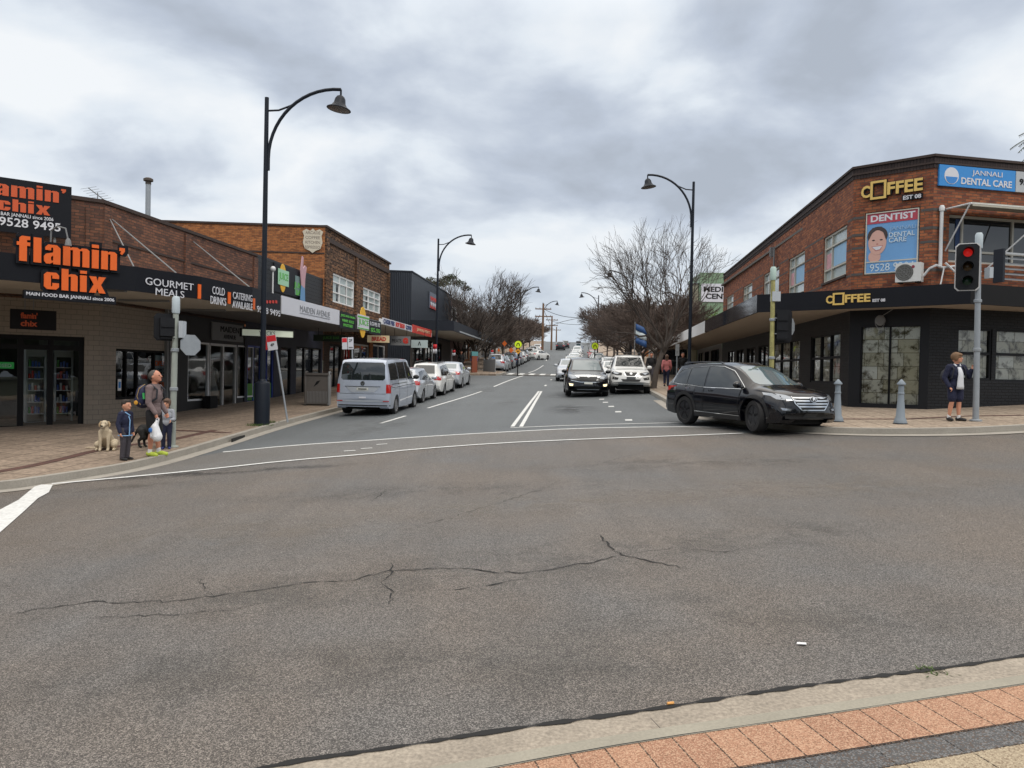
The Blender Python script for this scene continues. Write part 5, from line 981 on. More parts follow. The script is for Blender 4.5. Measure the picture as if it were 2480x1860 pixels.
# ================= street furniture =================
LAMPM=mat('dark_blue_lamp_paint',(.006,.010,.018),.5,var=.2,spec=.3)
LENS=mat('lamp_glass',(.10,.09,.085),.4,var=.1)
def lamp(px,py,Y,side,label,H=None,top=None,s=1.,low=True,lean=0.,zf=g):
    d=ray(px,py); x=d.x*Y; z=zf(x,Y)+.0; H=H or 9.5
    if top is not None: H=CH+ray(px,top).z*Y-z
    r_=thing('street_lamp',label,'street lamp',(x,Y,z),0 if side>0 else PI,'curved arm street lamps')
    B=MB(); B.tube([(0,0,0),(0,0,H*.5),(0,0,H)],[.085,.075,.06],12); B.build('pole',LAMPM,r_)
    if low:
        B=MB(); B.lathe([(.22,-.02),(.22,1.18),(.2,1.24),(.12,1.28),(.1,1.34)],16); B.build('base_sleeve',LAMPM,r_)
    B=MB(); A=[]; R_=1.95
    for i in range(15): t=i/14*PI*.52; A.append((.07+R_*(1-cos(t)),0,H-1.75+R_*1.04*sin(t)))
    B.tube([(.07,0,H-2.1)]+A,.05,8); B.tube([(.03,0,H-.38),(.35,0,H-.36),(.7,0,H-.22),(1.02,0,H-.02)],.028,6); ex=A[-1]; B.build('arm',LAMPM,r_)
    B=MB(); B.tube([(ex[0],0,ex[2]),(ex[0],0,ex[2]-.18)],.03,6); T=Matrix.Translation((ex[0],0,ex[2]-.18))@Matrix.Rotation(R(8),4,'Y')
    B.lathe([(.03,.02),(.11,-.03),(.15,-.10),(.17,-.22),(.23,-.31),(.35,-.385),(.35,-.40)],20,0,T); B.build('lamp_shade',LAMPM,r_)
    B=MB(); B.lathe([(.0,-.405),(.30,-.405),(.325,-.39)],16,0,T); B.build('lens',LENS,r_); return r_
lamp(634,1030,21.9,1,'tall dark lamp post with curved arm at the left kerb before the shops',top=236,zf=zl)
lamp(1668,930,35.0,-1,'dark lamp post with curved arm reaching left over the black car',top=440,zf=zr)
lamp(1056,885,49,1,'slim lamp post with curved arm in front of the slate clad building',top=578)
lamp(1256,905,88,1,'distant lamp post above the yellow crossing sign on the left',top=700,low=False)
lamp(1527,905,68,-1,'lamp post half hidden in the big bare tree on the right',top=664,low=False)
lamp(1446,890,93,-1,'distant lamp post with arm reaching left above the right hand trees',top=715,low=False)
lamp(1312,880,112,1,'small far lamp post near the power poles on the left',top=733,low=False)
# traffic signals
SIGB=mat('signal_black',(.008,.009,.012),.55,var=.1,spec=.3); SIGW=mat('signal_white_edge',(.6,.6,.6),.5)
def ppt(px,py,Y): d=ray(px,py); return Vector((d.x*Y,Y,CH+d.z*Y))
def signal(base,top,Y,zf,label,rod,mt,face,hx,hy0,hy1,boxes=(),lean=0,stop=None,two=False,rim=SIGW):
    b0=ppt(base[0],base[1],Y); t0=ppt(top[0],top[1],Y); z=zf(b0.x,Y); r_=thing('traffic_signal',label,'traffic signal',(b0.x,Y,z),0,'traffic signals at the crossing')
    dx=t0.x-b0.x; H=t0.z-z; P=lambda h:(dx*h/H,0,h)
    B=MB(); B.tube([P(0),P(H*.45),P(H-.35)],[.07,.065,.06],12); B.lathe([(.14,0),(.14,.03),(.075,.05)],12); B.build('pole',mt,r_)
    B=MB(); T=Matrix.Translation(P(H-.36)); B.lathe([(.075,0),(.085,.03),(.085,.33),(.06,.38),(0,.39)],14,0,T); B.build('antenna_cap',rod,r_)
    B=MB(); 
    for h in (.36,.62): B.lathe([(.075,-.04),(.088,-.03),(.088,.03),(.075,.04)],12,0,Matrix.Translation(P(H*h+.1)))
    B.build('clamp_band',SILV,r_)
    p1=ppt(hx,hy1,Y)-r_.location; p0=ppt(hx,hy0,Y)-r_.location; hc_=(p0+p1)/2; hh=(p0.z-p1.z)/2
    T=Matrix.Translation(hc_)@Matrix.Rotation(face,4,'Z')
    def head(T,nm='signal_head'):
        B=MB(); w=.24; c=.07; pts=[(-w,-hh+c),(-w+c,-hh),(w-c,-hh),(w,-hh+c),(w,hh-c),(w-c,hh),(-w+c,hh),(-w,hh-c)]
        TT=T@Matrix(((1,0,0,0),(0,0,-1,0),(0,1,0,0),(0,0,0,1)))
        e=.022; B.prism([(x+(e if x>0 else -e),y+(e if y>0 else -e)) for x,y in pts],-.02,.0,0,TT); bk=B.build('backing_board',rim,r_); B=MB(); B.prism(pts,-.035,-.0205,0,TT); B.build('back_panel',SIGB,bk)
        B=MB(); B.prism(pts,.0,.02,0,TT); B.box(-.15,.15,-.0,.17,-hh+.08,hh-.08,0,T); n=3 if not two else 2
        for i in range(n):
            zc_=hh*.62*(1-i) if n==3 else hh*.45*(1-2*i)
            for j in range(10):
                a0=PI*j/9-.0; 
            ring=[]; 
            vs=[];fs=[]
            for j in range(13):
                a0=-PI*.15+PI*1.3*j/12; x,zq=.115*cos(a0),.115*sin(a0); vs+= [(x,-.02,zc_+zq),(x,-.22+.06*(sin(a0)<.2),zc_+zq)]
            fs=[(2*j,2*j+1,2*j+3,2*j+2) for j in range(12)]; B.add(vs,fs,0,T)
            B.box(-.14,.14,.17,.20,zc_-.13,zc_-.11,0,T)
        hd=B.build(nm,SIGB,r_)
        cols=[mat('lamp_red_lit',(.55,.012,.01),.4,var=0,emit=.45),mat('lamp_amber_off',(.05,.025,.005),.3,var=0),mat('lamp_green_off',(.005,.03,.015),.3,var=0)]
        if two: cols=[cols[0],cols[2]]
        for i in range(n):
            zc_=hh*.62*(1-i) if n==3 else hh*.45*(1-2*i)
            B=MB(); B.lathe([(.0,.03),(.06,.025),(.1,.0)],16,0,T@Matrix.Translation((0,-.02,zc_))@Matrix.Rotation(PI/2,4,'X')); B.build('signal_lens',cols[i],hd)
        B=MB(); q=Vector(P(hc_.z+hh*.5)); c=T@Vector((0,.1,hh*.5)); B.tube([q,c],.02,6); q=Vector(P(hc_.z-hh*.5)); c=T@Vector((0,.1,-hh*.5)); B.tube([q,c],.02,6); B.build('bracket',SILV,r_)
    head(T)
    for (bx0,by0,bx1,by1) in boxes:
        a=ppt(bx0,by1,Y)-r_.location; c=ppt(bx1,by0,Y)-r_.location; B=MB(); B.box(a.x,c.x,-.1,.1,a.z,c.z); B.build('control_box',mat('box_grey_white',(.42,.46,.50),.5),r_)
    if stop:
        c=ppt(*stop,Y)-r_.location; B=MB(); n=8; B.prism([(.25*cos(PI/8+k*PI/4),.25*sin(PI/8+k*PI/4)) for k in range(n)],-.01,.01,0,Matrix.Translation((c.x+.1,.12,c.z))@Matrix.Rotation(R(50),4,'Z')@Matrix.Rotation(PI/2,4,'X')); B.build('octagonal_sign',SILV,r_)
    return r_,P,H
LICH=mat('lichen_galvanised',(.30,.33,.30),.75,var=.3,vs=6); n=LICH.node_tree
signal((417,1085),(427,720),16.9,zl,'lichen stained traffic signal pole beside the man with the backpack, seen from behind',mat('cap_pale_blue',(.45,.52,.56),.5),LICH,PI+.6,403,762,823,[(437,778,447,818)],stop=(445,835),two=True,rim=SIGB)
sg,P_,H_=signal((2363,1018),(2371,566),18.2,zr,'grey traffic signal pole with red light showing beside the schoolboy',mat('cap_pale_blue',(.45,.52,.56),.5),SILV,-.45,2343,591,702,[(2390,648,2400,674)])
YELP=mat('yellow_lichen_pole',(.34,.32,.13),.85,var=.7,vs=7,fine=.4,fs=30)
signal((1868,955),(1873,648),21.4,zr,'yellow lichened signal pole behind the black car with its signal facing away',mat('cap_pale_green',(.42,.55,.50),.5),YELP,PI-.25,1894,752,828,[(1868,707,1888,730)],stop=(1912,790),rim=SIGB)
# bollards
BOL=mat('bollard_grey_blue',(.20,.24,.28),.6,var=.08,vs=8)
p=(8.2,18.9); q=(9.35,18.05)
r_=thing('bollard','slender grey cast bollard with pointed cap just right of the black car bonnet','bollard',(*p,zr(*p)),0,'grey bollards on the corner')
B=MB(); B.lathe([(.15,-.01),(.15,.05),(.135,.08),(.13,.11),(.105,.15),(.066,.70),(.078,.71),(.078,.74),(.066,.75),(.062,.92)],20); B.build('shaft',BOL,r_); B=MB(); B.lathe([(.065,.92),(.10,.94),(.10,.965),(.045,1.03),(.02,1.06),(0,1.065)],20); B.build('cap',BOL,r_)
B=MB(); B.lathe([(.165,-.01),(.165,.012),(.14,.014)],20); B.build('base_gasket',BLKM,r_)
c=copy_tree(r_); c.location=(*q,zr(*q)); c['label']='slender grey cast bollard standing in front of the papered corner doors'
# parking sign posts
def signpost(name,label,base,top,Y,zf,mt,plates,grp=None,r=.03,back=False):
    b0=ppt(*base,Y); t0=ppt(*top,Y); z=zf(b0.x,Y); r_=thing(name,label,'sign',(b0.x,Y,z),0,grp)
    B=MB(); B.tube([(0,0,0),(t0.x-b0.x,0,t0.z-z)],r,8); B.build('post',mt,r_)
    for (x0,y0,x1,y1,col,txt,tc_,dy) in plates:
        a=ppt(x0,y1,Y); c=ppt(x1,y0,Y); T=Matrix.Translation(((a.x+c.x)/2-b0.x,-.05+dy,(a.z+c.z)/2-z))@Matrix.Rotation(-math.atan2(t0.x-b0.x,-(t0.z-z))+PI if abs(t0.x-b0.x)>.1 else 0,4,'Y'); w,h=(c.x-a.x)/2,(c.z-a.z)/2
        T=Matrix.Translation(((a.x+c.x)/2-b0.x,-.05+dy,(a.z+c.z)/2-z))@Matrix.Rotation(math.atan2(t0.x-b0.x,t0.z-z),4,'Y')
        B=MB(); B.box(-w,w,-.004,.004,-h,h,0,T); pl=B.build('plate',col,r_)
        WT=lambda u,v,d,T=T:T@Vector((u,-.004-d,v))
        for s,(p0,q0,p1,q1),m_ in txt:
            B=MB()
            if s=='#': B.box(p0*w,p1*w,-.009,-.005,q0*h,q1*h,0,T); B.build('band',m_,pl)
            else: B.text(s,WT,p0*w,q0*h,p1*w,q1*h,.001,.003,.02); B.build('lettering',m_,pl)
    return r_
REDP=mat('parking_red',(.60,.02,.03),.5)
signpost('parking_sign','leaning parking sign post with red and white plate right of the tall lamp post',(697,1012),(664,815),22.6,zl,SILV,[(648,812,672,848,WHS,[('#',(-.95,.15,.95,.95),REDP),('4P',(-.4,-.5,.4,-.1),BLKM),('NO',(-.5,.35,.5,.75),WHS)],GREY,0),(641,812,649,847,REDP,[],WHS,.03)],'parking signs on the left pavement')
signpost('parking_sign','two plate parking sign standing behind the silver van',(857,985),(852,817),27.5,zl,SILV,[(829,818,842,846,WHS,[('#',(-.9,.2,.9,.92),REDP)],RED,0),(843,817,857,846,WHS,[('2P',(-.6,.2,.6,.7),BLKM),('#',(-.7,-.8,.7,-.6),GREY)],RED,.0)],'parking signs on the left pavement')
signpost('street_sign','small grey sign on a thin post under the right awning',(1638,945),(1640,835),38,zr,SILV,[(1635,833,1645,862,mat('sign_back_grey',(.25,.27,.28),.5),[('#',(-.5,-.6,.5,-.1),GREY)],GREY,0)])
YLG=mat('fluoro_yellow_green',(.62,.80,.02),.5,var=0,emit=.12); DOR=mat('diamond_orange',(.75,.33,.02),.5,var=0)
def crossing(label,x,y,rp,Y,diamond):
    c=ppt(x,y,Y); z=g(c.x,Y); r_=thing('crossing_sign',label,'sign',(c.x,Y,z),0,'round pedestrian crossing signs'); rad=rp*Y/FPX; H=c.z-z
    B=MB(); B.tube([(0,.03,0),(0,.03,H+rad)],.045,8); B.build('post',BLKM,r_)
    M_=lambda zz_,yy_:Matrix.Translation((0,yy_,zz_))@Matrix.Rotation(PI/2,4,'X')
    B=MB(); B.lathe([(0,0),(rad*1.1,0),(rad*1.1,.02),(0,.02)],24,0,M_(H,-.0)); B.build('rim',BLKM,r_,smooth=False); B=MB(); B.lathe([(0,.021),(rad,.021),(rad,.03),(0,.03)],24,0,M_(H,0)); B.build('disc',YLG,r_,smooth=False)
    B=MB()
    for s in (-1,1): B.tube([(0,-.045,H+.42*rad),(s*.32*rad,-.045,H+.1*rad),(s*.42*rad,-.045,H-.45*rad)],.11*rad,6)
    B.build('walking_symbol',BLKM,r_)
    if diamond:
        h2=H-rad*1.95; B=MB(); s=rad*.85; B.prism([(-s,0),(0,-s),(s,0),(0,s)],0,.02,0,M_(h2,0)); B.build('diamond_plate',DOR,r_); B=MB(); B.prism([(-.4*s,-.1*s),(.4*s,-.1*s),(.2*s,.18*s),(-.2*s,.18*s)],.021,.03,0,M_(h2,0)); B.build('hump_symbol',BLKM,r_)
crossing('yellow pedestrian crossing sign above an orange diamond on the left footpath',1255,834,8.6,58,True)
crossing('yellow pedestrian crossing sign between the parked cars and the right hand trees',1441,838,8.0,64,False)
# litter bin
BINM=mat('bin_grey_brown',(.095,.085,.078),.5,var=.2,vs=6); BINP=mat('bin_side_panel',(.20,.21,.22),.5,var=.1)
bx,by=(-7.55,29.6); r_=thing('litter_bin','grey slatted street litter bin standing between the pavement shops and the silver van','litter bin',(bx,by,zl(bx,by)),R(8))
B=MB(); B.box(-.5,.32,-.35,.35,.05,1.18); B.build('body',BINM,r_)
B=MB()
for k in range(14): B.box(-.45+k*.055,-.43+k*.055,-.362,-.35,.1,.55)
B.build('slats',GREY,r_); B=MB(); B.box(-.55,.36,-.4,.4,1.181,1.26); B.build('lid',BINM,r_)
for s,m_ in ((-.56,BINM),(.33,BINP)):
    B=MB(); T=Matrix.Translation((s,0,0)); B.box(0,.055,-.36,.36,.0,1.2,0,T); B.tube([(.027,-.33,.02),(.027,-.36,1.1),(.027,-.25,1.3),(.027,.25,1.3),(.027,.36,1.1),(.027,.33,.02)],.035,6,0,T); B.build('side_frame',m_,r_)
B=MB(); B.prism([(-.12,-.1),(.0,.12),(.14,.16),(.05,.02)],0,.006,0,Matrix.Translation((-.1,-.352,.82))@Matrix.Rotation(PI/2,4,'X')); B.build('emblem',BLKM,r_)
# power poles, wires and the cobra head lamp near the crest
def ppole(px,top,Y,lab,arms=1,fly=False):
    b=ppt(px,top,Y); z=g(b.x,Y); r_=thing('power_pole',lab,'power pole',(b.x,Y,z),0,'timber power poles up the hill'); H=b.z-z
    B=MB(); B.tube([(0,0,0),(0,0,H)],[.2,.14],8); B.build('pole',TIM,r_)
    for k in range(arms):
        B=MB(); B.box(-1.2,1.2,-.06,.06,H-.9-k*1.1,H-.75-k*1.1); cr_=B.build('crossarm',TIM,r_); B=MB(); [B.tube([(x,0,H-.75-k*1.1),(x,0,H-.6-k*1.1)],.05,6) for x in (-1.1,-.5,.5,1.1)]; B.build('insulators',GREY,cr_)
    if fly: B=MB(); B.tube([(0,0,H*.72),(2.,-2,H*.82),(4.6,-4,H*.90)],.06,6); B.tube([(4.6,-4,H*.9),(5.3,-4.3,H*.9)],.12,6); B.build('lamp_arm',SILV,r_)
    return r_
ppole(1348,792,205,'lone timber power pole standing on the crest of the road'); ppole(1337,765,150,'timber power pole among the left trees near the crest',2,True); ppole(1316,735,112,'nearest timber power pole behind the left trees',2)
def wire(a,b,sag,lab):
    P=[a.lerp(b,t/12)-Vector((0,0,sag*4*(t/12)*(1-t/12))) for t in range(13)]; B=MB(); B.tube(P,.035,4,cap=False); tag(B.build('overhead_wire',BLKM),lab,'wire','overhead wires across the hill')
wire(ppt(1316,748,112),ppt(1345,800,205),.6,'overhead wire running up the left side of the hill'); wire(ppt(1337,778,150),ppt(1470,775,150),.8,'lower overhead wire crossing the street near the crest'); wire(ppt(1316,748,112),ppt(1440,762,112),.8,'upper overhead wire crossing the street near the crest')
# banners and flags
def banner(lab,x0,y0,x1,y1,Y,cols,post=True,slant=0.):
    a=ppt(x0,y1,Y); c=ppt(x1,y0,Y); z=g(a.x,Y)+.1; r_=thing('banner',lab,'banner',(a.x-.05,Y,z),0,'small banners on posts'); H=c.z-z+.1
    B=MB(); B.tube([(0,0,0 if post else a.z-z-.2),(0,0,H)],.03,6); B.build('post',GREY,r_); n=len(cols); w=c.x-a.x; h=(c.z-a.z)/n
    for i,m_ in enumerate(cols):
        B=MB(); z0=a.z-z+h*i; vs=[]
        for j in range(7): t=j/6; x=.05+w*t; y=.04*sin(t*6+i); vs+=[(x,y,z0-slant*t),(x,y,z0+h-slant*t)]
        B.add(vs,[(2*j,2*j+2,2*j+3,2*j+1) for j in range(6)],sm=True); o=B.build('cloth',m_,r_); md=o.modifiers.new('s','SOLIDIFY'); md.thickness=.01
banner('red and white banner by the slim lamp post on the left',1049,834,1058,856,48,[WHS,REDP]); banner('red and white flag under the slate awning',1096,848,1103,861,54,[WHS,REDP]); banner('red and white flag on the shop end before the left trees',1189,848,1195,858,66,[WHS,REDP]); banner('blue banner low by the left footpath trees',1191,865,1199,876,66,[BLUE])
banner('blue and white community banner hanging beside the big right tree',1539,784,1567,830,44,[mat('banner_blue',(.02,.075,.22),.6,var=.2),mat('banner_white',(.45,.52,.55),.6),mat('banner_blue',(.02,.075,.22),.6)],slant=.3)
for i,(x,y,w_,h_) in enumerate(((1222,832,12,16),(1208,848,8,10),(1238,848,12,14))):
    a=ppt(x,y,70); z=g(a.x,70); r_=thing('orange_sign',['upper orange works sign behind the left tree trunk','small orange sign low on the left among the trunks','orange sign beside the left crossing sign'][i],'sign',(a.x,70,z),0,'orange signs by the left trees'); B=MB(); B.tube([(0,.02,0),(0,.02,a.z-z+.2)],.04,6); B.build('post',GREY,r_); s=w_*70/FPX/2; B=MB(); B.prism([(-s,0),(0,-s*1.2),(s,0),(0,s*1.2)],0,.02,0,Matrix.Translation((0,0,a.z-z))@Matrix.Rotation(PI/2,4,'X')); B.build('plate',mat('works_orange',(.80,.16,.02),.5,var=0),r_)
# low fence panel beside the crossing, letterbox style grey bin
B=MB(); a=ppt(1172,890,64); Wf=Wall((a.x,64),(a.x+1.,62)); 
fp=thing('grey_fence_panel','pale grey fence panel at the top of the left pavement','fence',(a.x,64,1.5)); B=MB(); Wf.box(B,0,Wf.len,1.4,2.6,-.05,0); B.build('panel',mat('fence_grey',(.28,.30,.32),.6),fp,True); B=MB(); Wf.box(B,-.06,0,1.3,2.7,-.08,.03); B.build('post',GREY,fp,True)
BRD=thing('brown_door_panel','rusty brown shop door panel under the end of the slate awning','door',(0,0,0)); a=ppt(1143,903,60); b_=ppt(1156,862,60); Wf=Wall((a.x,60),(b_.x,60.4)); BRD.location=(a.x,60,1.2); B=MB(); Wf.box(B,0,Wf.len,a.z-.2,b_.z,-.1,0); B.build('leaf',mat('rust_door',(.22,.06,.03),.7),BRD,True); B=MB(); Wf.box(B,-.05,Wf.len+.05,b_.z,b_.z+.35,-.1,.01); B.build('transom',mat('teal_panel',(.10,.28,.30),.6),BRD,True)
# ---------------------------------------------------------------- vehicles
def paint(name,c,rough=.28,metal=0.,flake=0.):
    return mat(name,c,rough,metal,var=0,spec=.12,coat=1.)
P_BLK=paint('paint_black',(.0025,.003,.006)); P_SIL=paint('paint_silver',(.46,.49,.53),.34,.4); P_WHT=paint('paint_white',(.66,.67,.66)); P_GRY=paint('paint_grey',(.12,.13,.14),.3,.5)
P_DK=paint('paint_dark_grey',(.03,.032,.038),.3,.3); P_BLU=paint('paint_dark_blue',(.02,.04,.09),.3,.3); P_RED=paint('paint_red',(.35,.03,.02)); P_VAN=paint('paint_van_silver',(.42,.47,.56),.38,.3)
C_GL=mat('car_glass',(.015,.02,.022),.015,var=0,spec=1.); C_GLT=mat('car_windscreen',(.10,.14,.155),.02,var=0,spec=1.,coat=.6); C_PL=mat('black_plastic',(.015,.015,.016),.55,var=.1); C_CH=mat('chrome',(.62,.64,.66),.12,1.,var=0)
C_TY=mat('tyre_rubber',(.014,.014,.015),.85,var=.1); C_RIM=mat('alloy_rim',(.33,.34,.36),.3,.8,var=0); C_RIMB=mat('black_rim',(.05,.05,.055),.25,.7,var=0); C_HL=mat('headlamp_glass',(.26,.29,.33),.08,.5,var=.3,vs=25,spec=1.,coat=1.); C_TL=mat('tail_lamp_red',(.42,.012,.01),.12,var=.1,vs=20,spec=.8,coat=1.)
C_LIT=mat('lamp_lit',(1,.86,.55),.3,var=0,emit=1.1); C_PLATE=mat('number_plate',(.55,.56,.52),.4,var=.08,vs=30); C_PLATEB=mat('number_plate_dark',(.03,.035,.04),.4,var=.3,vs=30); C_SEAM=mat('panel_gap',(.004,.004,.005),.8,var=0); C_CAL=mat('red_caliper',(.6,.02,.02),.4,var=0); C_UND=mat('underbody',(.008,.008,.008),.9,var=0)
def interp(P,x):
    if x<=P[0][0]: return P[0][1]
    for i in range(len(P)-1):
        if x<=P[i+1][0]:
            t=(x-P[i][0])/(P[i+1][0]-P[i][0]+1e-9); return P[i][1]+(P[i+1][1]-P[i][1])*t
    return P[-1][1]
def smooth_table(P,x,w=.07):
    return sum(interp(P,x+w*k)*q for k,q in ((-1,.12),(-.5,.22),(0,.32),(.5,.22),(1,.12)))
class Car:
    def __init__(s,S):
        s.S=S; xr,xf=S['x']; wb=S['wb']/2; Ra=S['ra']; zw=S['rt']
        xs=set(); n=54
        for i in range(n+1): xs.add(round(xr+(xf-xr)*i/n,4))
        for c in (-wb,wb):
            for i in range(17): xs.add(round(c+Ra*cos(PI*i/16),4))
            xs.add(round(c+Ra+.003,4)); xs.add(round(c-Ra-.003,4))
        for k in (.01,.03,.06,.1,.15): xs.add(round(xr+k,4)); xs.add(round(xf-k,4))
        xs=sorted(x for x in xs if xr<=x<=xf); vs=[];s.nv=0; K=None
        for x in xs:
            zt=smooth_table(S['top'],x) if xr+.08<x<xf-.08 else interp(S['top'],x); zbelt=min(interp(S['belt'],x),zt-.02); wr=smooth_table(S['wr'],x); wbt=interp(S['wbt'],x); wm=interp(S['wm'],x); zb=interp(S['bot'],x)
            for c in (-wb,wb):
                if abs(x-c)<Ra: zb=max(zb,zw+math.sqrt(max(0,Ra*Ra-(x-c)**2)))
            wr=min(wr,wbt-.01); sec=[]
            for k in range(7): t=k/6; sec.append((wr*t,zt-S.get('crown',.05)*t**2.5*(1 if zt>1.2 else .8)))
            z1=sec[-1][1]; zbelt=min(zbelt,z1-.01)
            for k in range(1,6): t=k/5; sec.append((wr+(wbt-wr)*t+.02*sin(PI*t),z1+(zbelt-z1)*t))
            zm=zbelt-(zbelt-min(zb,.5))*.42
            for k in range(1,11):
                t=k/10; z=zbelt+(zb-zbelt)*t
                if z>zm: q=(zbelt-z)/(zbelt-zm+1e-6); y=wbt+(wm-wbt)*sin(PI/2*min(1,q))
                else: q=(zm-z)/(zm-.2+1e-6); y=wm-.05*q*q
                sec.append((y,z))
            ye=sec[-1][0]; sec.append((ye-.03,zb-.0)); sec.append((max(.05,ye-.30),zb+.0))
            K=len(sec)
            for y,z in sec: vs.append((x,y,z))
        bow=S.get('bow',.16)
        def warp(v):
            x,y,z=v; f=max(0,(x-(xf-1.9))/1.9); r=max(0,((xr+.9)-x)/.9); a=abs(y)/.9
            return (x-bow*f*a*a*1.1+S.get('rbow',.08)*r*a*a,y,z)
        B=MB(); V=[warp(v) for v in vs]; VM=[(x,-y,z) for x,y,z in V]; nx=len(xs); ff=[];fm=[]
        for i in range(nx-1):
            for k in range(K-1): ff.append((i*K+k,i*K+k+1,(i+1)*K+k+1,(i+1)*K+k))
        B.add(V,ff,0,sm=True); B.add(VM,[f[::-1] for f in ff],0,sm=True)
        for i,rev in ((0,False),(nx-1,True)):
            L_=[V[i*K+k] for k in range(K-2)]; Rr=[VM[i*K+k] for k in range(K-3,0,-1)]; P=L_+Rr; B.add(P,[tuple(range(len(P))) if rev else tuple(range(len(P)))[::-1]],0)
        s.B=B; s.bvh=BVHTree.FromPolygons([tuple(v) for v in B.v],B.f)
    def decal(s,pts,view,off=.004,cell=.07,mirror=False,both=False,sub=True):
        B=MB(); bm=bmesh.new(); vv=[bm.verts.new((a,b,0)) for a,b in pts]; bm.faces.new(vv); bmesh.ops.triangulate(bm,faces=bm.faces[:])
        if sub:
            for ax in (0,1):
                lo=min(p[ax] for p in pts); hi=max(p[ax] for p in pts); c=math.ceil(lo/cell)*cell
                while c<hi:
                    bmesh.ops.bisect_plane(bm,geom=bm.verts[:]+bm.edges[:]+bm.faces[:],plane_co=(c,0,0) if ax==0 else (0,c,0),plane_no=(1,0,0) if ax==0 else (0,1,0),dist=1e-5); c+=cell
        bm.verts.ensure_lookup_table(); out=[]
        for v in bm.verts:
            a,b=v.co.x,v.co.y
            o,d={'side':((a,3,b),(0,-1,0)),'front':((5,a,b),(-1,0,0)),'rear':((-5,a,b),(1,0,0)),'top':((a,b,4),(0,0,-1)),'fq':((5,a+5,b),(-.7071,-.7071,0)),'rq':((-5,a+5,b),(.7071,-.7071,0))}[view]
            h=s.bvh.ray_cast(Vector(o),Vector(d))
            q=0
            while h[0] is None and q<14:
                q+=1; o_=Vector(o)
                if view=='side': o_.x*=1-.012*q; o_.z+=(.75-o_.z)*.02*q
                else: o_.y*=1-.02*q; o_.z+=(.75-o_.z)*.02*q
                h=s.bvh.ray_cast(o_,Vector(d))
            if h[0] is None: h=s.bvh.find_nearest(Vector((a,.8,b)) if view=='side' else Vector(((s.S['x'][1] if view=='front' else s.S['x'][0]),a,b)))
            n=h[1]; 
            if n.dot(Vector(d))>0: n=-n
            out.append(h[0]+n*off-Vector(d)*off*.5)
        fs=[]
        for f in bm.faces: fs.append([v.index for v in f.verts])
        bm.free()
        # orientation: make outward
        if fs:
            f=fs[0]; nn=(out[f[1]]-out[f[0]]).cross(out[f[2]]-out[f[0]]); dv=Vector(d)
            if nn.dot(dv)>0: fs=[f[::-1] for f in fs]
        B.add(out,fs,0,sm=True)
        if both or mirror:
            m=[Vector((p.x,-p.y,p.z)) for p in out]
            if mirror: B=MB()
            B.add(m,[f[::-1] for f in fs],0,sm=True)
        return B
def wheel(root,x,y,r,w,side,rim,name='wheel',steer=0.,cal=None,spokes=5):
    T=Matrix.Translation((x,y,r))@Matrix.Rotation(steer,4,'Z')@Matrix.Rotation(PI/2*side*-1,4,'X')   # local z = outward
    B=MB(); B.lathe([(r*.66,-w/2),(r*.94,-w/2),(r,-w*.34),(r,w*.34),(r*.94,w/2),(r*.70,w/2),(r*.66,w*.42),(r*.64,w*.1)],28,0,T); o=B.build(name,C_TY,root,sharp=50)
    B=MB(); B.lathe([(r*.665,w*.42),(r*.655,w*.44),(r*.62,w*.34),(r*.60,w*.05),(r*.60,-w*.3)],28,0,T); 
    for k in range(spokes):
        a=2*PI*k/spokes+.3; ca,sa=cos(a),sin(a); px_,py_=-sa,ca; pts=[]
        for rr,hw in ((.12*r,.075*r),(.62*r,.05*r)): pts+= [(ca*rr+px_*hw,sa*rr+py_*hw),(ca*rr-px_*hw,sa*rr-py_*hw)]
        B.prism([pts[0],pts[1],pts[3],pts[2]],w*.26,w*.42,0,T)
    B.lathe([(.0,w*.2),(.15*r,w*.2),(.15*r,w*.37),(.05*r,w*.39),(0,w*.39)],14,0,T); B.build('rim',rim,o)
    B=MB(); B.lathe([(0,-.0),(r*.6,-.0),(r*.6,.01),(0,.01)],20,0,T@Matrix.Translation((0,0,-w*.1))); B.build('brake_disc',C_UND if not cal else C_PL,o)
    if cal: B=MB(); B.box(-.05,.09,.12,.21,w*.0,w*.16,0,T@Matrix.Rotation(cal,4,'Z')); B.build('caliper',C_CAL,o)
def poly_band(p,q,w):  # thin quad strip between two points in 2D
    dx,dy=q[0]-p[0],q[1]-p[1]; l=math.hypot(dx,dy); nx,ny=-dy/l*w/2,dx/l*w/2
    return [(p[0]+nx,p[1]+ny),(q[0]+nx,q[1]+ny),(q[0]-nx,q[1]-ny),(p[0]-nx,p[1]-ny)]
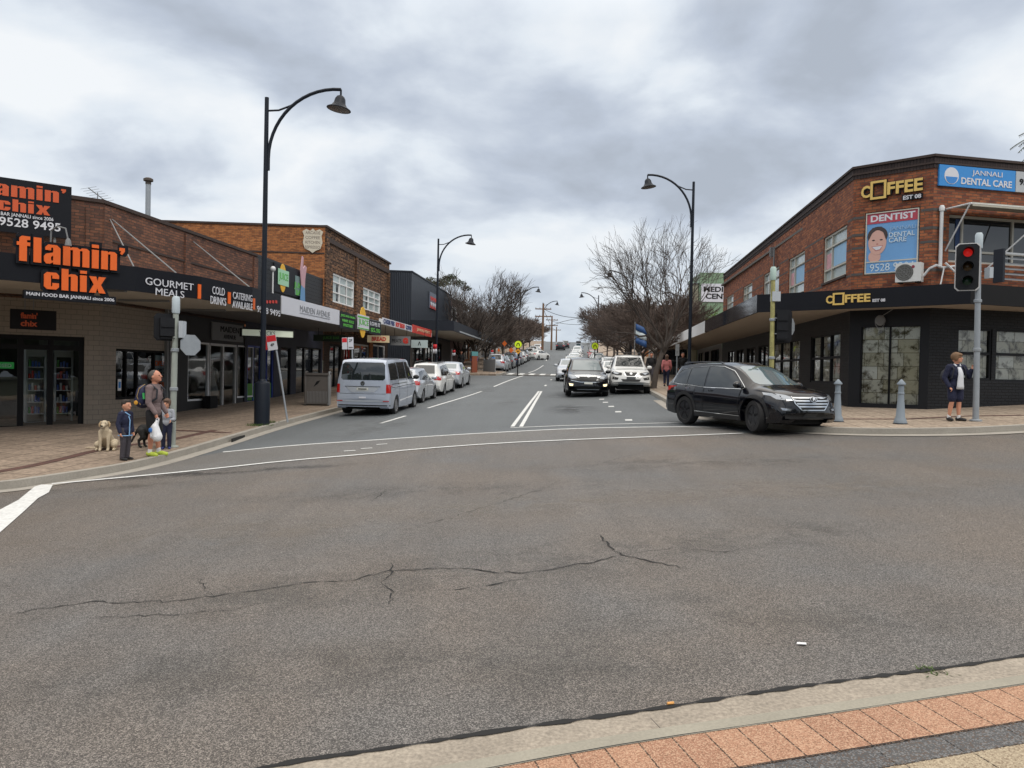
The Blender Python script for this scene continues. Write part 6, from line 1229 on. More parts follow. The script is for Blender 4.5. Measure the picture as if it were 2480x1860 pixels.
def make_car(S,name,label,cat,pnt,loc,heading,detail=2,group=None,rim=None):
    """heading: angle of travel direction measured from +X axis"""
    c=Car(S); z=loc[2] if len(loc)>2 else g(*loc)
    r=thing(name,label,cat,(loc[0],loc[1],z),heading,group)
    c.B.build('body',pnt,r,sharp=35)
    wb=S['wb']/2; xr,xf=S['x']
    for view,pts,mt,nm,kw in S['parts']:
        kw=dict(kw); lab=kw.pop('label',None)
        if view in('side','fq','rq') and kw.pop('pair',True):
            c.decal(pts,view,**kw).build(nm,mt,r,label=lab); kw['mirror']=True; c.decal(pts,view,**kw).build(nm,mt,r,label=lab)
        elif view in ('front','rear') and kw.pop('pair',False):
            c.decal(pts,view,**kw).build(nm,mt,r); kw['mirror']=True; c.decal(pts,view,**kw).build(nm,mt,r)
        else: kw.pop('pair',None); c.decal(pts,view,**kw).build(nm,mt,r,label=lab)
    if S.get('seams'):
        B=MB()
        for p,q in S['seams']:
            d=c.decal(poly_band(p,q,.018),'side',.0045,.1,both=True); B.add(d.v,d.f,0)
        B.build('door_seams',C_SEAM,r)
    if S.get('trim'):
        for s_ in (1,-1):
            B=MB(); P=dens(S['trim'],.12); Q=[]
            for a_,b_ in P:
                hit=c.bvh.ray_cast(Vector((a_,3*s_,b_)),Vector((0,-s_,0)))
                if hit[0]: Q.append(hit[0]+Vector((0,s_*.002,0)))
            B.tube(Q,.010,5); B.build('window_trim',C_CH,r)
    for h in S.get('handles',()):
        for s in (1,-1):
            hit=c.bvh.ray_cast(Vector((h[0],3*s,h[1])),Vector((0,-s,0)))
            if hit[0]:
                B=MB(); B.box(-.09,.09,-.015,.03,-.018,.018,0,Matrix.Translation(hit[0])); B.build('handle',S.get('hmat') or pnt,r)
    for s in (1,-1):
        w=S['tw']; yo=interp(S['wm'],wb)-w/2-.015; yr=interp(S['wm'],-wb)-w/2-.015
        wheel(r,wb,s*yo,S['rt'],w,s,rim or S.get('rim',C_RIM),steer=S.get('steer',0),cal=S.get('cal'))
        wheel(r,-wb,s*yr,S['rt'],w,s,rim or S.get('rim',C_RIM),cal=S.get('cal'))
        mx_,mz=S['mirror']; hit=c.bvh.ray_cast(Vector((mx_,3*s,mz)),Vector((0,-s,0))); hy=abs(hit[0].y) if hit[0] else .8
        B=MB(); T=Matrix.Translation((mx_,s*(hy+.13),mz+.07)); B.ball((0,0,0),(.075,.125,.085),0,T,12,8); B.tube([(mx_,s*(hy-.02),mz),(mx_,s*(hy+.1),mz+.02)],.025,6); B.build('mirror',S.get('mmat') or pnt,r)
    B=MB(); B.box(xr+.35,xf-.35,-.62,.62,.22,.5); 
    for cx_ in (-wb,wb):   # wheel wells
        for s in (1,-1): pass
    B.build('underbody',C_UND,r)
    if S.get('rails'):
        a,b,zr_,yy=S['rails']
        for s in (1,-1): B=MB(); B.tube([(a,s*yy,zr_-.05),(a+.15,s*yy,zr_),((a+b)/2,s*yy,zr_+.01),(b-.15,s*yy,zr_),(b,s*yy,zr_-.06)],.018,6); B.build('roof_rail',S.get('railm',C_PL),r)
    return r,c
def arch_flare(S,x,w=.09,zmin=.3):
    Ra=S['ra']; o=[];i=[]
    n=16
    for k in range(n+1):
        a=PI*k/n; o.append((x+(Ra+w)*cos(a),S['rt']+(Ra+w)*sin(a))); i.append((x+(Ra+.004)*cos(a),S['rt']+(Ra+.004)*sin(a)))
    return o+i[::-1]
# --- large black five door SUV
SUV=dict(x=(-2.40,2.30),wb=2.70,ra=.415,rt=.378,tw=.25,crown=.05,bow=.17,
 top=[(-2.40,.62),(-2.37,.98),(-2.30,1.16),(-2.12,1.50),(-2.0,1.60),(-1.6,1.645),(-.9,1.675),(-.2,1.67),(.25,1.60),(.62,1.46),(1.0,1.25),(1.30,1.11),(1.5,1.08),(1.9,1.02),(2.12,.96),(2.22,.88),(2.28,.74),(2.30,.52)],
 belt=[(-2.40,.6),(-2.3,1.10),(-1.9,1.12),(-1.2,1.05),(0,.99),(1.0,.975),(1.4,.98),(1.9,.94),(2.15,.86),(2.3,.6)],
 wr=[(-2.40,.60),(-2.2,.56),(-2.,.58),(-1.5,.62),(0,.64),(.5,.62),(1.25,.70),(1.45,.77),(2.0,.73),(2.3,.66)],
 wbt=[(-2.40,.76),(-2.2,.80),(-1.5,.85),(0,.87),(1.0,.86),(1.5,.84),(2.0,.79),(2.2,.74),(2.3,.70)],
 wm=[(-2.40,.82),(-2.25,.89),(-1.8,.935),(0,.935),(1.6,.94),(2.0,.91),(2.2,.86),(2.3,.80)],
 bot=[(-2.40,.42),(-2.3,.32),(-1.9,.27),(0,.24),(1.9,.24),(2.2,.26),(2.3,.34)],mirror=(.82,1.03),rim=C_RIMB,steer=-.22,cal=.9,hmat=C_CH,
 handles=[(-.28,.93),(-1.25,.97)],rails=(-1.75,-.1,1.655,.60),railm=P_BLK)
S=SUV
S['parts']=[('side',[(-1.98,1.12),(-1.93,1.30),(-1.72,1.44),(-1.36,1.49),(-1.36,1.08),(-1.7,1.09)],C_GL,'side_window',{}),
 ('side',[(-1.32,1.08),(-1.32,1.49),(-.62,1.53),(-.60,1.03)],C_GL,'side_window',{}),('side',[(-.53,1.03),(-.55,1.535),(-.05,1.52),(.3,1.42),(.82,1.09),(.86,1.02)],C_GL,'side_window',{}),
 ('front',[(-.60,1.12),(.60,1.12),(.66,1.16),(.54,1.52),(.40,1.56),(-.40,1.56),(-.54,1.52),(-.66,1.16)],C_GLT,'windscreen',{}),
 ('rear',[(-.52,1.17),(.52,1.17),(.47,1.48),(-.47,1.48)],C_GL,'rear_window',{}),
 ('fq',[(0,0),(0.01,0),(0,.01)],C_SEAM,'skip',{})]
S['parts']=S['parts'][:-1]+[
 ('front',[(.53,.86),(.64,.90),(.84,.945),(.87,.89),(.72,.82),(.57,.79)],C_HL,'headlight',dict(pair=True,cell=.04)),
 ('side',[(1.80,.875),(2.2,.84),(2.2,.78),(1.98,.80)],C_HL,'headlight',dict(cell=.05)),
 ('front',[(-.54,.87),(.54,.87),(.50,.72),(.34,.56),(-.34,.56),(-.50,.72)],C_PL,'grille',dict(cell=.06)),
 ('front',[(.55,.60),(.83,.63),(.80,.54),(.60,.53)],C_PL,'fog_recess',dict(pair=True,off=.006,cell=.04)),
 ('front',[(.58,.59),(.80,.61),(.78,.555),(.62,.545)],C_HL,'fog_light',dict(pair=True,off=.010,cell=.04)),
 ('front',[(-.74,.47),(-.50,.45),(-.36,.50),(.36,.50),(.50,.45),(.74,.47),(.70,.37),(-.70,.37)],C_PL,'bumper_insert',{}),
 ('front',[(-.19,.50),(.19,.50),(.19,.40),(-.19,.40)],C_PLATEB,'number_plate',dict(off=.012)),
 ('side',[(-2.27,1.0),(-1.98,1.02),(-2.06,.90),(-2.27,.86)],C_TL,'tail_light',{}),('rear',[(.45,1.02),(.88,1.02),(.86,.84),(.5,.88)],C_TL,'tail_light',dict(pair=True)),
 ('rear',[(-.25,.82),(.25,.82),(.25,.70),(-.25,.70)],C_PLATE,'number_plate',{}),
 ('side',arch_flare(S,1.35),C_PL,'wheel_arch_trim',dict(cell=.1)),('side',arch_flare(S,-1.35),C_PL,'wheel_arch_trim',dict(cell=.1)),
 ('side',[(-.90,.36),(.90,.33),(.90,.26),(-.90,.29)],C_PL,'sill',{}),('side',[(-.90,.375),(.90,.345),(.90,.36),(-.90,.39)],C_CH,'sill_trim',dict(off=.007)),
 ('side',[(-1.87,.99),(-1.77,.99),(-1.77,.89),(-1.87,.89)],P_GRY,'fuel_flap',dict(pair=True))]
for z,w_ in ((.855,.52),(.79,.50),(.725,.46),(.66,.41)): S['parts'].append(('front',[(-w_,z),(w_,z),(w_-.02,z-.032),(-w_+.02,z-.032)],C_CH,'grille_bar',dict(off=.014,cell=.05)))
for sg_ in (1,-1): S['parts'].append(('front',[(sg_*.54,.87),(sg_*.52,.87),(sg_*.48,.72),(sg_*.32,.575),(0,.575),(0,.555),(sg_*.34,.555),(sg_*.505,.715)],C_CH,'grille_surround',dict(off=.012,cell=.05)))
S['parts'].append(('front',[(.105*cos(k*PI/8),.80+.062*sin(k*PI/8)) for k in range(16)],C_CH,'badge',dict(off=.024)))
S['parts'].append(('front',[(.085*cos(k*PI/8),.80+.046*sin(k*PI/8)) for k in range(16)],C_PL,'badge',dict(off=.028)))
S['parts'].append(('front',[(-.045,.765),(-.025,.765),(-.015,.795),(.014,.795),(.006,.767),(.027,.767),(.047,.838),(.027,.838),(.018,.808),(-.010,.808),(-.002,.836),(-.022,.836)],C_CH,'badge',dict(off=.032)))
S['trim']=[(-.6,1.005),(.86,1.0),(.93,1.04),(.36,1.44),(-.03,1.545),(-.55,1.56),(-1.36,1.515),(-1.76,1.465),(-1.98,1.31),(-2.03,1.10),(-1.7,1.065),(-1.3,1.055),(-.6,1.01)]
S['seams']=[((-.58,1.0),(-.56,.40)),((.84,.98),(.80,.60)),((.80,.60),(.86,.36)),((-1.36,1.05),(-1.30,.80)),((-1.30,.80),(-1.02,.62)),((.86,.375),(-.86,.40))]
car1,_=make_car(SUV,'suv','glossy black SUV turning right in the foreground with chrome grille and black wheels','car',P_BLK,(6.0,19.25),R(-67))
# --- silver van
VAN=dict(x=(-2.5,2.40),wb=3.0,ra=.38,rt=.34,tw=.22,crown=.045,bow=.20,rbow=.05,
 top=[(-2.5,.62),(-2.49,1.05),(-2.44,1.55),(-2.38,1.86),(-2.25,1.95),(-1.5,1.98),(.6,1.96),(.95,1.88),(1.25,1.66),(1.6,1.33),(1.85,1.16),(2.15,1.02),(2.32,.85),(2.38,.65),(2.40,.5)],
 belt=[(-2.5,.6),(-2.45,1.15),(1.0,1.13),(1.8,1.05),(2.2,.85),(2.4,.55)],
 wr=[(-2.5,.78),(-2.4,.76),(-2.2,.75),(.5,.74),(1.2,.74),(1.8,.74),(2.2,.66),(2.4,.5)],
 wbt=[(-2.5,.88),(-2.4,.91),(1.2,.91),(1.9,.86),(2.2,.80),(2.4,.70)],
 wm=[(-2.5,.90),(-2.4,.945),(-2,.95),(1.6,.95),(2.1,.90),(2.3,.84),(2.4,.76)],
 bot=[(-2.5,.33),(-2.4,.27),(0,.22),(2.2,.24),(2.4,.34)],mirror=(1.30,1.16),mmat=C_PL,handles=[(.35,.98)])
S=VAN
S['parts']=[('rear',[(-.70,1.24),(.70,1.24),(.76,1.30),(.74,1.76),(.66,1.84),(-.66,1.84),(-.74,1.76),(-.76,1.30)],C_GL,'rear_window',dict(cell=.1)),
 ('rear',[(.80,1.10),(.925,1.10),(.935,.80),(.80,.80)],C_TL,'tail_light',dict(pair=True,cell=.04)),('side',[(-2.43,1.10),(-2.34,1.10),(-2.34,.80),(-2.43,.80)],C_TL,'tail_light',dict(cell=.04)),
 ('rear',[(-.62,1.03),(.62,1.03),(.60,1.01),(-.60,1.01)],C_SEAM,'boot_seam',dict(off=.008)),
 ('rear',[(-.58,1.005),(.58,1.005),(.40,.83),(-.40,.83)],mat('van_trim_bright',(.50,.54,.60),.3,.4,var=0),'handle_recess',dict(off=.006)),
 ('rear',[(-.20,.985),(.20,.985),(.20,.89),(-.20,.89)],C_PLATE,'number_plate',dict(off=.014)),('rear',[(-.15,.955),(.15,.955),(.15,.92),(-.15,.92)],C_PLATEB,'plate_lettering',dict(off=.018)),
 ('rear',[(-.80,.785),(.80,.785),(.80,.775),(-.80,.775)],C_SEAM,'boot_seam',dict(off=.006)),('rear',[(-.12,.68),(.12,.68),(.12,.62),(-.12,.62)],WHS,'sticker',dict(off=.008)),
 ('rear',[(-.9,.53),(-.60,.53),(-.55,.56),(.55,.56),(.60,.53),(.9,.53),(.9,.50),(-.9,.50)],mat('van_trim_bright',(.50,.54,.60)),'bumper_strip',dict(off=.008)),
 ('rear',[(-.92,.40),(.92,.40),(.92,.36),(-.92,.36)],C_PL,'bumper_lower',dict(off=.006)),
 ('rear',[(.70,.545),(.90,.545),(.90,.515),(.70,.515)],C_TL,'reflector',dict(pair=True,off=.012)),
 ('rear',[(.075*cos(k*PI/8),1.13+.075*sin(k*PI/8)) for k in range(16)],C_PL,'badge',dict(off=.012)),
 ('rear',[(-.05,1.16),(-.03,1.16),(0,1.10),(.03,1.16),(.05,1.16),(.01,1.07),(-.01,1.07)],C_CH,'badge',dict(off=.016)),
 ('side',[(-2.28,1.25),(-2.20,1.80),(-1.15,1.83),(-1.15,1.22)],C_GL,'side_window',{}),('side',[(-1.05,1.22),(-1.05,1.83),(.05,1.83),(.05,1.20)],C_GL,'side_window',{}),
 ('side',[(.16,1.19),(.16,1.83),(.78,1.80),(1.05,1.62),(1.45,1.26),(1.45,1.18)],C_GL,'side_window',{}),
 ('front',[(-.66,1.22),(.66,1.22),(.62,1.78),(-.62,1.78)],C_GLT,'windscreen',{}),('front',[(.45,.92),(.75,.98),(.78,.82),(.5,.78)],C_HL,'headlight',dict(pair=True)),('front',[(-.42,.92),(.42,.92),(.42,.80),(-.42,.80)],C_PL,'grille',{})]
S['seams']=[((.10,1.85),(.10,.32)),((1.5,1.2),(1.4,.6)),((-1.10,1.85),(-1.10,.6)),((-2.3,.98),(1.6,.98)),((-2.1,1.10),(.05,1.08))]
HS=math.atan2(.9962,.0876)
def onlane(s,t): return st(s,t)
def place(S,name,label,pnt,s,t,up=True,cat='car',group=None,rim=None,dh=0.):
    x,y=st(s,t); return make_car(S,name,label,cat,pnt,(x,y),(HS if up else HS+PI)+dh,group=group,rim=rim)[0]
def pitch(o,L_=2.):
    h=o.rotation_euler.z; dx,dy=cos(h)*L_,sin(h)*L_; x,y=o.location.x,o.location.y
    o.rotation_euler=(0,-math.atan2(g(x+dx,y+dy)-g(x-dx,y-dy),2*L_),h); o.location.z=(g(x+dx*.7,y+dy*.7)+g(x-dx*.7,y-dy*.7))/2+.004
    return o
van=pitch(place(VAN,'van','silver van parked at the left kerb with its dark tinted tailgate window towards us',P_VAN,27.6,-5.58,cat='van'))
B=MB(); B.tube([(-1.9,.1,1.98),(-2.05,.1,2.04)],.02,6); B.build('roof_antenna',C_PL,van)
# --- generic hatchback/wagon/sedan profiles
def carspec(kind):
    if kind=='hatch':
        D=dict(x=(-2.1,2.15),wb=2.6,top=[(-2.1,.6),(-2.07,.95),(-1.98,1.10),(-1.7,1.42),(-1.45,1.48),(-.6,1.52),(0,1.50),(.5,1.34),(1.05,1.02),(1.3,.97),(1.8,.86),(2.05,.72),(2.12,.6),(2.15,.48)]); hb=-1.75
    elif kind=='wagon':
        D=dict(x=(-2.4,2.3),wb=2.74,top=[(-2.4,.6),(-2.37,.98),(-2.28,1.14),(-2.0,1.52),(-1.8,1.60),(-.8,1.63),(0,1.60),(.45,1.46),(1.1,1.08),(1.35,1.02),(1.9,.92),(2.15,.80),(2.26,.66),(2.3,.5)]); hb=-2.0
    elif kind=='sedan':
        D=dict(x=(-2.3,2.25),wb=2.65,top=[(-2.3,.6),(-2.27,.95),(-2.15,1.02),(-1.65,1.06),(-1.0,1.40),(-.5,1.47),(0,1.45),(.4,1.33),(1.0,1.02),(1.3,.96),(1.85,.85),(2.1,.72),(2.22,.6),(2.25,.48)]); hb=-1.4
    xr,xf=D['x']; R_=max(z for _,z in D['top'])
    D.update(ra=.36,rt=.32,tw=.2,crown=.05,bow=.2,belt=[(xr,.6),(xr+.15,.98),(xr+.5,.99),(0,.93),(1.0,.90),(1.5,.88),(xf-.3,.8),(xf,.55)],
     wr=[(xr,.6),(xr+.3,.55),(-1,.58),(0,.60),(.5,.60),(1.2,.68),(1.8,.66),(xf,.52)],wbt=[(xr,.72),(xr+.2,.78),(-1.2,.82),(0,.83),(1.2,.81),(1.8,.76),(xf,.64)],wm=[(xr,.78),(xr+.15,.85),(-1.6,.89),(1.5,.89),(1.9,.86),(xf-.1,.80),(xf,.74)],
     bot=[(xr,.38),(xr+.2,.26),(0,.21),(xf-.2,.22),(xf,.32)],mirror=(.72,.95))
    z=R_-.13
    D['parts']=[('side',[(hb+.12,1.02),(hb+.42,z-.06),(-.62,z),(-.62,.97)],C_GL,'side_window',{}),('side',[(-.55,.97),(-.55,z),(-.0,z-.02),(.35,z-.18),(.78,.99),(.78,.95)],C_GL,'side_window',{}),
     ('front',[(-.58,1.07),(.58,1.07),(.50,R_-.10),(-.50,R_-.10)],C_GLT,'windscreen',{}),('rear',[(-.52,1.12),(.52,1.12),(.46,R_-.12),(-.46,R_-.12)],C_GLT if kind=='sedan' else C_GL,'rear_window',{}),
     ('rear',[(.46,1.0),(.80,.98),(.82,.80),(.52,.82)],C_TL,'tail_light',dict(pair=True,cell=.05)),('side',[(xr+.13,.97),(xr+.32,.96),(xr+.24,.84),(xr+.13,.82)],C_TL,'tail_light',{}),
     ('rear',[(-.22,.80),(.22,.80),(.22,.70),(-.22,.70)],C_PLATE,'number_plate',dict(off=.01)),('rear',[(-.75,.42),(.75,.42),(.7,.32),(-.7,.32)],C_PL,'bumper_lower',{}),
     ('front',[(.42,.76),(.74,.80),(.76,.70),(.48,.64)],C_HL,'headlight',dict(pair=True,cell=.05)),('front',[(-.38,.74),(.38,.74),(.34,.62),(-.34,.62)],C_PL,'grille',dict(cell=.1)),('front',[(-.5,.44),(.5,.44),(.46,.32),(-.46,.32)],C_PL,'lower_grille',dict(cell=.1)),('front',[(-.19,.56),(.19,.56),(.19,.46),(-.19,.46)],C_PLATE,'number_plate',dict(off=.014))]
    D['seams']=[((-.58,.95),(-.56,.34)),((.80,.93),(.80,.40)),((-1.2,.95),(-1.0,.60))]; D['handles']=[(-.25,.86),(-1.0,.88)]
    return D
HAT,WAG,SED=carspec('hatch'),carspec('wagon'),carspec('sedan')
WAG['rails']=(-1.7,.2,1.66,.56)
G1='cars parked along the left kerb'
hatch=pitch(place(HAT,'hatchback','silver hatchback parked right in front of the silver van',P_SIL,33.0,-5.72,group=G1))
wag=pitch(place(WAG,'station_wagon','white station wagon with roof rails parked between the two silver cars',P_WHT,38.1,-5.7,group=G1))
sed=pitch(place(SED,'sedan','silver sedan at the uphill end of the first parked row on the left',P_SIL,43.7,-5.7,group=G1))
# --- black people mover style SUV coming towards us
KLU=dict(SUV); KLU.update(trim=None,x=(-2.4,2.4),wb=2.79,steer=0,cal=None,rim=C_RIM,hmat=None,
 top=[(-2.40,.62),(-2.37,.98),(-2.30,1.16),(-2.12,1.55),(-2.0,1.66),(-1.6,1.71),(-.6,1.73),(.1,1.71),(.45,1.62),(.85,1.42),(1.35,1.12),(1.55,1.08),(2.0,1.02),(2.25,.94),(2.34,.80),(2.38,.66),(2.40,.50)],belt=[(-2.40,.6),(-2.3,1.10),(-1.2,1.06),(0,1.02),(1.3,1.0),(2.0,.96),(2.4,.6)],bow=.20,
 wr=[(-2.40,.60),(-2.2,.58),(0,.64),(.5,.64),(1.3,.72),(1.6,.78),(2.1,.76),(2.4,.66)],wbt=[(-2.40,.76),(-2.2,.80),(0,.87),(1.5,.87),(2.1,.85),(2.4,.78)],wm=[(-2.40,.82),(-2.25,.90),(0,.95),(1.6,.96),(2.1,.94),(2.3,.91),(2.4,.86)])
KLU['parts']=[p for p in SUV['parts'] if p[2] in (C_GL,) or p[3] in('wheel_arch_trim','tail_light')]+[
 ('front',[(-.66,1.17),(.66,1.17),(.56,1.60),(-.56,1.60)],C_GLT,'windscreen',{}),
 ('front',[(-.58,.93),(-.45,.85),(.45,.85),(.58,.93),(.60,.96),(0,.99),(-.60,.96)],C_CH,'grille_bar',dict(off=.01)),
 ('front',[(-.40,.90),(.40,.90),(.34,.74),(.28,.68),(-.28,.68),(-.34,.74)],C_PL,'grille',dict(off=.012)),
 ('front',[(.46,.95),(.86,.99),(.87,.86),(.70,.80),(.50,.83)],C_HL,'headlight',dict(pair=True,cell=.04)),
 ('front',[(-.74,.745),(-.36,.68),(.36,.68),(.74,.745),(.72,.715),(.36,.655),(-.36,.655),(-.72,.715)],C_CH,'bumper_bar',dict(off=.012)),
 ('front',[(.64,.58),(.82,.60),(.80,.50),(.66,.49)],C_LIT,'fog_light',dict(pair=True,off=.02,cell=.04)),
 ('front',[(-.60,.50),(.60,.50),(.5,.36),(-.5,.36)],C_PL,'lower_grille',{}),('front',[(-.5,.37),(.5,.37),(.46,.345),(-.46,.345)],SILV,'skid_plate',dict(off=.02)),
 ('front',[(-.18,.665),(.18,.665),(.18,.58),(-.18,.58)],C_PLATE,'number_plate',dict(off=.03)),
 ('front',[(.07*cos(k*PI/8),.91+.045*sin(k*PI/8)) for k in range(16)],C_CH,'badge',dict(off=.024))]
klu=pitch(make_car(KLU,'suv','black SUV driving towards us with its yellow fog lamps lit','car',P_BLK,(3.38,35.0),HS+PI+.06)[0])
# --- white dual cab ute
UTE=dict(x=(-2.7,2.5),wb=3.15,ra=.44,rt=.39,tw=.25,crown=.05,bow=.18,rbow=.02,
 top=[(-2.7,.75),(-2.69,1.08),(-2.6,1.12),(-1.25,1.13),(-1.2,1.2),(-1.1,1.70),(-.9,1.79),(0,1.82),(.35,1.74),(.75,1.50),(1.1,1.24),(1.35,1.18),(2.0,1.12),(2.3,1.04),(2.42,.88),(2.48,.70),(2.5,.6)],
 belt=[(-2.7,.7),(-2.6,1.06),(0,1.08),(1.3,1.08),(2.1,1.02),(2.5,.66)],wr=[(-2.7,.80),(-1.3,.80),(-1.1,.60),(0,.62),(.4,.62),(1.2,.70),(1.6,.78),(2.2,.76),(2.5,.66)],
 wbt=[(-2.7,.86),(-1.3,.86),(0,.87),(1.5,.87),(2.2,.85),(2.5,.76)],wm=[(-2.7,.90),(0,.92),(1.6,.935),(2.2,.92),(2.4,.88),(2.5,.84)],bot=[(-2.7,.5),(-2.4,.42),(0,.40),(2.2,.36),(2.5,.46)],mirror=(.85,1.15))
S=UTE
S['parts']=[('side',[(-1.0,1.14),(-.92,1.62),(-.35,1.66),(-.35,1.12)],C_GL,'side_window',{}),('side',[(-.28,1.12),(-.28,1.66),(.1,1.65),(.45,1.50),(.9,1.18),(.9,1.12)],C_GL,'side_window',{}),
 ('front',[(-.66,1.25),(.66,1.25),(.56,1.68),(-.56,1.68)],C_GL,'windscreen',{}),('rear',[(-.5,1.25),(.5,1.25),(.45,1.65),(-.45,1.65)],C_GL,'rear_window',{}),
 ('front',[(.40,.98),(.82,1.05),(.87,.93),(.62,.86),(.42,.87)],C_PL,'headlight_surround',dict(pair=True)),('front',[(.50,.975),(.78,1.015),(.80,.95),(.62,.905)],C_HL,'headlight',dict(pair=True,off=.01,cell=.04)),
 ('front',[(-.36,1.03),(.36,1.03),(.28,.84),(-.28,.84)],C_PL,'grille',{}),
 ('front',[(-.38,1.04),(-.30,1.04),(-.20,.84),(.20,.84),(.30,1.04),(.38,1.04),(.26,.81),(-.26,.81)],C_CH,'grille_trim',dict(off=.012)),
 ('front',[(.06*cos(k*PI/8),.95+.05*sin(k*PI/8)) for k in range(16)],C_CH,'badge',dict(off=.018)),('front',[(-.2,.80),(.2,.80),(.2,.71),(-.2,.71)],C_PLATEB,'number_plate',dict(off=.02)),
 ('front',[(.55,.76),(.82,.80),(.84,.68),(.60,.66)],C_PL,'fog_recess',dict(pair=True)),('front',[(-.45,.70),(.45,.70),(.38,.60),(-.38,.60)],C_PL,'lower_grille',{}),('front',[(-.6,.52),(.6,.52),(.55,.47),(-.55,.47)],SILV,'skid_plate',dict(off=.01)),
 ('side',[(-2.66,1.05),(-2.58,1.05),(-2.58,.80),(-2.66,.80)],C_TL,'tail_light',{})]
S['seams']=[((-.32,1.1),(-.30,.5)),((.95,1.08),(.90,.55)),((-1.15,1.1),(-1.1,.6))]; S['handles']=[(-.1,1.0),(-.95,1.0)]; S['rails']=(-1.0,.1,1.90,.56)
ute=pitch(make_car(UTE,'ute','white dual cab ute with roof rack parked at the right kerb facing us','ute',P_WHT,(5.62,36.6),HS+PI)[0])
B=MB()
for x in (-.8,-.1): B.tube([(x,-.6,1.9),(x,.6,1.9)],.02,6)
B.box(-.95,.15,-.55,.55,1.885,1.90); B.build('roof_rack',C_PL,ute)
# --- far vehicles, copies of simple ones in other colours
def recolour(o,frm,to):
    for c in [o]+KIDS(o):
        if c.type=='MESH' and c.data.materials and c.data.materials[0] is frm:
            c.material_slots[0].link='OBJECT'; c.material_slots[0].material=to
def carcopy(src,frm,to,s,t,up,label,group,dh=0.):
    o=copy_tree(src); x,y=st(s,t); o.location=(x,y,0); o.rotation_euler=(0,0,(HS if up else HS+PI)+dh); o['label']=label; o['group']=group; recolour(o,frm,to); pitch(o); return o
GL_='cars parked up the hill on the left'; GQ='cars queueing downhill in the right lane'; GR='cars parked on the right side'
mpv=carcopy(wag,P_WHT,P_SIL,68.,-5.6,True,'silver people carrier parked first beyond the crossing on the left',GL_)
for i,(s,src,frm,to,lab) in enumerate(((74,'h',0,P_GRY,'grey hatchback parked second beyond the crossing on the left'),(79.5,'s',0,P_DK,'dark sedan parked third beyond the crossing on the left'),(85.5,'w',0,P_BLU,'dark blue wagon parked with roof showing above the dark sedan'),(91.5,'s',0,P_GRY,'grey sedan half way along the left row on the hill'),(97,'h',0,P_WHT,'white hatchback half way up the left parked row'),(103,'w',0,P_DK,'black wagon just below the white car pulling out'),(118,'w',0,P_WHT,'white wagon parked above the white car pulling out'),(128,'w',0,P_WHT,'white car highest but one in the left parked row'),(140,'h',0,P_WHT,'white hatchback at the top of the left parked row'))):
    o={'h':(hatch,P_SIL),'w':(wag,P_WHT),'s':(sed,P_SIL)}[src]; carcopy(o[0],o[1],to,s,-5.9,True,lab,GL_)
carcopy(sed,P_SIL,P_WHT,111,-4.2,True,'white sedan angled out of the parked row into the left lane','',-.5)['group']=GL_
carcopy(klu,P_BLK,P_DK,152,-2.0,True,'dark four wheel drive climbing the hill alone in the left lane',GQ)['group']='vehicles driving uphill'
carcopy(wag,P_WHT,P_DK,162,-1.2,True,'dark car just ahead of the four wheel drive at the crest','vehicles driving uphill')
for s,t,src,to,lab in ((51,1.1,'s',P_SIL,'silver sedan queueing behind the black SUV with lit fog lamps'),(64,1.2,'w',P_WHT,'white wagon waiting at the raised crossing'),(71,1.2,'h',P_WHT,'white hatchback just above the raised crossing'),(79,1.2,'h',P_GRY,'grey hatchback low in the downhill queue'),(87,1.2,'w',P_WHT,'white wagon in the middle of the downhill queue'),(96,1.2,'s',P_WHT,'white sedan in the middle of the downhill queue'),(106,1.3,'h',P_WHT,'white hatchback in the upper half of the downhill queue'),(118,1.3,'s',P_WHT,'white sedan in the upper part of the downhill queue'),(131,1.4,'w',P_WHT,'white wagon near the top of the downhill queue'),(145,1.6,'w',P_BLU,'blue car with dark roof box at the top of the downhill queue')):
    o={'h':(hatch,P_SIL),'w':(wag,P_WHT),'s':(sed,P_SIL)}[src]; c=carcopy(o[0],o[1],to,s,t,False,lab,GQ)
B=MB(); B.box(-1.0,.7,-.45,.45,1.7,2.05); B.build('roof_box',C_PL,c)
for s,t,src,to,lab in ((43.2,3.7,'s',P_WHT,'white sedan parked behind the white ute'),(49,3.8,'w',P_WHT,'white wagon parked behind the white sedan on the right'),(72,3.9,'h',P_GRY,'grey hatchback parked just above the crossing on the right'),(78,4.,'w',P_WHT,'white wagon parked above the grey hatchback on the right'),(84.5,4.,'s',P_SIL,'silver sedan parked by the right hand tree trunks'),(91,4.,'w',P_WHT,'white wagon parked high on the right side'),(99,4.,'h',P_WHT,'white hatchback parked highest on the right side'),(120,4.,'s',P_RED,'small red car parked near the crest on the right')):
    o={'h':(hatch,P_SIL),'w':(wag,P_WHT),'s':(sed,P_SIL)}[src]; carcopy(o[0],o[1],to,s,t,False,lab,GR)
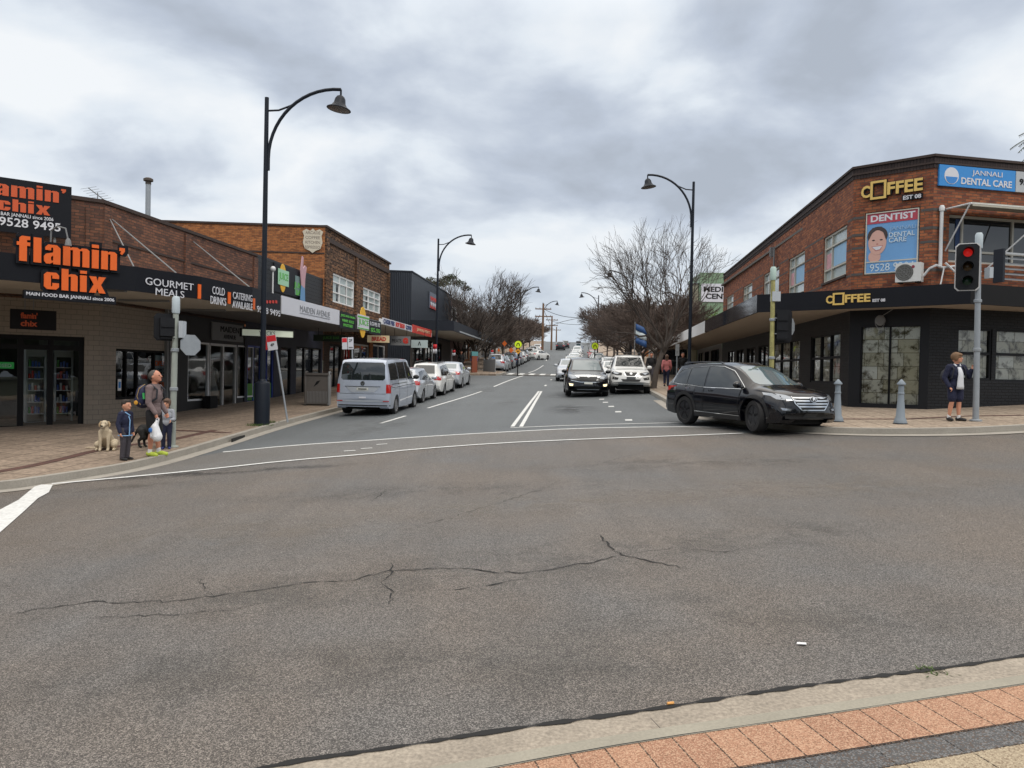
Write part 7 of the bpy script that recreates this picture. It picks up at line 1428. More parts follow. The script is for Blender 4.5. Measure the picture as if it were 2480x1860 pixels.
# ---------------------------------------------------------------- people and dogs
def blob(name,caps,vox,mt,parent,balls=(),sm=2,label=None):
    B=MB()
    for c in caps:   # chain of (point, radius)
        P=[Vector(p) for p,_ in c]; r=[q for _,q in c]
        for i in range(len(P)-1):
            B.tube([P[i],P[i+1]],[r[i],r[i+1]],10)
        for p,q in zip(P,r): B.ball(p,q,0,None,10,6)
    for b in balls:
        c,r=b[0],b[1]; T=Matrix.Translation(c)@(b[2] if len(b)>2 else Matrix.Identity(4)); B.ball((0,0,0),r,0,T,14,9)
    me=bpy.data.meshes.new('tmp'); me.from_pydata([tuple(v) for v in B.v],[],B.f); o=bpy.data.objects.new('tmp',me); COL.objects.link(o)
    md=o.modifiers.new('r','REMESH'); md.mode='VOXEL'; md.voxel_size=vox; md.use_smooth_shade=True
    if sm: m2=o.modifiers.new('s','SMOOTH'); m2.factor=.5; m2.iterations=sm
    dg=bpy.context.evaluated_depsgraph_get(); m3=bpy.data.meshes.new_from_object(o.evaluated_get(dg)); bpy.data.objects.remove(o); bpy.data.meshes.remove(me)
    m3.materials.clear(); m3.materials.append(mt); m3.name=name
    for p in m3.polygons: p.use_smooth=True; p.material_index=0
    o=bpy.data.objects.new(name,m3); COL.objects.link(o); o.parent=parent
    if label: o['label']=label
    return o
Vx=Vector
HAIR1=mat('dark_brown_hair',(.022,.014,.010),.7,var=.3,vs=60); HAIR2=mat('grey_dark_hair',(.06,.055,.05),.7,var=.3,vs=60); HAIR3=mat('sandy_hair',(.16,.09,.045),.7,var=.3,vs=50); HAIR4=mat('light_brown_hair',(.10,.055,.035),.7,var=.3,vs=50)
SK1=mat('skin_warm',(.50,.22,.14),.5,var=.08,vs=20); SK2=mat('skin_fair',(.58,.28,.18),.5,var=.08,vs=20); EYE=mat('eye_dark',(.02,.012,.01),.2,var=0); LIP=mat('lip',(.34,.09,.08),.5,var=0)
NAVYC=mat('navy_cloth',(.010,.013,.040),.85,var=.18,vs=14,bump=1.,bs=9); BLKC=mat('black_cloth',(.010,.010,.012),.85,var=.18,vs=14,bump=1.,bs=9); GRYC=mat('charcoal_cloth',(.05,.045,.055),.85,var=.18,vs=14,bump=1.,bs=9); WHC=mat('white_cloth',(.62,.64,.68),.8,var=.08,vs=20); SOCK=mat('white_sock',(.65,.65,.65),.8,var=0)
MAUV=mat('mauve_grey_knit',(.17,.125,.125),.9,var=.15,vs=20,bump=1.,bs=10); LBL=mat('light_blue_trim',(.20,.38,.62),.7,var=0); SHOE=mat('black_shoe',(.010,.010,.011),.4,var=0); LIME=mat('lime_shoe',(.42,.52,.06),.6,var=.3,vs=30); GYT=mat('grey_marl_cloth',(.30,.32,.36),.85,var=.2,vs=25,bump=1.,bs=12); PINK=mat('pink_cloth',(.48,.16,.16),.8,var=.1,vs=15)
def hand(wr,dirv,palm_n,side,s,grip=.5):
    """finger chains: wr wrist, dirv pointing direction, palm_n palm normal, side +1/-1 thumb side"""
    d=Vx(dirv).normalized(); n=(Vx(palm_n)-d*Vx(palm_n).dot(d)).normalized(); a=d.cross(n)*side; W_=Vx(wr); ch=[]
    palm=W_+d*.05*s
    ch.append([(W_,.024*s),(W_+d*.045*s,.026*s),(W_+d*.075*s,.022*s)]); ch.append([(W_+d*.03*s+a*.014*s,.02*s),(W_+d*.075*s+a*.02*s,.018*s)]); ch.append([(W_+d*.03*s-a*.014*s,.02*s),(W_+d*.075*s-a*.02*s,.017*s)])
    for i,(o,l) in enumerate(((.030,.068),(.010,.078),(-.010,.073),(-.030,.058))):
        b=W_+d*.08*s+a*o*s; c1=(d+n*grip).normalized(); c2=(d*(1-grip)+n*(grip*1.4)).normalized(); c3=(d*(.7-grip*1.3)+n*(grip*1.5)).normalized()
        p1=b+c1*l*.42*s; p2=p1+c2*l*.32*s; p3=p2+c3*l*.26*s; ch.append([(b,.0095*s),(p1,.009*s),(p2,.0082*s),(p3,.0072*s)])
    t0=W_+d*.025*s+a*.022*s; t1=t0+(d*.5+a*.75+n*.2).normalized()*.032*s; t2=t1+(d*.8+a*.25+n*.45).normalized()*.028*s; ch.append([(t0,.013*s),(t1,.011*s),(t2,.009*s)])
    return ch
def person(label,loc,rz,H,skin,hair,top,legs_,shoe,J=None,sleeve=1.,short=None,child=0.,headyaw=0.,headpitch=0.,hairstyle='short',sock=True,vox=.008,topfit=.0,grip=(.5,.5),hem=.47,zf=zl,group=None,name='person'):
    """local frame: faces +X, left is +Y"""
    r=thing('person',label,'person',(loc[0],loc[1],zf(*loc)),rz,group)
    k=1+child*.22   # bigger head for children
    hz_=H-.066*H*k; hr=(.068*H*k,.053*H*k,.073*H*k)
    D=dict(hipL=(0,.052,.505),hipR=(0,-.052,.505),kneeL=(.01,.055,.285),kneeR=(.01,-.055,.285),ankL=(-.01,.055,.045),ankR=(-.01,-.055,.045),shL=(0,.105,.80),shR=(0,-.105,.80),elL=(-.03,.14,.635),elR=(-.03,-.14,.635),wrL=(.03,.145,.495),wrR=(.03,-.145,.495),hdL=(.25,0,-1),hdR=(.25,0,-1),toeL=(1,.12),toeR=(1,-.12))
    if J: D.update(J)
    if child: 
        for q in ('shL','shR'): D[q]=(D[q][0],D[q][1],D[q][2]-.03*child)
    P={a:Vx(b)*H for a,b in D.items() if a[:3] not in('hdL','hdR','toe')}
    nk=Vx((0,0,D['shL'][2]+.035))*H; ch=[];bl=[]; m=H/1.75; ct=1.08 if child else 1.
    chest=Vx((0.005,0,D['shL'][2]-.10))*H; waist=Vx((0,0,.60))*H; pelv=Vx((0,0,.53))*H
    RT=[(chest,(.068*H,.092*H,.11*H)),(waist,(.058*H,.075*H,.09*H)),(pelv,(.066*H,.082*H,.065*H))]
    bl+=RT; ch.append([(nk-Vx((0,0,.03*H)),.035*H),(Vx((.012*H,0,hz_-.04*H)),.031*H*min(k,1.1))])
    ch.append([(P['shL'],.034*H),(Vx((0,0,D['shL'][2]*H)),.045*H),(P['shR'],.034*H)])
    hm=Matrix.Rotation(headyaw,4,'Z')@Matrix.Rotation(-headpitch,4,'Y'); hc_=Vx((.012*H,0,hz_)); HT=lambda v:hc_+(hm@Vx(v))
    bl.append((hc_,hr,hm)); bl.append((HT((.018*H*k,0,-.028*H*k)),(.045*H*k,.040*H*k,.045*H*k),hm))   # jaw
    ch.append([(HT((.062*H*k,0,.008*H*k)),.007*H*k),(HT((.077*H*k,0,-.013*H*k)),.009*H*k)])  # nose
    ch.append([(HT((.062*H*k,.012*H*k,-.034*H*k)),.006*H*k),(HT((.062*H*k,-.012*H*k,-.034*H*k)),.006*H*k)])
    bl.append((HT((.055*H*k,0,-.052*H*k)),(.014*H*k,.016*H*k,.012*H*k),hm))
    for s in (1,-1): bl.append((HT((-.004*H*k,s*.053*H*k,-.006*H*k)),(.013*H*k,.007*H*k,.019*H*k),hm))
    for s,q in (('L',1),('R',-1)):
        ch.append([(P['sh'+s],.031*H),(P['sh'+s].lerp(P['el'+s],.5),.027*H),(P['el'+s],.022*H)]); ch.append([(P['el'+s],.022*H),(P['el'+s].lerp(P['wr'+s],.35),.0225*H),(P['wr'+s],.0145*H)])
        ch.append([(P['hip'+s],.052*H),(P['hip'+s].lerp(P['knee'+s],.5),.044*H),(P['knee'+s],.031*H)]); kk=P['knee'+s].lerp(P['ank'+s],.33)+Vx((-.008*H,0,0)); ch.append([(P['knee'+s],.031*H),(kk,.033*H),(P['ank'+s],.019*H)])
        t=Vx((D['toe'+s][0],D['toe'+s][1],0)).normalized(); a=P['ank'+s]; ch.append([(Vx((a.x,a.y,a.z-.012*H))-t*.018*H,.024*H),(Vx((a.x,a.y,a.z-.022*H))+t*.09*H,.018*H)])
        ch+=hand(P['wr'+s],D['hd'+s],(.35,-q*1.,0) if abs(D['hd'+s][2])>.6 else (0,0,-1),q,m*(.95 if not child else 1.0),grip[0 if s=='L' else 1])
    blob('body',ch,vox,skin,r,bl)
    # eyes and mouth
    for s in (1,-1): B=MB(); B.ball(HT((.0605*H*k,s*.021*H*k,.006*H*k)),(.006*H*k,.009*H*k,.005*H*k),0,None,8,5); B.build('eye',EYE,r)
    B=MB(); B.ball(HT((.0685*H*k,0,-.034*H*k)),(.004*H*k,.016*H*k,.004*H*k),0,None,8,5); B.build('mouth',LIP,r)
    # hair
    hb=[(HT((-.016*H*k,0,.016*H*k)),(hr[0]*.98,hr[1]*1.1,hr[2]*.98),hm)]
    if hairstyle=='short': hb=[(HT((-.014*H*k,0,.022*H*k)),(hr[0]*1.0,hr[1]*1.08,hr[2]*.86),hm),(HT((.012*H*k,0,.052*H*k)),(hr[0]*.72,hr[1]*.82,hr[2]*.42),hm)]
    if hairstyle=='balding': hb=[(HT((-.019*H*k,0,.010*H*k)),(hr[0]*.90,hr[1]*1.12,hr[2]*.86),hm),(HT((-.012*H*k,0,.022*H*k)),(hr[0]*.86,hr[1]*.98,hr[2]*.77),hm)]
    if hairstyle=='mop': hb=[(HT((-.010*H*k,0,.022*H*k)),(hr[0]*1.12,hr[1]*1.22,hr[2]*.98),hm),(HT((.035*H*k,0,.048*H*k)),(hr[0]*.62,hr[1]*.95,hr[2]*.40),hm),(HT((.0,.045*H*k,.0)),(hr[0]*.5,hr[1]*.35,hr[2]*.6),hm),(HT((.0,-.045*H*k,.0)),(hr[0]*.5,hr[1]*.35,hr[2]*.6),hm)]
    if hairstyle=='long': hb=[(HT((-.018*H*k,0,.012*H*k)),(hr[0]*1.05,hr[1]*1.18,hr[2]*1.05),hm),(HT((-.035*H*k,0,-.07*H*k)),(hr[0]*.55,hr[1]*1.05,hr[2]*1.1),hm)]
    blob('hair',[],vox,hair,r,hb,1)
    # top
    e=.012*H+topfit*H; tc=[]; tb=[(c,tuple(x+e for x in q)) for c,q in RT[:2]]+[(Vx((0,0,hem+.07))*H,(.068*H+e,.086*H+e,.075*H+e))]
    tc.append([(P['shL'],.034*H+e*.7),(Vx((0,0,D['shL'][2]*H-.004*H)),.048*H+e*.5),(P['shR'],.034*H+e*.7)]); tc.append([(nk-Vx((0,0,.035*H)),.04*H+e*.4),(nk-Vx((-.004*H,0,.008*H)),.036*H+e*.35)])
    for s in 'LR':
        A,E_,W_=P['sh'+s],P['el'+s],P['wr'+s]; 
        if sleeve>.9: tc.append([(A,.034*H+e*.7),(E_,.027*H+e*.6),(E_.lerp(W_,.93),.020*H+e*.5)])
        elif sleeve>0: tc.append([(A,.034*H+e*.7),(A.lerp(E_,sleeve),.031*H+e*.7)])
    blob('top',tc,.011,top,r,tb,2)
    # trousers or shorts
    e=.010*H; lc=[];
    for s in 'LR':
        A,K_,F_=P['hip'+s],P['knee'+s],P['ank'+s]
        if short: lc.append([(A,.054*H+e),(A.lerp(K_,short),.047*H+e*1.3)])
        else: lc.append([(A,.054*H+e),(K_,.036*H+e),(F_+Vx((0,0,.004*H)),.030*H+e)])
    blob('shorts' if short else 'trousers',lc,.011,legs_,r,[(pelv,(.066*H+e,.083*H+e,.062*H+e))],2)
    for s in 'LR':
        t=Vx((D['toe'+s][0],D['toe'+s][1],0)).normalized(); a=P['ank'+s]; z0=.022*H
        blob('shoe',[[(Vx((a.x,a.y,z0+.008*H))-t*.022*H,.028*H),(Vx((a.x,a.y,z0+.006*H))+t*.035*H,.029*H),(Vx((a.x,a.y,z0))+t*.095*H,.023*H)]],.008,shoe,r,(),1)
        if short and sock: blob('sock',[[(a+Vx((0,0,-.01*H)),.026*H),(a+Vx((0,0,.035*H)),.025*H)]],.009,SOCK,r,(),1)
    return r,P,H,HT
def backpack(parent,P,H,mt,trim,s=1.):
    c=Vx((-.135,0,.70))*H; w=.085*H*s
    bp_=thing('backpack','navy backpack with tan trim worn by the man at the crossing','backpack',parent.location,parent.rotation_euler.z)
    blob('bag',[],.012,mt,bp_,[(c,(.078*H,w*1.1,.135*H)),(c+Vx((0,0,-.05*H)),(.088*H,w*1.15,.095*H)),(c+Vx((-.05*H,0,-.06*H)),(.045*H,w*.8,.065*H))],2)
    for q in (1,-1):
        B=MB(); B.tube([c+Vx((.05*H,q*.05*H,.10*H)),(.0*H,q*.075*H,.845*H),(.082*H,q*.078*H,.78*H),(.08*H,q*.09*H,.68*H),(-.02*H,q*.112*H,.61*H),(-.08*H,q*.08*H,.60*H)],.011*H,6); B.build('strap',mat('strap_dark',(.02,.022,.03),.8,var=0),bp_)
        B=MB(); B.tube([c+Vx((.02*H,q*w*.98,-.10*H)),c+Vx((-.02*H,q*w*1.08,0)),c+Vx((.0,q*w*.95,.09*H)),c+Vx((.02*H,0,.137*H))],.006*H,6); B.build('trim',trim,bp_)
    B=MB(); B.lathe([(0,.0),(.026*H,.0),(.02*H,.008*H),(0,.01*H)],14,0,Matrix.Translation(c+Vx((-.03*H,-w*1.08,-.075*H)))@Matrix.Rotation(PI/2,4,'X')); B.build('badge',mat('badge_gold',(.60,.30,.03),.5,var=.3,vs=60),bp_)
    B=MB(); B.tube([c+Vx((.06*H,-w*1.12,.04*H)),c+Vx((.07*H,-w*1.15,-.03*H))],.013*H,6); B.build('bottle_pocket',mat('pocket_green',(.04,.40,.10),.6,var=0),bp_)
    return bp_
MAN=(-7.38,15.5); man,PM,HM,_=person('man in mauve jumper, black shorts and lime shoes waiting by the signal pole',MAN,R(-4),1.76,SK1,HAIR2,MAUV,BLKC,LIME,
  J=dict(elR=(.01,-.135,.63),wrR=(.10,-.13,.50),elL=(.0,.135,.63),wrL=(.09,.12,.50),kneeR=(.012,-.055,.285),kneeL=(.02,.06,.285),ankL=(.03,.06,.045),hdR=(.2,0,-1),toeL=(1,.0),toeR=(1,-.3)),short=.86,hairstyle='balding',headpitch=.15,grip=(.9,.9),hem=.46,vox=.008)
backpack(man,PM,HM,mat('backpack_navy',(.008,.012,.05),.7,var=.1,vs=20),mat('trim_tan',(.28,.19,.08),.7,var=0))
# white plastic shopping bag hanging from his hand
w=PM['wrR']; bg=thing('shopping_bag','white plastic shopping bag with blue print hanging from the hand of the man','shopping bag',man.location,man.rotation_euler.z)
h0=w+Vx((.02,0,-.10)); blob('bag',[[(h0+Vx((-.0,0,-.03)),.02),(h0+Vx((-.03,-.01,-.16)),.075),(h0+Vx((.02,-.01,-.36)),.10)],[(h0+Vx((-.08,0,-.18)),.05),(h0+Vx((-.07,0,-.34)),.07)]],.012,mat('white_plastic',(.70,.71,.74),.45,var=.06,vs=25,bump=1.,bs=18),bg,(),2)
for q in (-.012,.012): B=MB(); B.tube([h0+Vx((-.03,q,-.10)),h0+Vx((-.01,q,0)),h0+Vx((.02,q,.03)),h0+Vx((.04,q,-.0)),h0+Vx((.02,q,-.12))],.007,6); B.build('handle',mat('white_plastic',(.7,.71,.74)),bg)
B=MB(); B.ball(h0+Vx((-.09,-.075,-.22)),(.045,.02,.05),0,None,10,6); B.build('print',mat('print_blue',(.03,.14,.42),.5),bg)
BOY=(-7.68,14.95); boy,PB,HB,HTB=person('young boy in navy jacket with light blue edging and grey trousers standing at the kerb',BOY,R(-14),1.19,SK2,HAIR1,NAVYC,GRYC,SHOE,
  J=dict(elR=(-.02,-.145,.61),wrR=(.03,-.15,.47),elL=(-.02,.145,.61),wrL=(.03,.14,.47)),child=.8,hem=.43,topfit=.01,vox=.007)
B=MB(); H=HB; B.tube([(.088*H,-.03*H,.74*H),(.113*H,-.028*H,.68*H),(.108*H,-.03*H,.55*H),(.105*H,-.03*H,.42*H)],.009*H,6); B.tube([(.09*H,.0,.75*H),(.05*H,-.05*H,.80*H),(.0,-.058*H,.815*H),(-.04*H,-.04*H,.82*H)],.011*H,6)
pts=[(.102*H*cos(a),.112*H*sin(a),.418*H) for a in [k*PI/9 for k in range(19)]]; B.tube(pts,.009*H,6); B.build('jacket_trim',LBL,boy)
KID=(-7.62,16.6); kid,_,_,_=person('small child in grey top and dark trousers half hidden between the man and the pole',KID,R(-70),1.10,SK2,HAIR4,GYT,NAVYC,mat('blue_shoe',(.02,.03,.16),.5,var=0),child=1.,hairstyle='mop',headyaw=-.3,vox=.007,J=dict(elL=(.04,.14,.60),wrL=(.13,.08,.60)))
TEEN=(10.83,18.35); te,PT,HT_,_=person('schoolboy in open navy blazer and shorts holding the signal pole',TEEN,R(-88),1.64,SK2,HAIR3,NAVYC,NAVYC,SHOE,
  J=dict(elR=(-.02,-.16,.64),wrR=(.05,-.125,.50),elL=(.0,.20,.66),wrL=(.03,.215,.765),hdL=(.1,.35,1),hdR=(.4,.5,-.6),ankL=(.0,.06,.045),ankR=(-.03,-.07,.045),toeL=(1,.55),toeR=(1,-.1)),short=.78,hairstyle='mop',headyaw=.75,grip=(.4,.8),hem=.47,topfit=.008,zf=zr)
B=MB(); H=HT_
vs=[];zs=[.80,.76,.70,.64,.58,.52,.475]; xs_=[.055,.082,.104,.1,.098,.1,.095]; ws=[.022,.030,.036,.042,.046,.052,.055]
for z,x,w_ in zip(zs,xs_,ws):
    for t in (-1,-.5,0,.5,1): vs.append(((x+.012-.014*t*t)*H,(t*w_+.008)*H,z*H))
fs=[(i*5+j,i*5+j+1,(i+1)*5+j+1,(i+1)*5+j) for i in range(6) for j in range(4)]; B.add(vs,fs,0,sm=True); o=B.build('shirt',WHC,te); md=o.modifiers.new('s','SOLIDIFY'); md.thickness=.01
B=MB(); B.tube([(.055*H,-.03*H,.815*H),(.02*H,-.045*H,.84*H),(-.03*H,0,.85*H),(.02*H,.045*H,.84*H),(.055*H,.03*H,.815*H)],.013*H,6); B.build('collar',WHC,te)
bk=thing('backpack','dark school backpack worn on the back of the schoolboy','backpack',te.location,te.rotation_euler.z); blob('bag',[],.014,mat('dark_backpack',(.02,.022,.028),.7,var=.1),bk,[(Vx((-.13,-.03,.66))*H,(.075*H,.125*H,.13*H))],2)
for q in (1,-1): B=MB(); B.tube([Vx((-.08,q*.06,.78))*H,Vx((0,q*.078,.848))*H,Vx((.088,q*.085,.77))*H,Vx((.07,q*.105,.64))*H,Vx((-.05,q*.11,.60))*H],.010*H,6); B.build('strap',mat('strap_dark',(.02,.022,.03),.8,var=0),bk)
# pedestrians further away
far='pedestrians under the right awnings'
walk=dict(kneeL=(.07,.05,.30),ankL=(.02,.05,.09),kneeR=(-.01,-.05,.285),ankR=(-.09,-.05,.05),elL=(-.05,.14,.63),wrL=(-.01,.13,.5),elR=(.02,-.14,.63),wrR=(.10,-.12,.52))
person('person in pink top and dark leggings walking away along the right pavement',(8.0,39.0),R(80),1.62,SK2,HAIR4,PINK,NAVYC,SHOE,J=walk,hairstyle='long',vox=.014,zf=zr,group=far)
person('person in dark clothes standing right of the thin sign post under the awning',(9.4,41.5),R(-95),1.72,SK1,HAIR1,BLKC,BLKC,SHOE,vox=.014,zf=zr,group=far)
person('person in dark clothes walking between the big tree and the person in pink',(7.75,42.0),R(-100),1.74,SK1,HAIR1,BLKC,GRYC,SHOE,J=walk,vox=.014,zf=zr,group=far)
person('person in blue top far up the left pavement near the fence panel',(-3.2,63),R(-95),1.7,SK1,HAIR1,mat('blue_top',(.03,.08,.30),.8,var=0),BLKC,SHOE,vox=.02,zf=zr,group='pedestrians on the left pavement')
person('person in dark coat standing by the end of the slate awning',(-4.1,60),R(-80),1.7,SK1,HAIR1,BLKC,BLKC,SHOE,vox=.02,zf=zr,group='pedestrians on the left pavement')
# dogs
DOGY=mat('cream_fur',(.50,.42,.30),.9,var=.22,vs=9,bump=.8,bs=60); DOGB=mat('black_fur',(.010,.010,.010),.75,var=.2,vs=10); NOSE=mat('dog_nose',(.012,.010,.010),.35,var=0)
DL=(-8.72,16.15); dog=thing('dog','cream labrador sitting on the pavement looking at us with its tail out to the left','dog',(DL[0],DL[1],zl(*DL)),R(-78))
# faces +X locally
dc=[[((-.20,0,.13),.13),((-.12,0,.22),.135),((0.0,0,.34),.12),((.05,0,.44),.095),((.07,0,.53),.07)],
 [((.03,.075,.40),.065),((.08,.075,.24),.036),((.085,.075,.10),.028),((.09,.075,.03),.03),((.125,.075,.022),.027)],[((.03,-.075,.40),.065),((.08,-.08,.24),.036),((.085,-.08,.10),.028),((.09,-.08,.03),.03),((.125,-.08,.022),.027)],
 [((-.17,.12,.15),.095),((-.02,.16,.13),.075),((-.10,.17,.04),.035),((.05,.17,.025),.03)],[((-.17,-.12,.15),.095),((-.02,-.16,.13),.075),((-.10,-.17,.04),.035),((.05,-.17,.025),.03)],
 [((-.28,-.02,.06),.04),((-.34,-.16,.03),.028),((-.36,-.34,.025),.022),((-.35,-.50,.03),.014)],
 [((.15,0,.555),.048),((.205,0,.535),.038),((.235,0,.53),.034)]]
blob('body',dc,.009,DOGY,dog,[(Vx((.09,0,.585)),(.085,.078,.075)),(Vx((.16,0,.525)),(.06,.035,.022))],2)
for s in (1,-1):
    blob('ear',[[((.07,s*.075,.625),.018),((.075,s*.098,.575),.024),((.085,s*.098,.525),.016)]],.008,mat('ear_fur',(.40,.30,.18),.9,var=.1),dog,(),1)
    B=MB(); B.ball((.155,s*.035,.605),(.010,.012,.011),0,None,8,6); B.build('eye',EYE,dog)
B=MB(); B.ball((.262,0,.548),(.016,.024,.018),0,None,10,6); B.build('nose',NOSE,dog)
B=MB(); B.ball((.235,0,.505),(.03,.026,.010),0,None,10,6); B.build('mouth',NOSE,dog)
B=MB(); B.lathe([(.078,-.012),(.082,0),(.078,.012)],16,0,Matrix.Translation((.055,0,.475))@Matrix.Rotation(.5,4,'Y')); B.build('collar',BLKC,dog)
DB=(-7.95,16.75); d2=thing('dog','black dog standing behind the legs of the man, mostly hidden','dog',(DB[0],DB[1],zl(*DB)),R(-10))
dc=[[((-.30,0,.42),.10),((-.05,0,.42),.11),((.15,0,.46),.115),((.26,0,.56),.075),((.32,0,.64),.06)],[((.38,0,.66),.05),((.48,0,.63),.032)]]
for s in (1,-1): dc+=[[((.14,s*.08,.38),.055),((.14,s*.08,.20),.033),((.14,s*.08,.04),.027),((.18,s*.08,.022),.026)],[((-.28,s*.08,.38),.085),((-.22,s*.09,.24),.05),((-.33,s*.09,.16),.03),((-.31,s*.09,.04),.026),((-.27,s*.09,.022),.026)]]
dc.append([((-.38,0,.44),.035),((-.48,.0,.30),.028),((-.56,-.02,.12),.022),((-.68,-.04,.05),.015)])
blob('body',dc,.012,DOGB,d2,[(Vx((.36,0,.68)),(.07,.06,.06))],2)
for s in (1,-1):
    blob('ear',[[((.33,s*.06,.72),.015),((.34,s*.08,.65),.02)]],.008,DOGB,d2,(),1); B=MB(); B.ball((.42,s*.03,.70),.009,0,None,6,5); B.build('eye',EYE,d2)
B=MB(); B.ball((.515,0,.64),.018,0,None,8,6); B.build('nose',NOSE,d2)
# ---------------------------------------------------------------- trees and plants
BARK=mat('grey_bark',(.085,.07,.06),.95,var=.35,vs=4,bump=.8,bs=25); TWIG=mat('twig_brown',(.065,.052,.045),.95,var=.2,vs=2); TWIG2=mat('twig_reddish',(.11,.083,.07),.95,var=.3,vs=1)
def bare_tree(seed,H,W_,levels,nlimb,fork,tr,lean=(0,0),tipr=.010,spread=.75,upw=.35,rad_l=.60,lenk=.78,segs=3,wig=.16,kp=.5):
    """returns meshes (trunk builder, crown builder)"""
    rnd=random.Random(seed); T=MB(); C=MB()
    top=Vx((lean[0],lean[1],fork)); T.tube([(0,0,-.1),(0,0,.1),(lean[0]*.3,lean[1]*.3,fork*.5),top],[tr*1.5,tr*1.15,tr*.9,tr*.85],9)
    def br(p,d,L_,r,lv):
        pts=[p]; rr=[r]; dd=d.copy(); n=segs if lv>1 else 2
        for i in range(n):
            dd=(dd+Vx((rnd.gauss(0,wig),rnd.gauss(0,wig),rnd.gauss(0,wig*.7)+.04))).normalized(); pts.append(pts[-1]+dd*L_/n); rr.append(max(tipr*.6,r*(1-.38*(i+1)/n)))
        (T if lv>=levels else C).tube(pts,rr,6 if lv>=levels-1 else (4 if lv>=levels-2 else 3),cap=False)
        if lv<=1: return
        kids=3 if rnd.random()<kp else 2
        for k in range(kids+1):
            if k==0: q,b=pts[-1],dd
            elif k<kids: q,b=pts[-1],dd
            else:
                i=rnd.randint(1,n-1) if n>1 else 1; q,b=pts[i],(pts[i]-pts[i-1]).normalized()
            ax=b.cross(Vx((rnd.gauss(0,1),rnd.gauss(0,1),rnd.gauss(0,1)))).normalized(); ang=rnd.uniform(.25,.62) if k else rnd.uniform(.05,.3)
            nd=(Matrix.Rotation(ang,3,ax)@b); nd=(nd+Vx((0,0,upw*.25))+Vx((q.x-top.x,q.y-top.y,0))*.035).normalized()
            br(q,nd,L_*rnd.uniform(lenk-.08,lenk+.08),max(tipr,r*rad_l*rnd.uniform(.85,1.1)),lv-1)
    L0=(H-fork)/(sum(lenk**i for i in range(levels)))*1.12
    for k in range(nlimb):
        a=2*PI*k/nlimb+rnd.uniform(-.3,.3); d=Vx((cos(a)*spread,sin(a)*spread,1)).normalized(); br(top-Vx((0,0,rnd.uniform(0,.35))),d,L0*rnd.uniform(.9,1.1),tr*.6,levels)
    if W_:
        m=sorted(abs(v.x-lean[0]) for v in C.v)[int(len(C.v)*.96)]; s=W_/2/m; zm=sorted(v.z for v in C.v)[int(len(C.v)*.99)]; sz=(H-fork)/(zm-fork)
        for B in (T,C):
            for v in B.v:
                if v.z>fork*.9: q=min(1,(v.z-fork*.9)/1.); v.x=lean[0]+(v.x-lean[0])*(1+(s-1)*q); v.y=lean[1]+(v.y-lean[1])*(1+(s-1)*q); v.z=fork+(v.z-fork)*(1+(sz-1)*q) if v.z>fork else v.z
    return T,C
def plant_tree(T,C,x,y,rz,label,group,tm,cm,s=1.,name='bare_tree'):
    r=thing(name,label,'tree',(x,y,g(x,y)+.1),rz,group); T.build('trunk',tm,r); C.build('crown',cm,r); r.scale=(s,s,s); return r
x,y=6.95,36.9
T,C=bare_tree(21,8.0,5.8,6,6,1.95,.14,(.5,0),tipr=.0085,spread=.8,segs=4,wig=.2,kp=.1); big=plant_tree(T,C,x,y,R(20),'tallest bare tree with wide twiggy crown rising beside the white ute','bare street trees on the right',BARK,TWIG)
T,C=bare_tree(5,8.5,8.0,6,7,1.7,.15,(0,0),tipr=.011,spread=.85,segs=4,wig=.16,kp=.15); bl_=plant_tree(T,C,*st(66.5,-7.4),0,'large bare tree with upright branches behind the crossing sign on the left','bare street trees on the left',BARK,TWIG)
T,C=bare_tree(8,5.4,6.0,7,6,1.9,.13,(0,0),tipr=.010,spread=1.0,upw=.15,kp=.32); dn=plant_tree(T,C,*st(49,6.6),0,'dense reddish bare tree just behind the tallest tree on the right','bare street trees on the right',BARK,TWIG2)
G_R='bare street trees on the right'; G_L='bare street trees on the left'
R_lab=['second dense bare tree behind the blue and white banner','third dense bare tree along the right pavement','fourth dense bare tree above the right crossing sign','fifth dense bare tree on the right half way up','sixth dense bare tree on the right near the distant lamp','small far bare tree below the crest on the right','last bare tree before the crest on the right']
for i,s in enumerate((56,63.5,72,82,93,108,126)):
    c=copy_tree(dn); c.location=(*st(s,6.4+.3*(i%2)),0); c.location.z=g(c.location.x,c.location.y)+.1; c.rotation_euler=(0,0,i*1.3); c.scale=[1.0+.12*((i*7)%3)-.05]*3; c['label']=R_lab[i]
L_lab=['dense bare tree just above the large left tree','second dense bare tree above the large left tree','dense bare tree over the dark parked cars on the left','dense bare tree beside the white car pulling out','bare tree near the left power poles','small bare tree high on the left','last bare tree below the crest on the left','slim bare tree in the left pavement behind the slate awning']
for i,s in enumerate((75,83,92,102,113,126,142,71)):
    c=copy_tree(dn if i<7 else bl_); c.location=(*st(s,-7.6 if i<7 else -9.5),0); c.location.z=g(c.location.x,c.location.y)+.1; c.rotation_euler=(0,0,i*1.9+.4); c.scale=[.98+.1*((i*5)%3)-.03 if i<7 else .8]*3; c['group']=G_L; c['label']=L_lab[i]
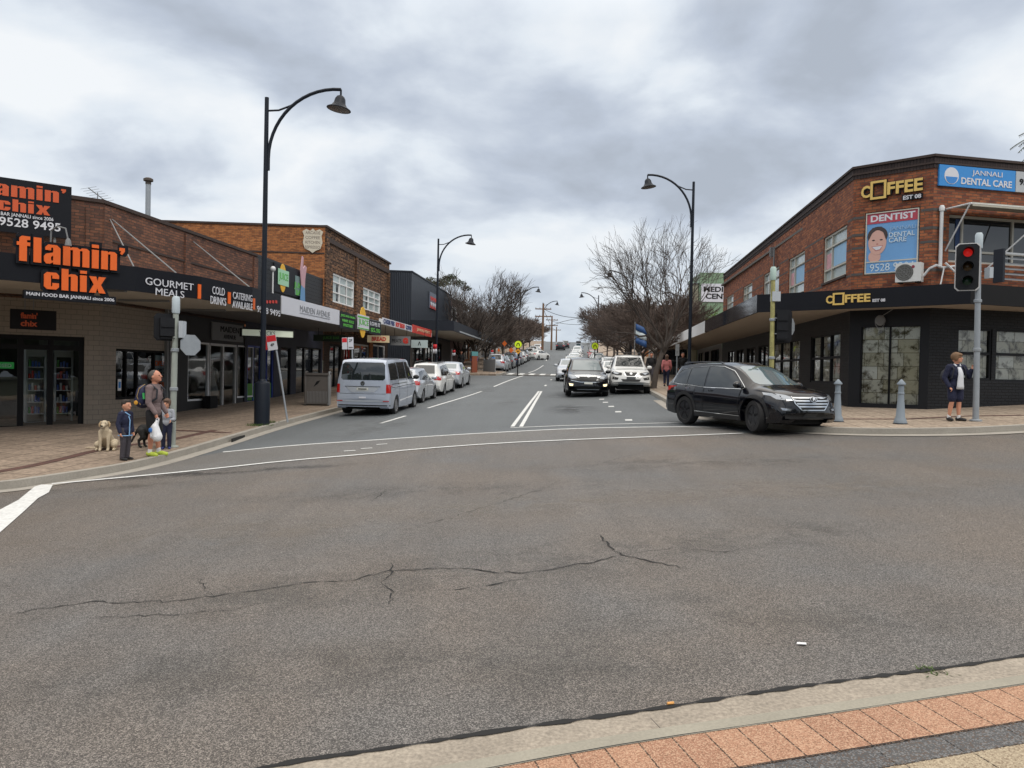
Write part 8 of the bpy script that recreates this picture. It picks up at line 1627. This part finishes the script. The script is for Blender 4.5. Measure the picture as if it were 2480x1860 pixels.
# gum tree
LEAF=mat('gum_leaves',(.045,.055,.025),.8,var=.4,vs=2); GUMB=mat('gum_bark',(.30,.27,.23),.9,var=.2)
def leafclump(B,c,r,n,s,rnd,flat=.6):
    for _ in range(n):
        while True:
            p=Vx((rnd.uniform(-1,1),rnd.uniform(-1,1),rnd.uniform(-1,1)))
            if p.length<1: break
        p=Vx(c)+Vx((p.x*r,p.y*r,p.z*r*flat)); a=Vx((rnd.gauss(0,1),rnd.gauss(0,1),rnd.gauss(0,.6))).normalized()*s; b=a.cross(Vx((rnd.gauss(0,1),rnd.gauss(0,1),rnd.gauss(0,1)))).normalized()*s*.45
        B.add([p-a,p+b,p+a,p-b],[(0,1,2,3)])
def gum(x,y,z0,H,W_,label,seed,mt=LEAF):
    rnd=random.Random(seed); r=thing('gum_tree',label,'tree',(x,y,z0)); T=MB(); C=MB(); T.tube([(0,0,0),(.2,0,H*.35),(.1,0,H*.55)],[.3,.22,.18],8)
    for k in range(15):
        a=rnd.uniform(0,2*PI); q=rnd.uniform(.2,1); e=Vx((cos(a)*W_/2*q,sin(a)*W_/2*q,H*(.66+.32*(1-q*q*.6)*rnd.uniform(.75,1)))); m_=Vx((e.x*.4,e.y*.4,H*.62)); T.tube([(.1,0,H*.5),m_,e],[.13,.07,.03],5,cap=False); leafclump(C,e,W_*rnd.uniform(.09,.15),210,.13,rnd,.5)
    T.build('trunk',GUMB,r); C.build('crown',mt,r); return r
d=ray(1075,740); Y=98; gum(d.x*Y,Y,2.8,ray(1070,655).z*Y+CH-2.8,7.2,'gum tree with open leafy clumps rising behind the slate clad building',4)
gum(*st(170,-16),6,8,7,'dark leafy tree near the crest on the left',6); gum(*st(172,17),6,8,8,'dark leafy tree near the crest on the right',7); gum(*st(120,-19),4,9,8,'leafy tree behind the roofs on the left hillside',9)
a=ptd(1725,770,56); r=thing('leafy_shrub','small bright leafy shrub on the green metal building wall','shrub',(a.x,56,2)); rnd=random.Random(2); B=MB(); leafclump(B,(0,0,a.z-2),.55,260,.08,rnd,1.3); B.build('foliage',mat('shrub_leaves',(.10,.16,.03),.8,var=.3),r); B=MB(); B.tube([(0,0,0),(0,0,a.z-2)],.04,5); B.build('stem',BARK,r)
# palm beyond the right corner building
d=ray(2560,330); Y=42; px_=d.x*Y; pz=CH+d.z*Y; r=thing('palm_tree','palm tree with drooping fronds behind the far end of the brick building','tree',(px_,Y,1.5))
B=MB(); B.tube([(0,0,0),(0,0,pz-1.5)],[.28,.2],10); B.build('trunk',BARK,r); C=MB(); rnd=random.Random(1)
for k in range(22):
    a=2*PI*k/22+rnd.uniform(-.1,.1); el=rnd.uniform(-.35,1.1); L_=2.3; P=[]
    for i in range(9): t=i/8; P.append(Vx((cos(a)*L_*t*cos(el*(1-t*.4)),sin(a)*L_*t*cos(el*(1-t*.4)),pz-1.5+L_*t*sin(el)-1.5*t*t)))
    C.tube(P,.02,4,cap=False)
    for i in range(1,9):
        for j in range(3):
            p=P[i-1].lerp(P[i],j/3); dv=(P[i]-P[i-1]).normalized(); sd=dv.cross(Vx((0,0,1))).normalized()
            for s in (1,-1): q=p+(sd*s*.5+dv*.35-Vx((0,0,.35)))*(.55*(1-.4*i/8)); n_=dv*.03; C.add([p-n_,q,p+n_],[(0,1,2)])
C.build('fronds',mat('palm_leaves',(.05,.06,.035),.8,var=.3),r)
# weeds at the kerb, litter
def weeds(x,y,n,rad,h,label,zf):
    rnd=random.Random(int(abs(x*100))); B=MB(); z=zf(x,y)
    for _ in range(n):
        a=rnd.uniform(0,2*PI); q=rnd.uniform(0,rad); p=Vx((x+cos(a)*q,y+sin(a)*q*.7,z)); t=p+Vx((rnd.gauss(0,.04),rnd.gauss(0,.04),rnd.uniform(.3,1)*h)); w_=Vx((.008,0,0)); B.add([p-w_,p+w_,t],[(0,1,2)])
    o=B.build('weeds',mat('weed_green',(.07,.11,.03),.9,var=.3,vs=20)); o['label']=label; o['kind']='stuff'
weeds(-7.26,21.7,160,.4,.10,'low weeds round the base of the tall lamp post',zl); weeds(-7.3,22.5,120,.35,.12,'weeds at the foot of the leaning parking sign',zl); x,y=gp(2262,1628); weeds(x,y,60,.12,.03,'tiny weeds in the gutter joint',g)
x,y=gp(1940,1563); B=MB(); B.prism([(-.035,-.01),(.03,-.02),(.04,.015),(-.02,.02)],.012,.016,0,Matrix.Translation((x,y,g(x,y)))); tag(B.build('litter_scrap',WHT),'small white scrap of litter on the asphalt','litter')
x,y=gp(1624,1712); B=MB(); B.tube([(x-.02,y,g(x,y)+.02),(x+.02,y+.01,g(x,y)+.02)],.008,6); tag(B.build('cigarette_butt',mat('butt_orange',(.70,.35,.10),.7)),'orange cigarette end in the gutter joint','litter')
# manhole / drain lintel
B=MB(); a=gp(562,1072); b=gp(655,1034); Wd=Wall(a,b); Wd.box(B,0,Wd.len,g(*a)+.0,g(*a)+.10,-.02,.012); o=B.build('drain_opening',DARK); struct(o)

# unseen belt of trees, added behind the viewpoint to darken window and paintwork reflections
rnd=random.Random(12); B=MB()
for k in range(46):
    x=-70+k*3.1; h=rnd.uniform(6,10); y=-20+rnd.uniform(-4,4)-abs(x)*.05
    B.ball((x,y,h*.5),(3.2,2.6,h*.5),0,None,9,7); leafclump(B,(x,y,h*.55),3.8,150,.7,rnd,1.1)
tw=B.build('unseen_treeline',mat('unseen_treeline_leaves',(.035,.05,.02),.9,var=.5,vs=.8)); tw['kind']='stuff'; tw['label']='unseen belt of dark trees added behind the viewpoint to darken reflections'
